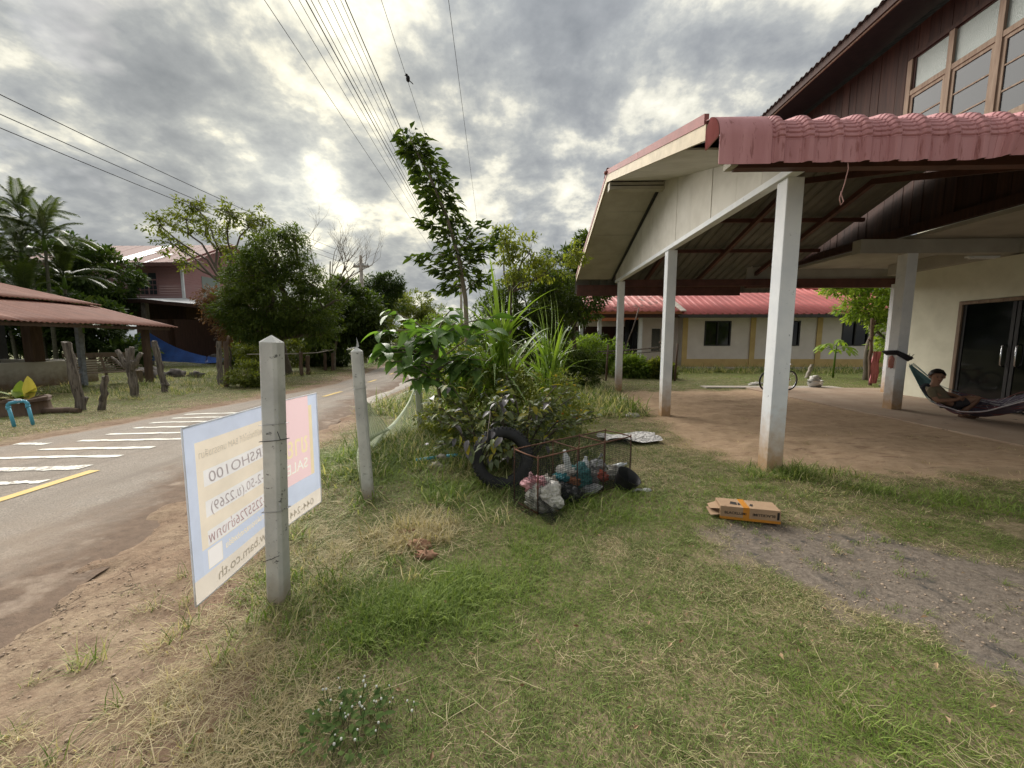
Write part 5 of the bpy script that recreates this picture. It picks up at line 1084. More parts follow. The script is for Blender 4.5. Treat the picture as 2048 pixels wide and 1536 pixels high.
def foliage(blobs, clumps, per, cr, L, W, seed, droop=.3, quad=True, shell=.45, tmix=.5, flat=.7):
    r = np.random.default_rng(seed); vol = np.array([b[1][0] * b[1][1] * b[1][2] for b in blobs]) ** (2 / 3); k = r.choice(len(blobs), clumps, p=vol / vol.sum())
    C0 = np.array([b[0] for b in blobs])[k]; R0 = np.array([b[1] for b in blobs])[k]; d = rdir(clumps, r); rad_ = (shell + (1 - shell) * r.uniform(0, 1, clumps) ** .6)[:, None]
    CC = C0 + d * R0 * rad_; CC[:, 2] = np.maximum(CC[:, 2], .15); ct = r.uniform(0, 1, clumps)
    n = clumps * per; ci = np.repeat(np.arange(clumps), per); off = rdir(n, r) * (r.uniform(0, 1, n) ** .5)[:, None] * cr; off[:, 2] *= flat
    P = CC[ci] + off; D = d[ci] * .6 + rdir(n, r) * .8 + off / cr * .5; D[:, 2] -= droop; N = rdir(n, r) * .7 + np.array([0, 0, 1.0]); l = L * r.uniform(.6, 1.25, n)
    tint = np.clip(ct[ci] * tmix + r.uniform(0, 1, n) * (1 - tmix), 0, 1)
    return leaf_np(P, D, N, l, l * W * r.uniform(.8, 1.2, n), tint, .2, quad), CC
def limbs(mb, base, fork, blobs, CC, tr, seed, twigs=50, bend=.2):
    r = random.Random(seed); base = Vector(base); fork = Vector(fork)
    def wob(a, b, ra, rb, n=5, w=.06):
        L = (b - a).length; pts = [a.lerp(b, i / n) + (Vector((r.uniform(-1, 1), r.uniform(-1, 1), r.uniform(-.5, .5))) * L * w if 0 < i < n else Vector()) for i in range(n + 1)]
        mb.tube(pts, [ra + (rb - ra) * i / n for i in range(n + 1)], 7, False); return pts
    tk = wob(base, fork, tr, tr * .7, 6, .03); ends = []
    for c, R in blobs:
        c = Vector(c); p = wob(fork, c, tr * .55, tr * .22, 5, .08); ends += p[2:]
    for i in range(min(twigs, len(CC))):
        q = Vector(CC[i]); e = min(ends, key=lambda a: (a - q).length); wob(e, q, tr * .16, tr * .05, 3, .08)
def tree(name, label, base, fork, blobs, clumps, per, cr, L, W, mat, seed, tr=.12, droop=.3, quad=True, twigs=50, cat='tree', group=None, shell=.45, bark=None, tmix=.5, flat=.7):
    o = thing(name, (base[0], base[1], 0), label, cat, group); (Vt, Ft, tn), CC = foliage(blobs, clumps, per, cr, L, W, seed, droop, quad, shell, tmix, flat)
    mb = MB(); limbs(mb, base, fork, blobs, CC, tr, seed, twigs); mb.build('trunk' if cat == 'tree' else 'stem', bark or M_bark, o)
    mesh_obj('crown' if cat == 'tree' else 'foliage', npmesh('crown', Vt, Ft, dict(tint=tn)), mat, o)['kind'] = 'stuff'; return o
GB = 'trees behind the road and yards'
# large feathery tree beside the road
tree('roadside_tree', 'large dense feathery green tree between the red house and the road', (-10.2, 16.6, 0), (-10.2, 16.2, 1.6), [((-9.9, 15.6, 3.3), (1.9, 1.5, 1.7)), ((-11.0, 15.8, 2.6), (1.3, 1.2, 1.1)), ((-8.7, 15.8, 2.6), (1.2, 1.1, 1.1)), ((-9.6, 15.6, 4.7), (1.3, 1.1, 1.0)), ((-10.8, 15.9, 4.3), (1.0, 1.0, .9)), ((-8.5, 15.9, 3.7), (.8, .8, .8)), ((-11.6, 16, 3.4), (.7, .8, .7)), ((-8.0, 15.7, 1.8), (.7, .7, .55)), ((-10.4, 15.4, 1.9), (1.1, .8, .5)), ((-12.3, 15.9, 2.7), (.5, .5, .35)), ((-7.5, 15.8, 3.1), (.45, .4, .3)), ((-9.0, 15.6, 5.6), (.5, .5, .4)), ((-10.6, 15.7, 5.2), (.45, .4, .4)), ((-11.9, 15.9, 4.2), (.45, .4, .3))], 900, 52, .30, .15, .30, T_mid, 11, .22, .45, True, 80, group=GB, shell=.35, tmix=.75)
tree('dead_bush', 'rusty brown dead foliage hanging beside the feathery tree', (-12.8, 16.8, 0), (-12.8, 16.8, 1.4), [((-12.7, 16.3, 2.7), (.7, .6, .9)), ((-12.3, 16.2, 1.9), (.5, .5, .6)), ((-13.3, 16.6, 3.2), (.5, .5, .6))], 120, 30, .28, .16, .3, T_brown, 12, .05, .6, cat='bush', shell=.3)
tree('low_bush', 'bushy green growth under the feathery tree beside the porch', (-12.2, 18, 0), (-12.2, 18, .5), [((-12.0, 18, 1.0), (1.1, .8, .9)), ((-13.2, 18.5, 1.2), (.9, .8, 1.0)), ((-10.9, 18, 1.0), (.7, .6, .8))], 220, 34, .25, .16, .35, T_oliv, 13, .05, .3, cat='bush')
tree('thin_tree', 'slim spreading tree with open crown before the red house roof', (-14.6, 20.5, 0), (-15.4, 20.5, 4.4), [((-17.4, 20.5, 7.7), (1.2, .9, .75)), ((-18.8, 20.5, 7.4), (.9, .8, .6)), ((-16.2, 20.6, 7.2), (1.0, .9, .7)), ((-18.2, 20.4, 6.5), (.8, .7, .45)), ((-17.5, 20.5, 5.5), (.9, .6, .45)), ((-15.0, 20.5, 8.0), (.8, .8, .8)), ((-14.2, 20.6, 7.3), (.8, .7, .7)), ((-17.0, 20.4, 8.5), (.7, .6, .45)), ((-15.4, 20.5, 6.3), (.7, .6, .5)), ((-13.4, 20.6, 7.6), (.6, .6, .6))], 125, 28, .33, .22, .42, T_oliv, 14, .13, .35, True, 100, group=GB, shell=.2)
# leafless tree
o = thing('bare_tree', (-9.6, 19.6, 0), 'leafless tree with fine grey twigs above the roadside foliage', 'tree', GB); mb = MB(); rr_ = random.Random(5)
def grow(a, d, L, r, k):
    n = 4; pts = [a]; dd = d.copy()
    for i in range(n): dd = (dd + Vector((rr_.uniform(-.16, .16), rr_.uniform(-.16, .16), rr_.uniform(-.06, .12)))).normalized(); pts.append(pts[-1] + dd * (L / n))
    mb.tube(pts, [r * (1 - .45 * i / n) for i in range(n + 1)], 5 if k > 1 else 4, False)
    if k > 0:
        for _ in range(rr_.choice((2, 3, 3))):
            q = pts[rr_.choice((2, 3, 4))]; nd = (dd + Vector((rr_.uniform(-.9, .9), rr_.uniform(-.5, .5), rr_.uniform(-.15, .6)))).normalized(); grow(q, nd, L * rr_.uniform(.55, .8), r * .5, k - 1)
grow(Vector((-9.6, 19.6, 0)), Vector((0, 0, 1)), 3.6, .09, 0)
for d in ((-.3, 0, .9), (.35, 0, .8), (.6, .1, .6), (.05, .2, 1)): grow(Vector((-9.6, 19.6, 3.5)), Vector(d).normalized(), 1.9, .05, 4)
mb.build('trunk', M_pbark, o)
# trees along the far bend
for i, (nm, lb, bs, fk, bl, cl, L, mt) in enumerate((
    ('bend_tree', 'rounded dark tree behind the utility pole', (-10.2, 27, 0), (-10.2, 27, 2.5), [((-10.0, 27, 4.4), (1.9, 1.5, 1.5)), ((-9.2, 27, 5.3), (1.1, 1, .9)), ((-11.2, 27, 3.8), (1.5, 1.2, 1.2))], 330, .22, T_dark),
    ('bend_tree', 'bamboo-like drooping tree right beside the feathery tree', (-8.6, 20.5, 0), (-8.6, 20.5, 1.2), [((-8.6, 20.3, 2.6), (1.5, 1.2, 1.5)), ((-9.8, 20.3, 2.2), (1.1, 1.0, 1.4)), ((-7.9, 20.6, 1.7), (.9, .9, 1.2)), ((-9.3, 20.2, 3.9), (.9, .8, .8)), ((-10.9, 20.5, 1.9), (1.2, 1, 1.5))], 430, .26, T_mid),
    ('bend_tree', 'light open tree at the far bend of the road', (-9.0, 33, 0), (-9, 33, 2.5), [((-9.0, 33, 4.2), (1.6, 1.3, 1.6)), ((-7.6, 33, 3.4), (1.5, 1.3, 1.3)), ((-10.6, 33, 3.5), (1.5, 1.2, 1.5))], 230, .24, T_oliv),
    ('bend_tree', 'pale bushy tree closing the road at the bend', (-6.8, 31, 0), (-6.8, 31, 1.0), [((-6.8, 31, 2.1), (1.7, 1.2, 1.5)), ((-5.0, 31, 1.8), (1.5, 1.2, 1.3)), ((-8.2, 30, 1.6), (1.4, 1, 1.2)), ((-3.6, 32, 1.5), (1.4, 1.2, 1.2))], 330, .24, T_lite),
    ('yard_tree', 'dark broad tree behind the palms', (-24.5, 23, 0), (-24.5, 23, 2.5), [((-24.5, 22.5, 5.2), (2.4, 1.5, 1.8)), ((-27, 22.5, 5.6), (2.2, 1.5, 2.0)), ((-24.2, 22, 3.5), (1.6, 1.3, 1.6)), ((-26, 22, 3.2), (2.3, 1.4, 1.8)), ((-28.5, 22, 4), (2, 1.5, 2.2))], 520, .34, T_dark),
    ('yard_tree', 'shaded green thicket behind the open shed', (-20.5, 19.5, 0), (-20.5, 19.5, 1.2), [((-21.5, 19, 2.2), (1.6, 1, 1.4)), ((-23, 19, 2.4), (2.0, 1, 1.7)), ((-19.5, 19, .9), (1.0, .8, .7)), ((-25.5, 19, 2.2), (2.0, 1, 1.7))], 420, .30, T_dark),
    ('yard_tree', 'dark tree line far behind the red house porch', (-19, 40, 0), (-19, 40, 2), [((-19, 40, 3), (4, 1.5, 2.6)), ((-26, 41, 3.2), (4, 1.5, 2.6)), ((-13.5, 40, 3.5), (3.5, 1.5, 3)), ((-33, 41, 3.5), (4, 1.5, 3))], 520, .45, T_dark),
    ('garden_tree', 'dense round dark tree behind the sugar cane', (.2, 13.5, 0), (.2, 13.5, 1.4), [((.1, 13.5, 2.8), (1.25, 1.0, 1.1)), ((1.1, 14, 3.0), (1.0, .9, 1.0)), ((-.8, 13.6, 2.3), (.9, .8, .9)), ((.4, 13.4, 1.5), (1.4, .9, .9))], 420, .16, T_mid),
    ('garden_tree', 'tall dark tree left of the carport roof', (2.2, 17, 0), (2.2, 17, 2), [((1.9, 17, 4.4), (1.1, 1, 1.2)), ((2.7, 17.2, 3.4), (1.0, 1, 1.3)), ((1.4, 17.0, 3.0), (1.1, 1, 1.4)), ((2.6, 17, 5.3), (.6, .6, .6))], 360, .2, T_mid),
    ('garden_tree', 'leafy tree behind the cream house roof', (20, 31, 0), (20, 31, 2.5), [((19, 31, 5.2), (2.6, 1.6, 1.6)), ((22, 31, 5.0), (2.6, 1.6, 1.8)), ((25, 31, 4.5), (2.6, 1.6, 2)), ((16.5, 32, 5.3), (2, 1.4, 1.2))], 420, .34, T_mid),
    ('garden_tree', 'green tree between the cream house and the porch', (12.6, 14.6, 0), (12.6, 14.6, 2.0), [((12.8, 14.4, 3.4), (1.2, .8, .7)), ((12.0, 14.2, 2.6), (.8, .6, .45)), ((13.2, 14.3, 2.3), (.8, .7, .9)), ((13.0, 14.0, 1.3), (.6, .5, .6)), ((11.2, 14.3, 3.3), (.7, .5, .35))], 230, .17, T_lite))):
    tree(nm, lb, bs, fk, bl, cl, 40, .34 if L > .2 else .24, L, .36, mt, 40 + i, .11, .5 if 'bamboo' in lb else .25, group=GB, shell=.4, tmix=.65)
# sparse pinnate branches against the sky
tree('garden_tree', 'loose tree with feather-like leaves against the sky beside the leaning tree', (-.2, 9.6, 0), (-.3, 9.6, 2.6), [((-.45, 9.5, 3.75), (.5, .4, .45)), ((.15, 9.5, 3.5), (.55, .4, .4)), ((-.15, 9.5, 3.1), (.6, .4, .35)), ((.75, 9.6, 3.15), (.5, .4, .3)), ((1.25, 9.8, 3.55), (.4, .3, .3))], 95, 26, .20, .12, .38, T_oliv, 71, .05, .25, False, 90, group=GB, shell=.1, flat=.4)
tree('low_bush', 'small leafy bush beside the dark split post', (-8.6, 11.9, 0), (-8.6, 11.9, .15), [((-8.6, 11.9, .4), (.6, .5, .42)), ((-8.1, 11.8, .3), (.4, .4, .3))], 110, 34, .14, .10, .4, T_oliv, 72, .03, .2, cat='bush')
for i, (x, yv, rx, rz, mt, lb) in enumerate(((3.3, 17.5, 1.5, .9, T_lite, 'weedy green thicket before the cream house porch'), (4.3, 15.5, .6, .45, T_lite, 'leafy shrub row before the cream house door'), (5.3, 15.2, .4, .4, T_oliv, 'pale shrub by the forked bamboo stakes'), (1.3, 12.0, 1.0, .7, T_mid, 'dense weeds behind the marigolds'), (-.9, 9.0, .8, .9, T_mid, 'dense weeds behind the sugar cane'), (-3.3, 18, 1.2, .8, T_oliv, 'wild bush at the road bend kerb'), (-2.6, 14, .9, .7, T_lite, 'wild bush behind the concrete kerb'), (3.0, 20, 1.8, 1.0, T_dark, 'dark shrub under the cream house gable'), (-11.5, 22, 1.6, .8, T_dark, 'dark hedge along the side lane'), (-14.5, 21, 1.6, .9, T_mid, 'green hedge behind the yard tarp'))):
    tree('wild_bush', lb, (x, yv, 0), (x, yv, .3), [((x, yv, rz * .9), (rx, rx * .6, rz)), ((x + rx * .6, yv - .2, rz * .7), (rx * .5, rx * .5, rz * .7)), ((x - rx * .6, yv, rz * .6), (rx * .5, rx * .5, rz * .6))], int(150 * rx + 60), 34, .2, .13 if yv < 13 else .18, .32, mt, 90 + i, .03, .25, cat='bush', group='wild bushes', tmix=.6)
# palms
def frond_mesh(name, L, arch, nl=36, ll=.55, droop=1.0):
    V_, F_ = [], []; pts = []
    for i in range(13): q = i / 12; pts.append(Vector((0, L * (q - .25 * arch * q * q), L * (.35 * q - arch * .75 * q * q))))
    mb = MB().tube(pts, [.022 * (1 - .8 * i / 12) for i in range(13)], 5, False); r = random.Random(L * 100)
    for k in range(nl):
        q = .16 + .84 * k / nl; i = min(11, int(q * 12)); p = pts[i].lerp(pts[i + 1], q * 12 - i); d = (pts[i + 1] - pts[i]).normalized(); l = ll * (1 - .55 * abs(q - .45) * 1.4) * r.uniform(.85, 1.1)
        for s in (-1, 1):
            dd = (Vector((s, 0, .25)) * .85 + d * .65).normalized(); a = p; b = a + dd * l * .5; c = b + (dd + Vector((0, 0, -droop))).normalized() * l * .5; w = d * .022
            mb.add([a - w * .5, a + w * .5, b + w, b - w, c], [(0, 1, 2, 3), (3, 2, 4)])
    me = mb.mesh(name); at = me.attributes.new('tint', 'FLOAT', 'POINT'); at.data.foreach_set('value', RNG.uniform(0, 1, len(me.vertices)).astype(np.float32)); return me
T_palm = leafmat('palm frond', (0.022, 0.040, 0.014), (0.080, 0.109, 0.029), (1.3, 1.3, .5), .3, .35, .5)
FR = [frond_mesh('frond', 2.2, .55), frond_mesh('frond', 2.0, .8), frond_mesh('frond', 1.8, 1.1, 32)]
for m in FR: m.materials.append(T_palm)
M_palmt = pm('palm stem', (.13, .125, .085), (.08, .075, .055), 3, .8, .3, 20, (1, 1, 6))
for i, (x, yv, h, tx, lb) in enumerate(((-21.6, 18, 6.6, -.3, 'tallest slender palm, crown highest above the shed'), (-20.6, 17.6, 5.6, .15, 'slender palm leaning towards the red house roof'), (-21.0, 17.2, 4.9, -.1, 'mid-height palm with a straight pale stem behind the shed'), (-23.3, 18.2, 5.9, -.6, 'palm with leaning stem at the rear of the clump'), (-24.6, 17.6, 5.2, -.9, 'palm bending outward behind the shed roof'), (-20.9, 18.4, 4.0, .2, 'short palm nearest the red house wall'), (-22.4, 17.0, 4.2, .1, 'short palm in the middle of the clump'), (-20.6, 16.6, 2.9, .2, 'low young palm behind the shed roof step'), (-18.6, 17.0, 1.9, .1, 'stunted young palm near the pale roof edge'), (-25.6, 18.5, 6.3, -.3, 'tall palm at the outer side of the clump'))):
    x -= 1.1; o = thing('palm', (x, yv, 0), lb, 'palm', 'areca palms behind the open shed'); r = random.Random(i + 3)
    st = [(x + tx * (k / 8) ** 1.6, yv, h * k / 8) for k in range(9)]; MB().tube(st, [.085 - .004 * k for k in range(9)], 8, False).build('stem', M_palmt, o); top = Vector(st[-1])
    MB().tube([top - Vector((0, 0, .1)), top + Vector((0, 0, .55))], [.09, .04], 8).build('crown_shaft', T_palm if False else M_gleaf, o)
    nf = r.choice((14, 15, 16))
    for k in range(nf):
        az = 2 * PI * k / nf + r.uniform(-.25, .25); el = r.uniform(-.25, .95) if k % 4 else 1.2; d = Vector((math.cos(az) * math.cos(el), math.sin(az) * math.cos(el), math.sin(el)))
        mesh_obj('frond', FR[r.choice((0, 0, 1, 2)) if el < 1 else 0], None, o, top + Vector((0, 0, .45)), aim(d), r.uniform(.75, 1.1) * (.6 if h < 2.5 else 1))

# ------------------------------------------------------------------ slim leaning tree with big leaves
def leaf_parts(o, pts, meshes, mats, seed, scale=(.8, 1.2), droop=.2, up=.0, name='leaf', horiz=0):
    r = random.Random(seed)
    for i, (p, out) in enumerate(pts):
        d = Vector(out) + Vector((r.uniform(-.6, .6), r.uniform(-.6, .6), r.uniform(-.4, .4) - droop)); mesh_obj(name, r.choice(meshes), None, o, p, aim(d, r.uniform(-.5, .5)), r.uniform(*scale))
def with_mat(me, mat): m = me.copy(); m.materials.clear(); m.materials.append(mat); return m
T_vine = leafmat('leaning tree leaf', (0.024, 0.047, 0.012), (0.091, 0.127, 0.029), (1.4, 1.5, .5), .35)
V3 = [with_mat(big_leaf_mesh('leaf', .165, .085, .2, .15, 0, 5, tn), T_vine) for tn in (.25, .5, .8)]
vt = thing('leaning_tree', (-1.02, 7.1, 0), 'slim leaning tree thick with oval leaves, reaching towards the cables', 'tree'); r = random.Random(8)
col_ = [(-1.00, 7.1, 0), (-1.0, 7.1, 1.2), (-1.02, 7.05, 2.2), (-1.12, 7.0, 2.9), (-1.32, 7.0, 3.6), (-1.62, 7.0, 4.3), (-1.95, 7.0, 4.92)]; col_ = [Vector(c) for c in col_]
MB().tube(col_, [.05, .045, .04, .034, .028, .02, .008], 8).build('trunk', M_pbark, vt)
def along(q): t_ = q * (len(col_) - 1); i = min(int(t_), len(col_) - 2); return col_[i].lerp(col_[i + 1], t_ - i)
pts = []; extra = []
brs = [(.42, (-.55, 0, .18)), (.45, (.55, 0, .35)), (.5, (-.75, .1, .05)), (.52, (.45, -.1, .45)), (.38, (-.35, -.1, -.05)), (.58, (-.5, 0, .25)), (.36, (.35, 0, .25)), (.47, (.62, .1, .55))]; bm_ = MB(); bpts = []
for q, dv in brs:
    a = along(q); b = a + Vector(dv); bm_.tube([a, a.lerp(b, .5) + Vector((0, 0, .05)), b], [.014, .01, .004], 5, False); bpts += [(a.lerp(b, s), Vector(dv).normalized()) for s in (.35, .5, .65, .8, .9, 1.0) for _ in range(6)]
bm_.build('branch', M_pbark, vt)
for i in range(1000):
    q = r.uniform(.33, 1.0) ** .85; c = along(min(q, 1)); a = r.uniform(0, 2 * PI); R = r.uniform(.04, .31) * (1.05 - .35 * max(0, (q - .8) * 5)); pts.append((c + Vector((math.cos(a) * R, math.sin(a) * R, r.uniform(-.12, .12))), Vector((math.cos(a), math.sin(a), .1))))
pts += [(p + Vector((r.uniform(-.1, .1), r.uniform(-.1, .1), r.uniform(-.08, .08))), d) for p, d in bpts]
r.shuffle(pts); leaf_parts(vt, pts[:300], V3, None, 9, (.75, 1.25), .35)
def leaf_rest(o, pts, L, W, mat, seed, droop=.35):
    rr = np.random.default_rng(seed); P = np.array([p for p, _ in pts]); D = np.array([d for _, d in pts]) + rr.uniform(-.6, .6, (len(pts), 3)); D[:, 2] -= droop; l = L * rr.uniform(.7, 1.25, len(pts)); Vt, Ft, tn = leaf_np(P, D, rr.normal(0, .6, (len(pts), 3)) + [0, 0, 1], l, l * W, rr.uniform(0, 1, len(pts)), .25)
    q = mesh_obj('leaf_mass', npmesh('leaf_mass', Vt, Ft, dict(tint=tn)), mat, o); q['kind'] = 'stuff'
leaf_rest(vt, pts[300:], .16, .5, T_vine, 10)
# ------------------------------------------------------------------ broad-leaved bush over the third post
T_broad = leafmat('broad glossy leaf', (0.053, 0.115, 0.031), (0.169, 0.278, 0.084), (1.3, 1.5, .5), .38, .42, .35)
B3 = [with_mat(big_leaf_mesh('leaf', .33, .15, d, .18, .03, 7, tn), T_broad) for d, tn in ((.25, .3), (.45, .5), (.7, .75), (.35, .9))]
nb_ = thing('broad_leaved_bush', (-1.17, 5.45, 0), 'broad-leaved bush with large glossy drooping leaves over a concrete post', 'bush'); r = random.Random(21); stm = MB(); pts = []
stm.tube([(-1.12, 5.4, -.05), (-1.15, 5.4, .5), (-1.19, 5.4, 1.0), (-1.22, 5.4, 1.4)], [.03, .028, .024, .018], 8)
for k in range(30):
    a = Vector((-1.18, 5.4, r.uniform(.75, 1.55))); az = r.uniform(0, 2 * PI); b = a + Vector((math.cos(az) * r.uniform(.3, .8) * 1.2, math.sin(az) * r.uniform(.15, .45) - .1, r.uniform(-.05, .45))); stm.tube([a, a.lerp(b, .5) + Vector((0, 0, .06)), b], [.014, .01, .006], 5, False)
    for j in range(9): s = r.uniform(.35, 1.05); az2 = r.uniform(0, 2 * PI); pts.append((a.lerp(b, s), Vector((math.cos(az2), math.sin(az2), .25)) + (b - a) * .5))
stm.build('stem', M_pbark, nb_); leaf_parts(nb_, pts[:270], B3, None, 22, (.6, 1.15), .3)
# ------------------------------------------------------------------ sugar cane clumps
T_cane = leafmat('cane blade', (0.097, 0.176, 0.031), (0.270, 0.389, 0.084), (1.4, 1.5, .5), .4, .4, .4)
def blade_mesh(L, W, droop, tn):
    P = []; tnl = []
    for i in range(11):
        q = i / 10; w = W / 2 * min(1, .45 + q * 2.2) * (1 - max(0, q - .35) / .65) ** .8 + .001; y = L * (q * (1 - .45 * droop * q)); z = -L * droop * q * q * q * .9; P.append([(-w, y, z + w * .35), (0, y, z), (w, y, z + w * .35)]); tnl += [tn + .1, tn - .15, tn + .1]
    me = MB().grid(P).mesh('blade'); at = me.attributes.new('tint', 'FLOAT', 'POINT'); at.data.foreach_set('value', np.clip(tnl, 0, 1).astype(np.float32)); me.materials.append(T_cane); return me
CB = [blade_mesh(1.4, .075, .25, .7), blade_mesh(1.45, .065, .7, .5), blade_mesh(1.2, .065, 1.05, .35), blade_mesh(1.6, .075, .10, .85)]
for (x, yv, nbl, hh, lb, sd_, mt) in ((-.36, 5.95, 110, 1.35, 'tall bright green sugar cane clump in the middle of the garden', 31, 1), (.50, 7.4, 90, 1.05, 'darker bushy cane clump beside the marigolds', 32, .9), (-1.0, 5.9, 26, .8, 'few cane shoots growing through the broad-leaved bush', 33, .8)):
    o = thing('sugar_cane', (x, yv, 0), lb, 'cane'); r = random.Random(sd_); 
    for k in range(9): a = Vector((x + r.uniform(-.16, .16), yv + r.uniform(-.12, .12), -.05)); b = a + Vector((r.uniform(-.15, .15), r.uniform(-.1, .1), hh * r.uniform(.6, 1.05))); MB().tube([a, a.lerp(b, .5), b], [.016, .015, .012], 6, False).build('stem', M_gleaf, o)
    for k in range(nbl):
        az = r.uniform(0, 2 * PI); el = rad(r.uniform(38, 89)); b = Vector((x + r.uniform(-.16, .16), yv + r.uniform(-.12, .12), hh * r.uniform(.25, 1.05))); m = CB[3] if el > 1.25 else r.choice(CB[:3])
        mesh_obj('blade', m, None, o, b, aim((math.cos(az) * math.cos(el), math.sin(az) * math.cos(el), math.sin(el))), r.uniform(.6, 1.05) * mt)
# ------------------------------------------------------------------ dark purple-leaved shrub and marigolds
T_purp = leafmat('purplish shrub leaf', (0.061, 0.088, 0.038), (0.203, 0.243, 0.101), (1.2, 1.2, .6), .3, .45, .35, dead=((.40, .36, .06), .96)); T_purp2 = leafmat('silvery purple leaf', (.035, .030, .035), (.16, .15, .165), (1, 1, 1), .15, .3, .7); T_yl = leafmat('yellowing shrub leaf', (.22, .21, .03), (.36, .32, .05), (1.2, 1.1, .4), .35)
S3 = [with_mat(big_leaf_mesh('leaf', .10, .052, d, .15, 0, 5, tn), mt) for d, tn, mt in ((.2, .3, T_purp), (.4, .7, T_purp), (.5, .5, T_purp2), (.3, .9, T_purp), (.3, .5, T_yl), (.4, .1, T_purp), (.2, .5, T_purp))]
sh = thing('dark_shrub', (-.3, 4.7, 0), 'purplish dark-leaved shrub sprawling above the tyre', 'shrub'); r = random.Random(41); stm = MB(); pts = []
for k in range(34):
    a = Vector((-.25 + r.uniform(-.3, .35), 4.55 + r.uniform(-.25, .2), 0)); az = r.uniform(0, 2 * PI); R = r.uniform(.25, .85); b = a + Vector((math.cos(az) * R * 1.1, math.sin(az) * R * .6 - .1, r.uniform(.4, 1.2) - .25 * R)); m_ = a.lerp(b, .5) + Vector((0, 0, .18)); stm.tube([a, m_, b], [.012, .009, .004], 5, False)
    for j in range(36): s = r.uniform(.3, 1.02); p = (a.lerp(m_, s * 2) if s < .5 else m_.lerp(b, s * 2 - 1)); az2 = r.uniform(0, 2 * PI); pts.append((p + Vector((r.uniform(-.07, .07), r.uniform(-.07, .07), r.uniform(-.06, .06))), Vector((math.cos(az2), math.sin(az2), .2))))
pts += [(Vector((-.33 + r.gauss(0, .13), 3.62 + r.uniform(-.06, .04), .47 + r.gauss(0, .09))), Vector((r.uniform(-1, 1), -.6, -.2))) for _ in range(34)]; stm.tube([(-.3, 4.4, .5), (-.33, 4.0, .72), (-.34, 3.66, .50)], [.01, .008, .004], 5, False); stm.build('stem', M_bark, sh); r.shuffle(pts); pts.sort(key=lambda q: q[0].y); leaf_parts(sh, pts[:300], S3, None, 42, (.7, 1.25), .3); leaf_rest(sh, pts[300:], .10, .52, T_purp, 43)
tree('under_shrub', 'leafy undergrowth between the dark shrub and the third post', (-1.0, 5.3, 0), (-1.0, 5.3, .1), [((-1.0, 5.3, .45), (.35, .3, .4)), ((-.75, 5.0, .35), (.3, .25, .3)), ((-1.25, 5.6, .3), (.3, .3, .3)), ((-.5, 5.5, .7), (.6, .4, .5)), ((-.9, 5.8, .9), (.5, .3, .5)), ((-.1, 5.7, .6), (.6, .4, .5))], 190, 26, .14, .085, .42, T_oliv, 44, .012, .3, False, cat='shrub')
mg = thing('marigold', (.55, 5.6, 0), 'marigold patch with small yellow and orange flowers behind the cage', 'flowers'); r = random.Random(51)
(Vt, Ft, tn), CC = foliage([((.55, 5.6, .45), (.38, .3, .42)), ((.85, 5.9, .35), (.3, .3, .3)), ((.35, 5.3, .3), (.3, .25, .3)), ((.6, 5.7, .85), (.22, .2, .25))], 210, 26, .10, .055, .28, 52, .1, True, .3)
mesh_obj('foliage', npmesh('foliage', Vt, Ft, dict(tint=tn)), T_oliv, mg)['kind'] = 'stuff'
fm = [MB().lathe((0, 0, 0), [(0, -.012), (.012, -.008), (.02, .004), (.016, .014), (.006, .018), (0, .016)], 9).mesh('flower') for _ in range(2)]; fm[0].materials.append(pm('yellow petal', (.62, .42, .05))); fm[1].materials.append(pm('orange petal', (.60, .22, .03)))
for k in range(46): c = CC[r.randrange(len(CC))]; mesh_obj('flower', fm[0 if c[2] > .5 or r.random() < .4 else 1], None, mg, Vector(c) + Vector((r.uniform(-.05, .05), -.06, r.uniform(.02, .12))), (r.uniform(-.6, .6), r.uniform(-.6, .6), 0), r.uniform(.7, 1.15))
# ------------------------------------------------------------------ white-flowered weed in the lawn, papaya seedling, taller grass
wd = thing('flowering_weed', (-.66, 1.28, 0), 'low weed with tiny white button flowers in the lawn', 'weed'); r = random.Random(61)
T_weed = leafmat('weed leaf', (.045, .085, .025), (.10, .15, .045), (1.2, 1.2, .6), .25, .8, .1)
def weed_z(x, y): return gzf(x, y) + .03
WL = [with_mat(big_leaf_mesh('leaf', .034, .018, .2, .1, 0, 4, tn), T_weed) for tn in (.3, .7)]; fw = MB().lathe((0, 0, 0), [(0, -.004), (.0035, -.002), (.0042, .002), (.002, .005), (0, .006)], 7).mesh('flower'); fw.materials.append(pm('white floret', (.72, .73, .66))); stm = MB()
for k in range(130):
    a = r.uniform(0, 2 * PI); q = r.uniform(0, 1) ** .6; x = -.64 + math.cos(a) * q * .15 + (.10 if r.random() < .2 else 0); yv = 1.27 + math.sin(a) * q * .13; z = weed_z(x, yv) + r.uniform(0, .03); mesh_obj('leaf', r.choice(WL), None, wd, (x, yv, z), aim((math.cos(a + r.uniform(-1, 1)), math.sin(a + r.uniform(-1, 1)), r.uniform(-.1, .7))), r.uniform(.6, 1.2))
for k in range(40):
    a = r.uniform(0, 2 * PI); q = r.uniform(0, 1) ** .7; x = -.62 + math.cos(a) * q * .17 + (.10 if k % 5 == 0 else 0); yv = 1.33 + math.sin(a) * q * .17; z = weed_z(x, yv) + r.uniform(.03, .075); stm.tube([(x + r.uniform(-.02, .02), yv, z - .07), (x, yv, z)], .0011, 4, False); mesh_obj('flower', fw, None, wd, (x, yv, z), (r.uniform(-.4, .4), r.uniform(-.4, .4), 0), r.uniform(.7, 1.2))
stm.build('stem', T_weed, wd)
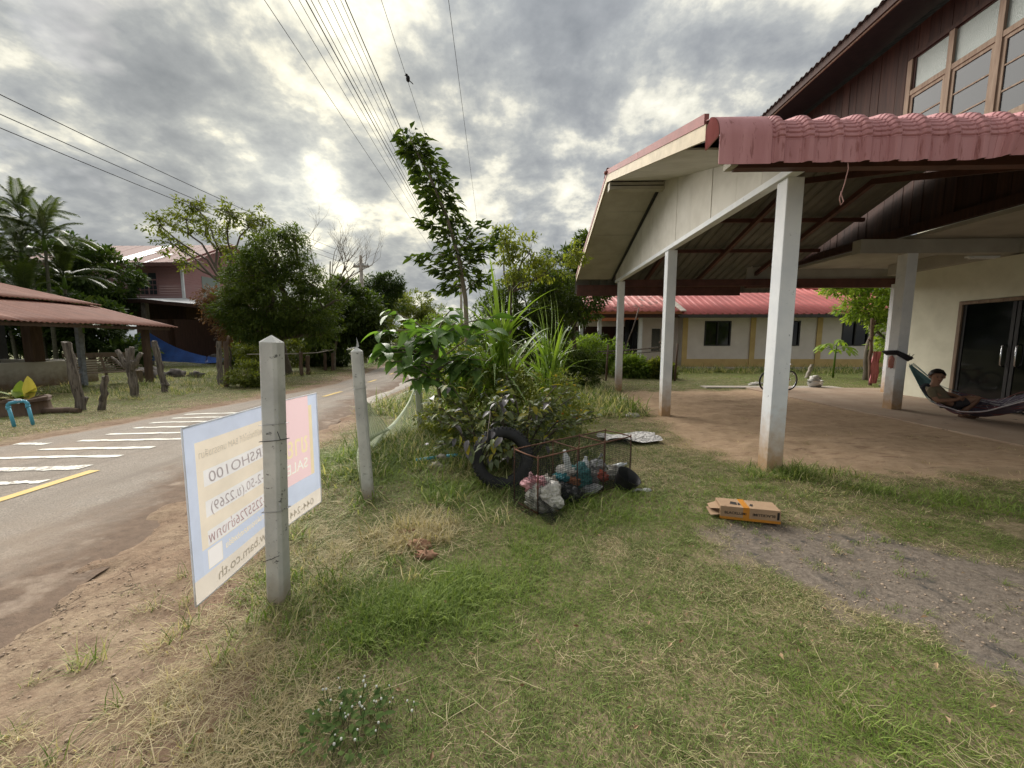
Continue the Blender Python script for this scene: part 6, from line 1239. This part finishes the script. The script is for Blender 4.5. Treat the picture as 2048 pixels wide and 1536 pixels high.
pa = thing('papaya_seedling', (12.2, 15.6, 0), 'young papaya plant with lobed leaves before the cream house', 'plant'); stm = MB().tube([(12.2, 15.6, 0), (12.22, 15.6, 1.3)], [.04, .025], 7); PL = with_mat(big_leaf_mesh('leaf', .42, .16, .35, .1, .25, 8, .5), T_lite); r = random.Random(66)
for k in range(12):
    az = 2 * PI * k / 12 + r.uniform(-.2, .2); el = r.uniform(-.1, .7); R = r.uniform(.4, .65); a = Vector((12.22, 15.6, r.uniform(.95, 1.3))); b = a + Vector((math.cos(az) * math.cos(el), math.sin(az) * math.cos(el) * .8, math.sin(el))) * R; stm.tube([a, b], .008, 4, False)
    for j in (-1, 0, 1): mesh_obj('leaf', PL, None, pa, b, aim((math.cos(az + j * .7), math.sin(az + j * .7), -.3)), r.uniform(.7, 1))
stm.build('stem', M_gleaf, pa)
def weeds(name, label, n, fx, sc, dry, kinds=(5, 3)):
    x, yv = fx(n); rd = -sdpoly(x, yv, ROADP); ok = (rd > .08); x, yv = x[ok], yv[ok]; z = gz(x, yv); s = RNG.uniform(.7, 1.3, x.size) * sc; scatter(name, x, yv, z, RNG.choice(kinds, x.size), np.stack([s, s, s * RNG.uniform(.8, 1.4, x.size)], 1), dry + RNG.normal(0, .12, x.size), RNG.uniform(0, 1, x.size), label, 'weeds')
weeds('tall_weeds', 'rank grass and weeds round the shrubs and fence posts', 520, lambda n: (RNG.uniform(-2.2, .9, n), RNG.normal(5.3, .8, n)), 2.0, .30)
weeds('tall_weeds', 'rank grass at the foot of the garden thicket', 420, lambda n: (RNG.uniform(-3.2, 2.4, n), RNG.uniform(7.2, 13, n)), 3.2, .28)
weeds('tall_weeds', 'weeds along the foot of the cream house', 300, lambda n: (RNG.uniform(3, 19, n), RNG.normal(18.6, .6, n)), 3.0, .35)
weeds('tall_weeds', 'weeds fringing the pillar and dirt floor', 60, lambda n: (RNG.normal(2.9, .25, n), RNG.normal(4.12, .10, n)), 1.3, .15)
weeds('tall_weeds', 'tussocks beside the concrete post foot', 70, lambda n: (RNG.normal(-1.15, .22, n), RNG.normal(2.05, .16, n)), 1.0, .2)
weeds('tall_weeds', 'weeds in the yard by the stumps and the shed', 260, lambda n: (RNG.uniform(-15, -9, n), RNG.uniform(9, 17, n)), 1.9, .4)
weeds('dry_straw', 'dry cut grass heap behind the thick post', 110, lambda n: (RNG.normal(-.80, .14, n), RNG.normal(2.72, .16, n)), 1.3, .95, (3, 4, 4, 2))

# ------------------------------------------------------------------ loose stones on the verge and the bare patch
stones = bpy.data.collections.new('stone_sources')
M_stone = pm('loose gravel', (.44, .34, .25), (.27, .20, .15), 20, .9, .3, 80)
for i in range(4):
    me = MB().blob((0, 0, .003), (.010, .008, .005), i + 60, .7, 7, 5).mesh('pebble_%d' % i); me.materials.append(M_stone); stones.objects.link(bpy.data.objects.new('pebble_source_%d' % i, me))
G2 = GNG.copy()
for n_ in G2.nodes:
    if n_.type == 'COLLECTION_INFO': n_.inputs['Collection'].default_value = stones
def gravel(name, label, x, y, smin, smax):
    z = gz(x, y); n = x.size; s = smin + (smax - smin) * RNG.uniform(0, 1, n) ** 3; o = scatter(name, x, y, z, RNG.integers(0, 4, n), np.stack([s, s, s], 1), np.zeros(n), np.zeros(n), label, 'gravel'); o.data.materials.clear(); o.data.materials.append(M_stone); o.modifiers[0].node_group = G2
x = RNG.uniform(-3.4, -.7, 9000); y = RNG.uniform(.7, 4.5, 9000); k = (sdpoly(x, y, VERGE) > -.05 + RNG.uniform(-.1, .2, 9000)) & (fbm(x * 3, y * 3, 95, 3) > .40); gravel('gravel', 'loose gravel scattered on the bare roadside verge', x[k], y[k], .15, .85)
x = RNG.uniform(1.3, 4.4, 5000); y = RNG.uniform(1.0, 3.2, 5000); k = (sdpoly(x, y, GREY) > .0) & (fbm(x * 3, y * 3, 97, 3) > .42); gravel('gravel', 'loose grey gravel on the bare parking patch', x[k], y[k], .15, .9)

def vfx(n):
    x = RNG.normal(-1.12, .30, n); y = RNG.uniform(.75, 3.2, n); k = (sdpoly(x, y, VERGE) > -.5) & (sdpoly(x, y, VERGE) < .75) & (RNG.uniform(0, 1, n) < fbm(x * 2.5, y * 2.5, 99, 3) * 1.3); return x[k], y[k]
weeds('dry_straw', 'dry straw strewn over the verge beside the lawn', 1900, vfx, .85, .9, (4, 6, 6, 6, 2))
weeds('dry_straw', 'sparse tufts of grass on the bare verge', 110, lambda n: (RNG.normal(-1.75, .35, n), RNG.uniform(1.0, 3.4, n)), .9, .45, (0, 1, 2, 3))

weeds('lawn_weeds', 'broad-bladed weeds dotted through the lawn', 420, lambda n: (RNG.uniform(-1.4, 3.4, n), RNG.uniform(.8, 4.2, n)), .42, .12, (5, 5, 3))
n = 300; x = RNG.uniform(-1.3, 3.2, n); y = RNG.uniform(.75, 4.0, n); l = RNG.uniform(.012, .035, n); Dv = RNG.normal(0, 1, (n, 3)); Dv[:, 2] *= .25
Vt, Ft, tn = leaf_np(np.stack([x, y, gz(x, y) + .035], 1), Dv, RNG.normal(0, .4, (n, 3)) + [0, 0, 1], l, l * .5, RNG.uniform(0, 1, n), .4)
tag(mesh_obj('fallen_leaves', npmesh('fallen_leaves', Vt, Ft, dict(tint=tn)), leafmat('dead leaf', (.20, .12, .06), (.42, .31, .19), (1, 1, 1), .1)), 'small dead leaves scattered on the lawn', 'leaves', kind='stuff')

# ------------------------------------------------------------------ hammock, person, porch clutter
A_, M1, B_ = Vector((7.80, 8.10, 1.04)), Vector((8.08, 7.22, .14)), Vector((7.95, 4.9, 1.35))
def hcurve(u):
    if u < .4: q = u / .4; c = A_.lerp(M1, q); c.z = A_.z + (M1.z - A_.z) * (1 - (1 - q) ** 1.8); return c
    q = (u - .4) / .6; c = M1.lerp(B_, q); c.z = M1.z + (B_.z - M1.z) * q ** 1.7; return c
def hpt(u, v, w=.36):
    c = hcurve(u); ww = w * max(.02, math.sin(PI * min(1, max(0, u))) ** .75); return c + Vector((ww * v * .85, ww * v * .15, (.30 if v > 0 else .07) * abs(v) ** 1.6 * math.sin(PI * u) + .03 * math.sin(u * 23 + v * 7)))
ham = thing('hammock', (8.1, 7.2, 0), 'worn net hammock of purple, white and red strands tied to a porch pillar', 'hammock')
H1, H2, H3, H4 = pm('purple strand', (.12, .10, .14), (.07, .06, .09), 9), pm('white strand', (.42, .40, .42), (.30, .28, .30), 9), pm('red strand', (.25, .09, .09), (.16, .06, .07), 9), pm('teal cord', (.20, .33, .34), (.14, .25, .26), 6)
rr_ = random.Random(3)
for k in range(36):
    v = -1 + 2 * k / 35; ph = rr_.uniform(0, 6); MB().tube([hpt(.24 + .76 * i / 30, v + .05 * math.sin(i * .9 + ph)) for i in range(31)], rr_.choice((.006, .008, .011)), 5, False).build('strand', rr_.choice((H1, H2, H2, H3, H1)), ham)
for k in range(16): MB().tube([hpt(.02 + .25 * i / 8, -1 + 2 * k / 15, .40) for i in range(9)], .006, 4, False).build('end_cord', H4, ham)
for k in range(22):
    u = .28 + .03 * k; MB().tube([hpt(u + .02 * math.sin(j * 1.3), -1 + .2 * j) for j in range(11)], .005, 4, False).build('cross_strand', rr_.choice((H1, H2, H3)), ham)
MB().grid([[hpt(.02 + .25 * i / 8, -.8 + 1.6 * j / 8, .38) - Vector((0, 0, .012)) for j in range(9)] for i in range(9)]).build('end_panel', H4, ham)
MB().grid([[hpt(.27 + .55 * i / 20, -1 + 2 * j / 10, .35) - Vector((0, 0, .015)) for j in range(11)] for i in range(21)]).build('sling', H1, ham)
tie = MB(); 
for k in range(4):
    hw = .115 + .012 * k; z0 = 1.06 + .018 * k; tie.tube([(7.68 - hw, 8.22 - hw, z0 + .13), (7.68, 8.22 - hw - .02, z0 + .06), (7.68 + hw, 8.22 - hw, z0), (7.68 + hw, 8.22 + hw, z0 + .03), (7.68 - hw, 8.22 + hw, z0 + .12), (7.68 - hw, 8.22 - hw, z0 + .13)], .022, 6)
for k in range(14): a = Vector((7.80, 8.10, 1.08)); tie.tube([a, a + Vector((rr_.uniform(-.05, .09), rr_.uniform(-.05, .05), rr_.uniform(-.03, .14)))], [.012, .004], 4)
tag(tie.build('rope_binding', M_dwire), 'dark ragged rope bound round the porch pillar', 'rope')
tag(MB().blob((7.56, 8.20, 1.02), (.06, .05, .13), 4, .5, 12, 8).build('cloth', pm('pink cloth', (.48, .22, .18), (.36, .15, .12), 8)), 'pinkish cloth tucked into the rope on the pillar', 'cloth')
# person
SK = pm('skin', (.30, .165, .11), (.26, .14, .09), 8, .55, .05, 60); HAIR = pm('black hair', (.012, .010, .010), (.02, .018, .016), 30, .5, .4, 80); SHIRT = pm('khaki shirt', (.19, .155, .10), (.14, .115, .075), 6, .9, .3, 60); VEST = pm('navy vest', (.012, .015, .022), (.02, .022, .03), 6, .9, .3, 60); SHORT = pm('dark shorts', (.05, .045, .05), (.03, .028, .03), 6, .9, .3, 60); SOLE = pm('brown sandal', (.10, .05, .03), (.07, .035, .02), 8)
def skin_obj(name, verts, edges, root, mat, parent, sub=2):
    if name != 'body': verts = [(v[0] + SHIFT.x, v[1] + SHIFT.y, v[2] + SHIFT.z, *v[3:]) for v in verts]
    me = bpy.data.meshes.new(name); me.from_pydata([v[:3] for v in verts], edges, []); o = mesh_obj(name, me, mat, parent)
    sk = o.modifiers.new('skin', 'SKIN'); sk.use_smooth_shade = True
    if not me.skin_vertices: me.skin_vertices
    bpy.context.view_layer.objects.active = o
    lay = me.skin_vertices[0].data if len(me.skin_vertices) else None
    if lay is None:
        bpy.ops.object.select_all(action='DESELECT'); o.select_set(True); bpy.ops.mesh.customdata_skin_add(); lay = me.skin_vertices[0].data
    for i, v in enumerate(verts): lay[i].radius = (v[3], v[4] if len(v) > 4 else v[3]); lay[i].use_root = (i == root)
    s = o.modifiers.new('sub', 'SUBSURF'); s.levels = sub; s.render_levels = sub; return o
per = thing('person', (8.0, 7.4, 0), 'person in dark vest and khaki shirt lounging in the hammock, feet on the floor', 'person')
hd = Vector((7.85, 7.38, .775))
pv = [(8.12, 7.36, .27, .105, .10), (7.98, 7.38, .36, .10, .09), (7.84, 7.41, .50, .115, .09), (7.83, 7.40, .62, .055), (hd.x, hd.y, hd.z - .075, .072), (hd.x, hd.y, hd.z, .105, .115), (hd.x, hd.y, hd.z + .075, .075),
      (7.70, 7.34, .53, .055), (7.74, 7.24, .34, .042), (7.98, 7.19, .36, .034), (8.08, 7.18, .385, .028), (7.93, 7.52, .58, .055), (8.10, 7.50, .46, .042), (8.16, 7.34, .42, .034), (8.15, 7.26, .41, .028),
      (8.14, 7.29, .26, .085), (8.40, 7.16, .42, .062), (8.30, 7.22, .22, .05), (8.20, 7.26, .085, .034), (8.23, 7.17, .045, .032), (8.26, 7.10, .035, .02),
      (8.18, 7.44, .26, .085), (8.47, 7.32, .40, .062), (8.42, 7.34, .20, .05), (8.36, 7.36, .085, .034), (8.40, 7.27, .045, .032), (8.43, 7.20, .035, .02)]
SHIFT = Vector((-.13, .06, .02)); hd = hd + SHIFT; pv = [(v[0] + SHIFT.x, v[1] + SHIFT.y, v[2] + SHIFT.z, *v[3:]) if i < 19 or 21 <= i < 25 else (v[0] + SHIFT.x, v[1] + SHIFT.y, *v[2:]) for i, v in enumerate(pv)]
pe = [(0, 1), (1, 2), (2, 3), (3, 4), (4, 5), (5, 6), (2, 7), (7, 8), (8, 9), (9, 10), (2, 11), (11, 12), (12, 13), (13, 14), (0, 15), (15, 16), (16, 17), (17, 18), (18, 19), (19, 20), (0, 21), (21, 22), (22, 23), (23, 24), (24, 25), (25, 26)]
def fingers(i, d, side):
    d = Vector(d).normalized(); s = Vector(side).normalized(); b = Vector(pv[i][:3])
    for k, (o_, l) in enumerate(((-.026, .05), (-.009, .058), (.009, .056), (.025, .045))):
        n = len(pv); p1 = b + s * o_ + d * .03; p2 = p1 + d * l * .6 + Vector((0, 0, -.008)); p3 = p2 + d * l * .3 + Vector((0, 0, -.015)); pv.extend([(*p1, .009), (*p2, .008), (*p3, .007)]); pe.extend([(i, n), (n, n + 1), (n + 1, n + 2)])
    n = len(pv); p1 = b + s * .034 - d * .005; p2 = p1 + s * .014 + d * .03; pv.extend([(*p1, .010), (*p2, .008)]); pe.extend([(i, n), (n, n + 1)])
fingers(10, (1, -.05, .05), (0, -.4, .9)); fingers(14, (-.2, -1, -.1), (1, -.2, .2))
skin_obj('body', pv, pe, 0, SK, per)
sv = [(8.08, 7.37, .29, .118, .11), (7.97, 7.385, .37, .118, .105), (7.84, 7.41, .51, .13, .105), (7.825, 7.41, .575, .07), (7.70, 7.34, .53, .07), (7.735, 7.26, .38, .058), (7.93, 7.52, .58, .07), (8.06, 7.505, .49, .056)]
skin_obj('shirt', sv, [(0, 1), (1, 2), (2, 3), (2, 4), (4, 5), (2, 6), (6, 7)], 2, SHIRT, per)
vv = [(8.04, 7.375, .325, .124, .112), (7.95, 7.39, .40, .13, .112), (7.82, 7.425, .50, .14, .11), (7.745, 7.36, .565, .06), (7.88, 7.50, .61, .06), (7.76, 7.46, .60, .075)]
skin_obj('vest', [(x - .012, y_ + .045, z_ + .0, *r_) for x, y_, z_, *r_ in vv], [(0, 1), (1, 2), (2, 3), (2, 4), (2, 5)], 2, VEST, per)
skin_obj('shorts', [(8.12, 7.36, .265, .118, .112), (8.15, 7.29, .27, .10), (8.30, 7.21, .35, .085), (8.19, 7.44, .27, .10), (8.34, 7.38, .34, .085)], [(0, 1), (1, 2), (0, 3), (3, 4)], 0, SHORT, per)
hm = MB(); P = []
for i in range(9):
    th = 1.62 * i / 8; row = []
    for k in range(21):
        ph = 2 * PI * (k % 20) / 20; front = max(0, math.cos(ph + 2.04)); lim = th * (1 - .42 * front); j = 1 + .05 * math.sin(ph * 9 + i); row.append(hd + Vector((math.sin(lim) * math.cos(ph) * .112 * j, math.sin(lim) * math.sin(ph) * .118 * j + .006, math.cos(lim) * .130 * j + .012)))
    P.append(row)
hm.grid(P).build('hair', HAIR, per)
f = Vector((-.45, -.88, -.10)).normalized() * 1.12; sx_ = Vector((.89, -.45, 0))
for s in (-1, 1):
    MB().blob(hd + f * .093 + sx_ * .033 * s + Vector((0, 0, .004)), (.016, .008, .007), 1, 0, 8, 6).build('eye', HAIR, per); MB().bar(hd + f * .094 + sx_ * .018 * s + Vector((0, 0, .026)), hd + f * .090 + sx_ * .052 * s + Vector((0, 0, .024)), .006, .006).build('eyebrow', HAIR, per)
    MB().blob(hd + sx_ * .098 * s + Vector((0, .005, -.01)), (.014, .022, .030), 2, .1, 8, 6).build('ear', SK, per)
MB().blob(hd + f * .100 + Vector((0, 0, -.022)), (.013, .016, .018), 3, 0, 8, 6).build('nose', SK, per); MB().bar(hd + f * .092 + sx_ * -.022 + Vector((0, 0, -.055)), hd + f * .092 + sx_ * .022 + Vector((0, 0, -.055)), .008, .007).build('mouth', pm('lips', (.26, .10, .08)), per)
for i, (x, y_, a) in enumerate(((8.105, 7.23, -.3), (8.275, 7.33, -.3))):
    me = MB().grid([[(math.cos(q) * .048 * s, math.sin(q) * .125 * s, 0) for q in [2 * PI * k / 18 for k in range(19)]] for s in (.0, 1)]).mesh('sandal'); o = mesh_obj('sandal', me, SOLE, per, (x, y_, .062), (0, 0, a + .5)); so = o.modifiers.new('t', 'SOLIDIFY'); so.thickness = .02
# clutter
pot = MB().lathe((8.98, 12.15, .06), [(0, 0), (.15, 0), (.19, .05), (.20, .13), (.18, .18), (.20, .19), (.20, .20), (.17, .185), (.17, .05), (0, .04)], 20).build('cooking_pot', pm('dull aluminium', (.62, .62, .62), (.45, .44, .42), 6, .35, .1, 30, metal=.7)); tag(pot, 'round aluminium cooking pot on the concrete edge', 'pot')
for s in (-1, 1): MB().tube([(8.98 + .19 * s, 12.15, .20), (8.98 + .25 * s, 12.12, .21), (8.98 + .19 * s, 12.08, .20)], .01, 6).build('handle', M_black, pot)
tag(MB().blob((8.98, 12.15, .30), (.15, .12, .10), 6, .5, 16, 10).build('plastic_bag', B_white), 'crumpled white bag sitting in the cooking pot', 'bag')
bike = thing('bicycle', (7.25, 11.2, 0), 'small red bicycle half hidden behind the large front pillar', 'bicycle'); M_redp = pm('red bicycle paint', (.35, .04, .04)); 
wc = [Vector((6.90, 11.12, .33)), Vector((7.62, 11.30, .33))]; bdv = (wc[1] - wc[0]).normalized(); bn_ = Vector((bdv.y, -bdv.x, 0))
for c in wc:
    w = MB().lathe(c, [(.25, -.018), (.275, -.02), (.285, 0), (.275, .02), (.25, .018), (.25, -.018)], 28, bn_).build('wheel', M_rub, bike); MB().lathe(c, [(.238, -.012), (.25, -.012), (.25, .012), (.238, .012)], 28, bn_).build('rim', dh, w); sp = MB()
    for k in range(14): a = 2 * PI * k / 14; sp.tube([c, c + bdv * math.cos(a) * .24 + Vector((0, 0, math.sin(a) * .24))], .0025, 4, False)
    sp.build('spokes', dh, w); MB().tube([c - bn_ * .04, c + bn_ * .04], .022, 8).build('hub', dh, w)
bbk = wc[0].lerp(wc[1], .45) + Vector((0, 0, -.05)); st_ = wc[0].lerp(wc[1], .36) + Vector((0, 0, .32)); hs = wc[0].lerp(wc[1], .86) + Vector((0, 0, .36)); fr = MB()
for a, b in ((bbk, st_), (bbk, hs), (st_, hs - Vector((0, 0, .05))), (wc[0], bbk), (wc[0], st_), (wc[1], hs)): fr.tube([a, b], .015, 8)
fr.build('frame', M_redp, bike); MB().blob(st_ + Vector((0, 0, .05)), (.11, .06, .03), 1, .1).build('saddle', M_black, bike); MB().tube([hs, hs + Vector((0, 0, .10)), hs + Vector((0, 0, .12)) + bn_ * .22 - bdv * .08], .011, 7).build('handlebar', dh, bike); MB().tube([hs + Vector((0, 0, .10)), hs + Vector((0, 0, .12)) - bn_ * .22 - bdv * .08], .011, 7).build('handlebar', dh, bike)
MB().tube([bbk - bn_ * .08, bbk + bn_ * .08], .03, 10).build('crank', dh, bike)
stump(11.25, 12.87, 2.15, .075, (-.12, 0), 'tall crooked wooden post with a pink cloth hung on it', 77, ((.9, .1, 0, .2, .025), (.75, -.1, 0, .12, .02)), M_brown)
P = [[(11.14 + .22 * i / 8 - .02 * j * .1 + .02 * math.sin(i * 1.7 + j), 12.74 + .03 * math.sin(i * 2.1), 1.12 - 1.02 * j / 10) for i in range(9)] for j in range(11)]
tag(MB().grid(P).build('hanging_cloth', pm('pink striped cloth', (.45, .16, .17), (.30, .09, .10), 14, .9, .3, 30, (1, 1, .2))), 'pink striped cloth hanging on the crooked post', 'cloth')
stump(11.0, 15.4, .55, .11, (.22, 0), 'short leaning concrete stub before the cream house', 78, (), M_conc)
for i, (x, y_, r_, lb, mt) in enumerate(((7.75, 13.0, .14, 'white plastic heap on the grass behind the bicycle', B_white), (7.45, 12.75, .10, 'small white bag on the grass behind the bicycle', B_white), (11.5, 12.6, .12, 'pale sandals heap at the porch edge', B_tan), (2.42, 9.5, .09, 'white litter at the edge of the dirt floor', B_white), (2.1, 7.4, .10, 'white flowery litter on the grass by the second pillar', B_white))):
    tag(MB().blob((x, y_, r_ * .35), (r_ * 1.3, r_, r_ * .45), i + 5, .7, 14, 8).build('litter', mt), lb, 'litter')
for i, (x, y_) in enumerate(((9.35, 7.75), (9.5, 7.6))):
    me = MB().grid([[(math.cos(q) * .05 * s, math.sin(q) * .13 * s, 0) for q in [2 * PI * k / 16 for k in range(17)]] for s in (.0, 1)]).mesh('slipper'); o = mesh_obj('slipper', me, M_black, None, (x, y_, .075), (0, 0, 1.2 + .3 * i)); so = o.modifiers.new('t', 'SOLIDIFY'); so.thickness = .02
    MB().tube([(x - .05, y_, .07), (x, y_ - .02, .12), (x + .05, y_, .07)], .012, 6).build('strap', M_black, o); tag(o, ('black slipper nearer the porch pillar, before the door', 'black slipper touching the door step')[i], 'slipper', 'pair of slippers')
rail = thing('bamboo_rail', (4.2, 14, 0), 'crooked bamboo rail on forked sticks before the cream house', 'rail')
MB().tube([(2.6, 13.6, 1.08), (3.6, 13.8, 1.12), (4.6, 14, 1.2), (5.3, 14.1, 1.28)], .025, 6).build('pole', M_greyw, rail)
MB().tube([(2.9, 14.2, 1.0), (4.2, 14.2, 1.02), (5.4, 14.2, 1.12)], .018, 6).build('pole', M_greyw, rail)
for x in (5.2, 5.45, 3.0): MB().tube([(x, 14.05, 0), (x + .03, 14.05, .8), (x + .05, 14.05, 1.35)], [.04, .035, .025], 6).build('stake', M_brown, rail)
MB().tube([(5.2, 14.05, 1.15), (4.85, 14.05, 1.42)], [.04, .03], 6).build('stake', M_brown, rail)
tag(MB().tube([(3.3, 13, 1.0), (3.65, 13.1, 1.9), (3.85, 13.2, 2.55)], .02, 6).build('leaning_stick', M_greyw), 'long thin stick leaning behind the third pillar', 'stick')
tag(MB().tube([(1.35, 9.2, .02), (1.05, 9.6, .45), (.85, 9.8, .75)], .016, 6).build('leaning_stick', M_greyw), 'short pale stick leaning in the weeds by the cane', 'stick')
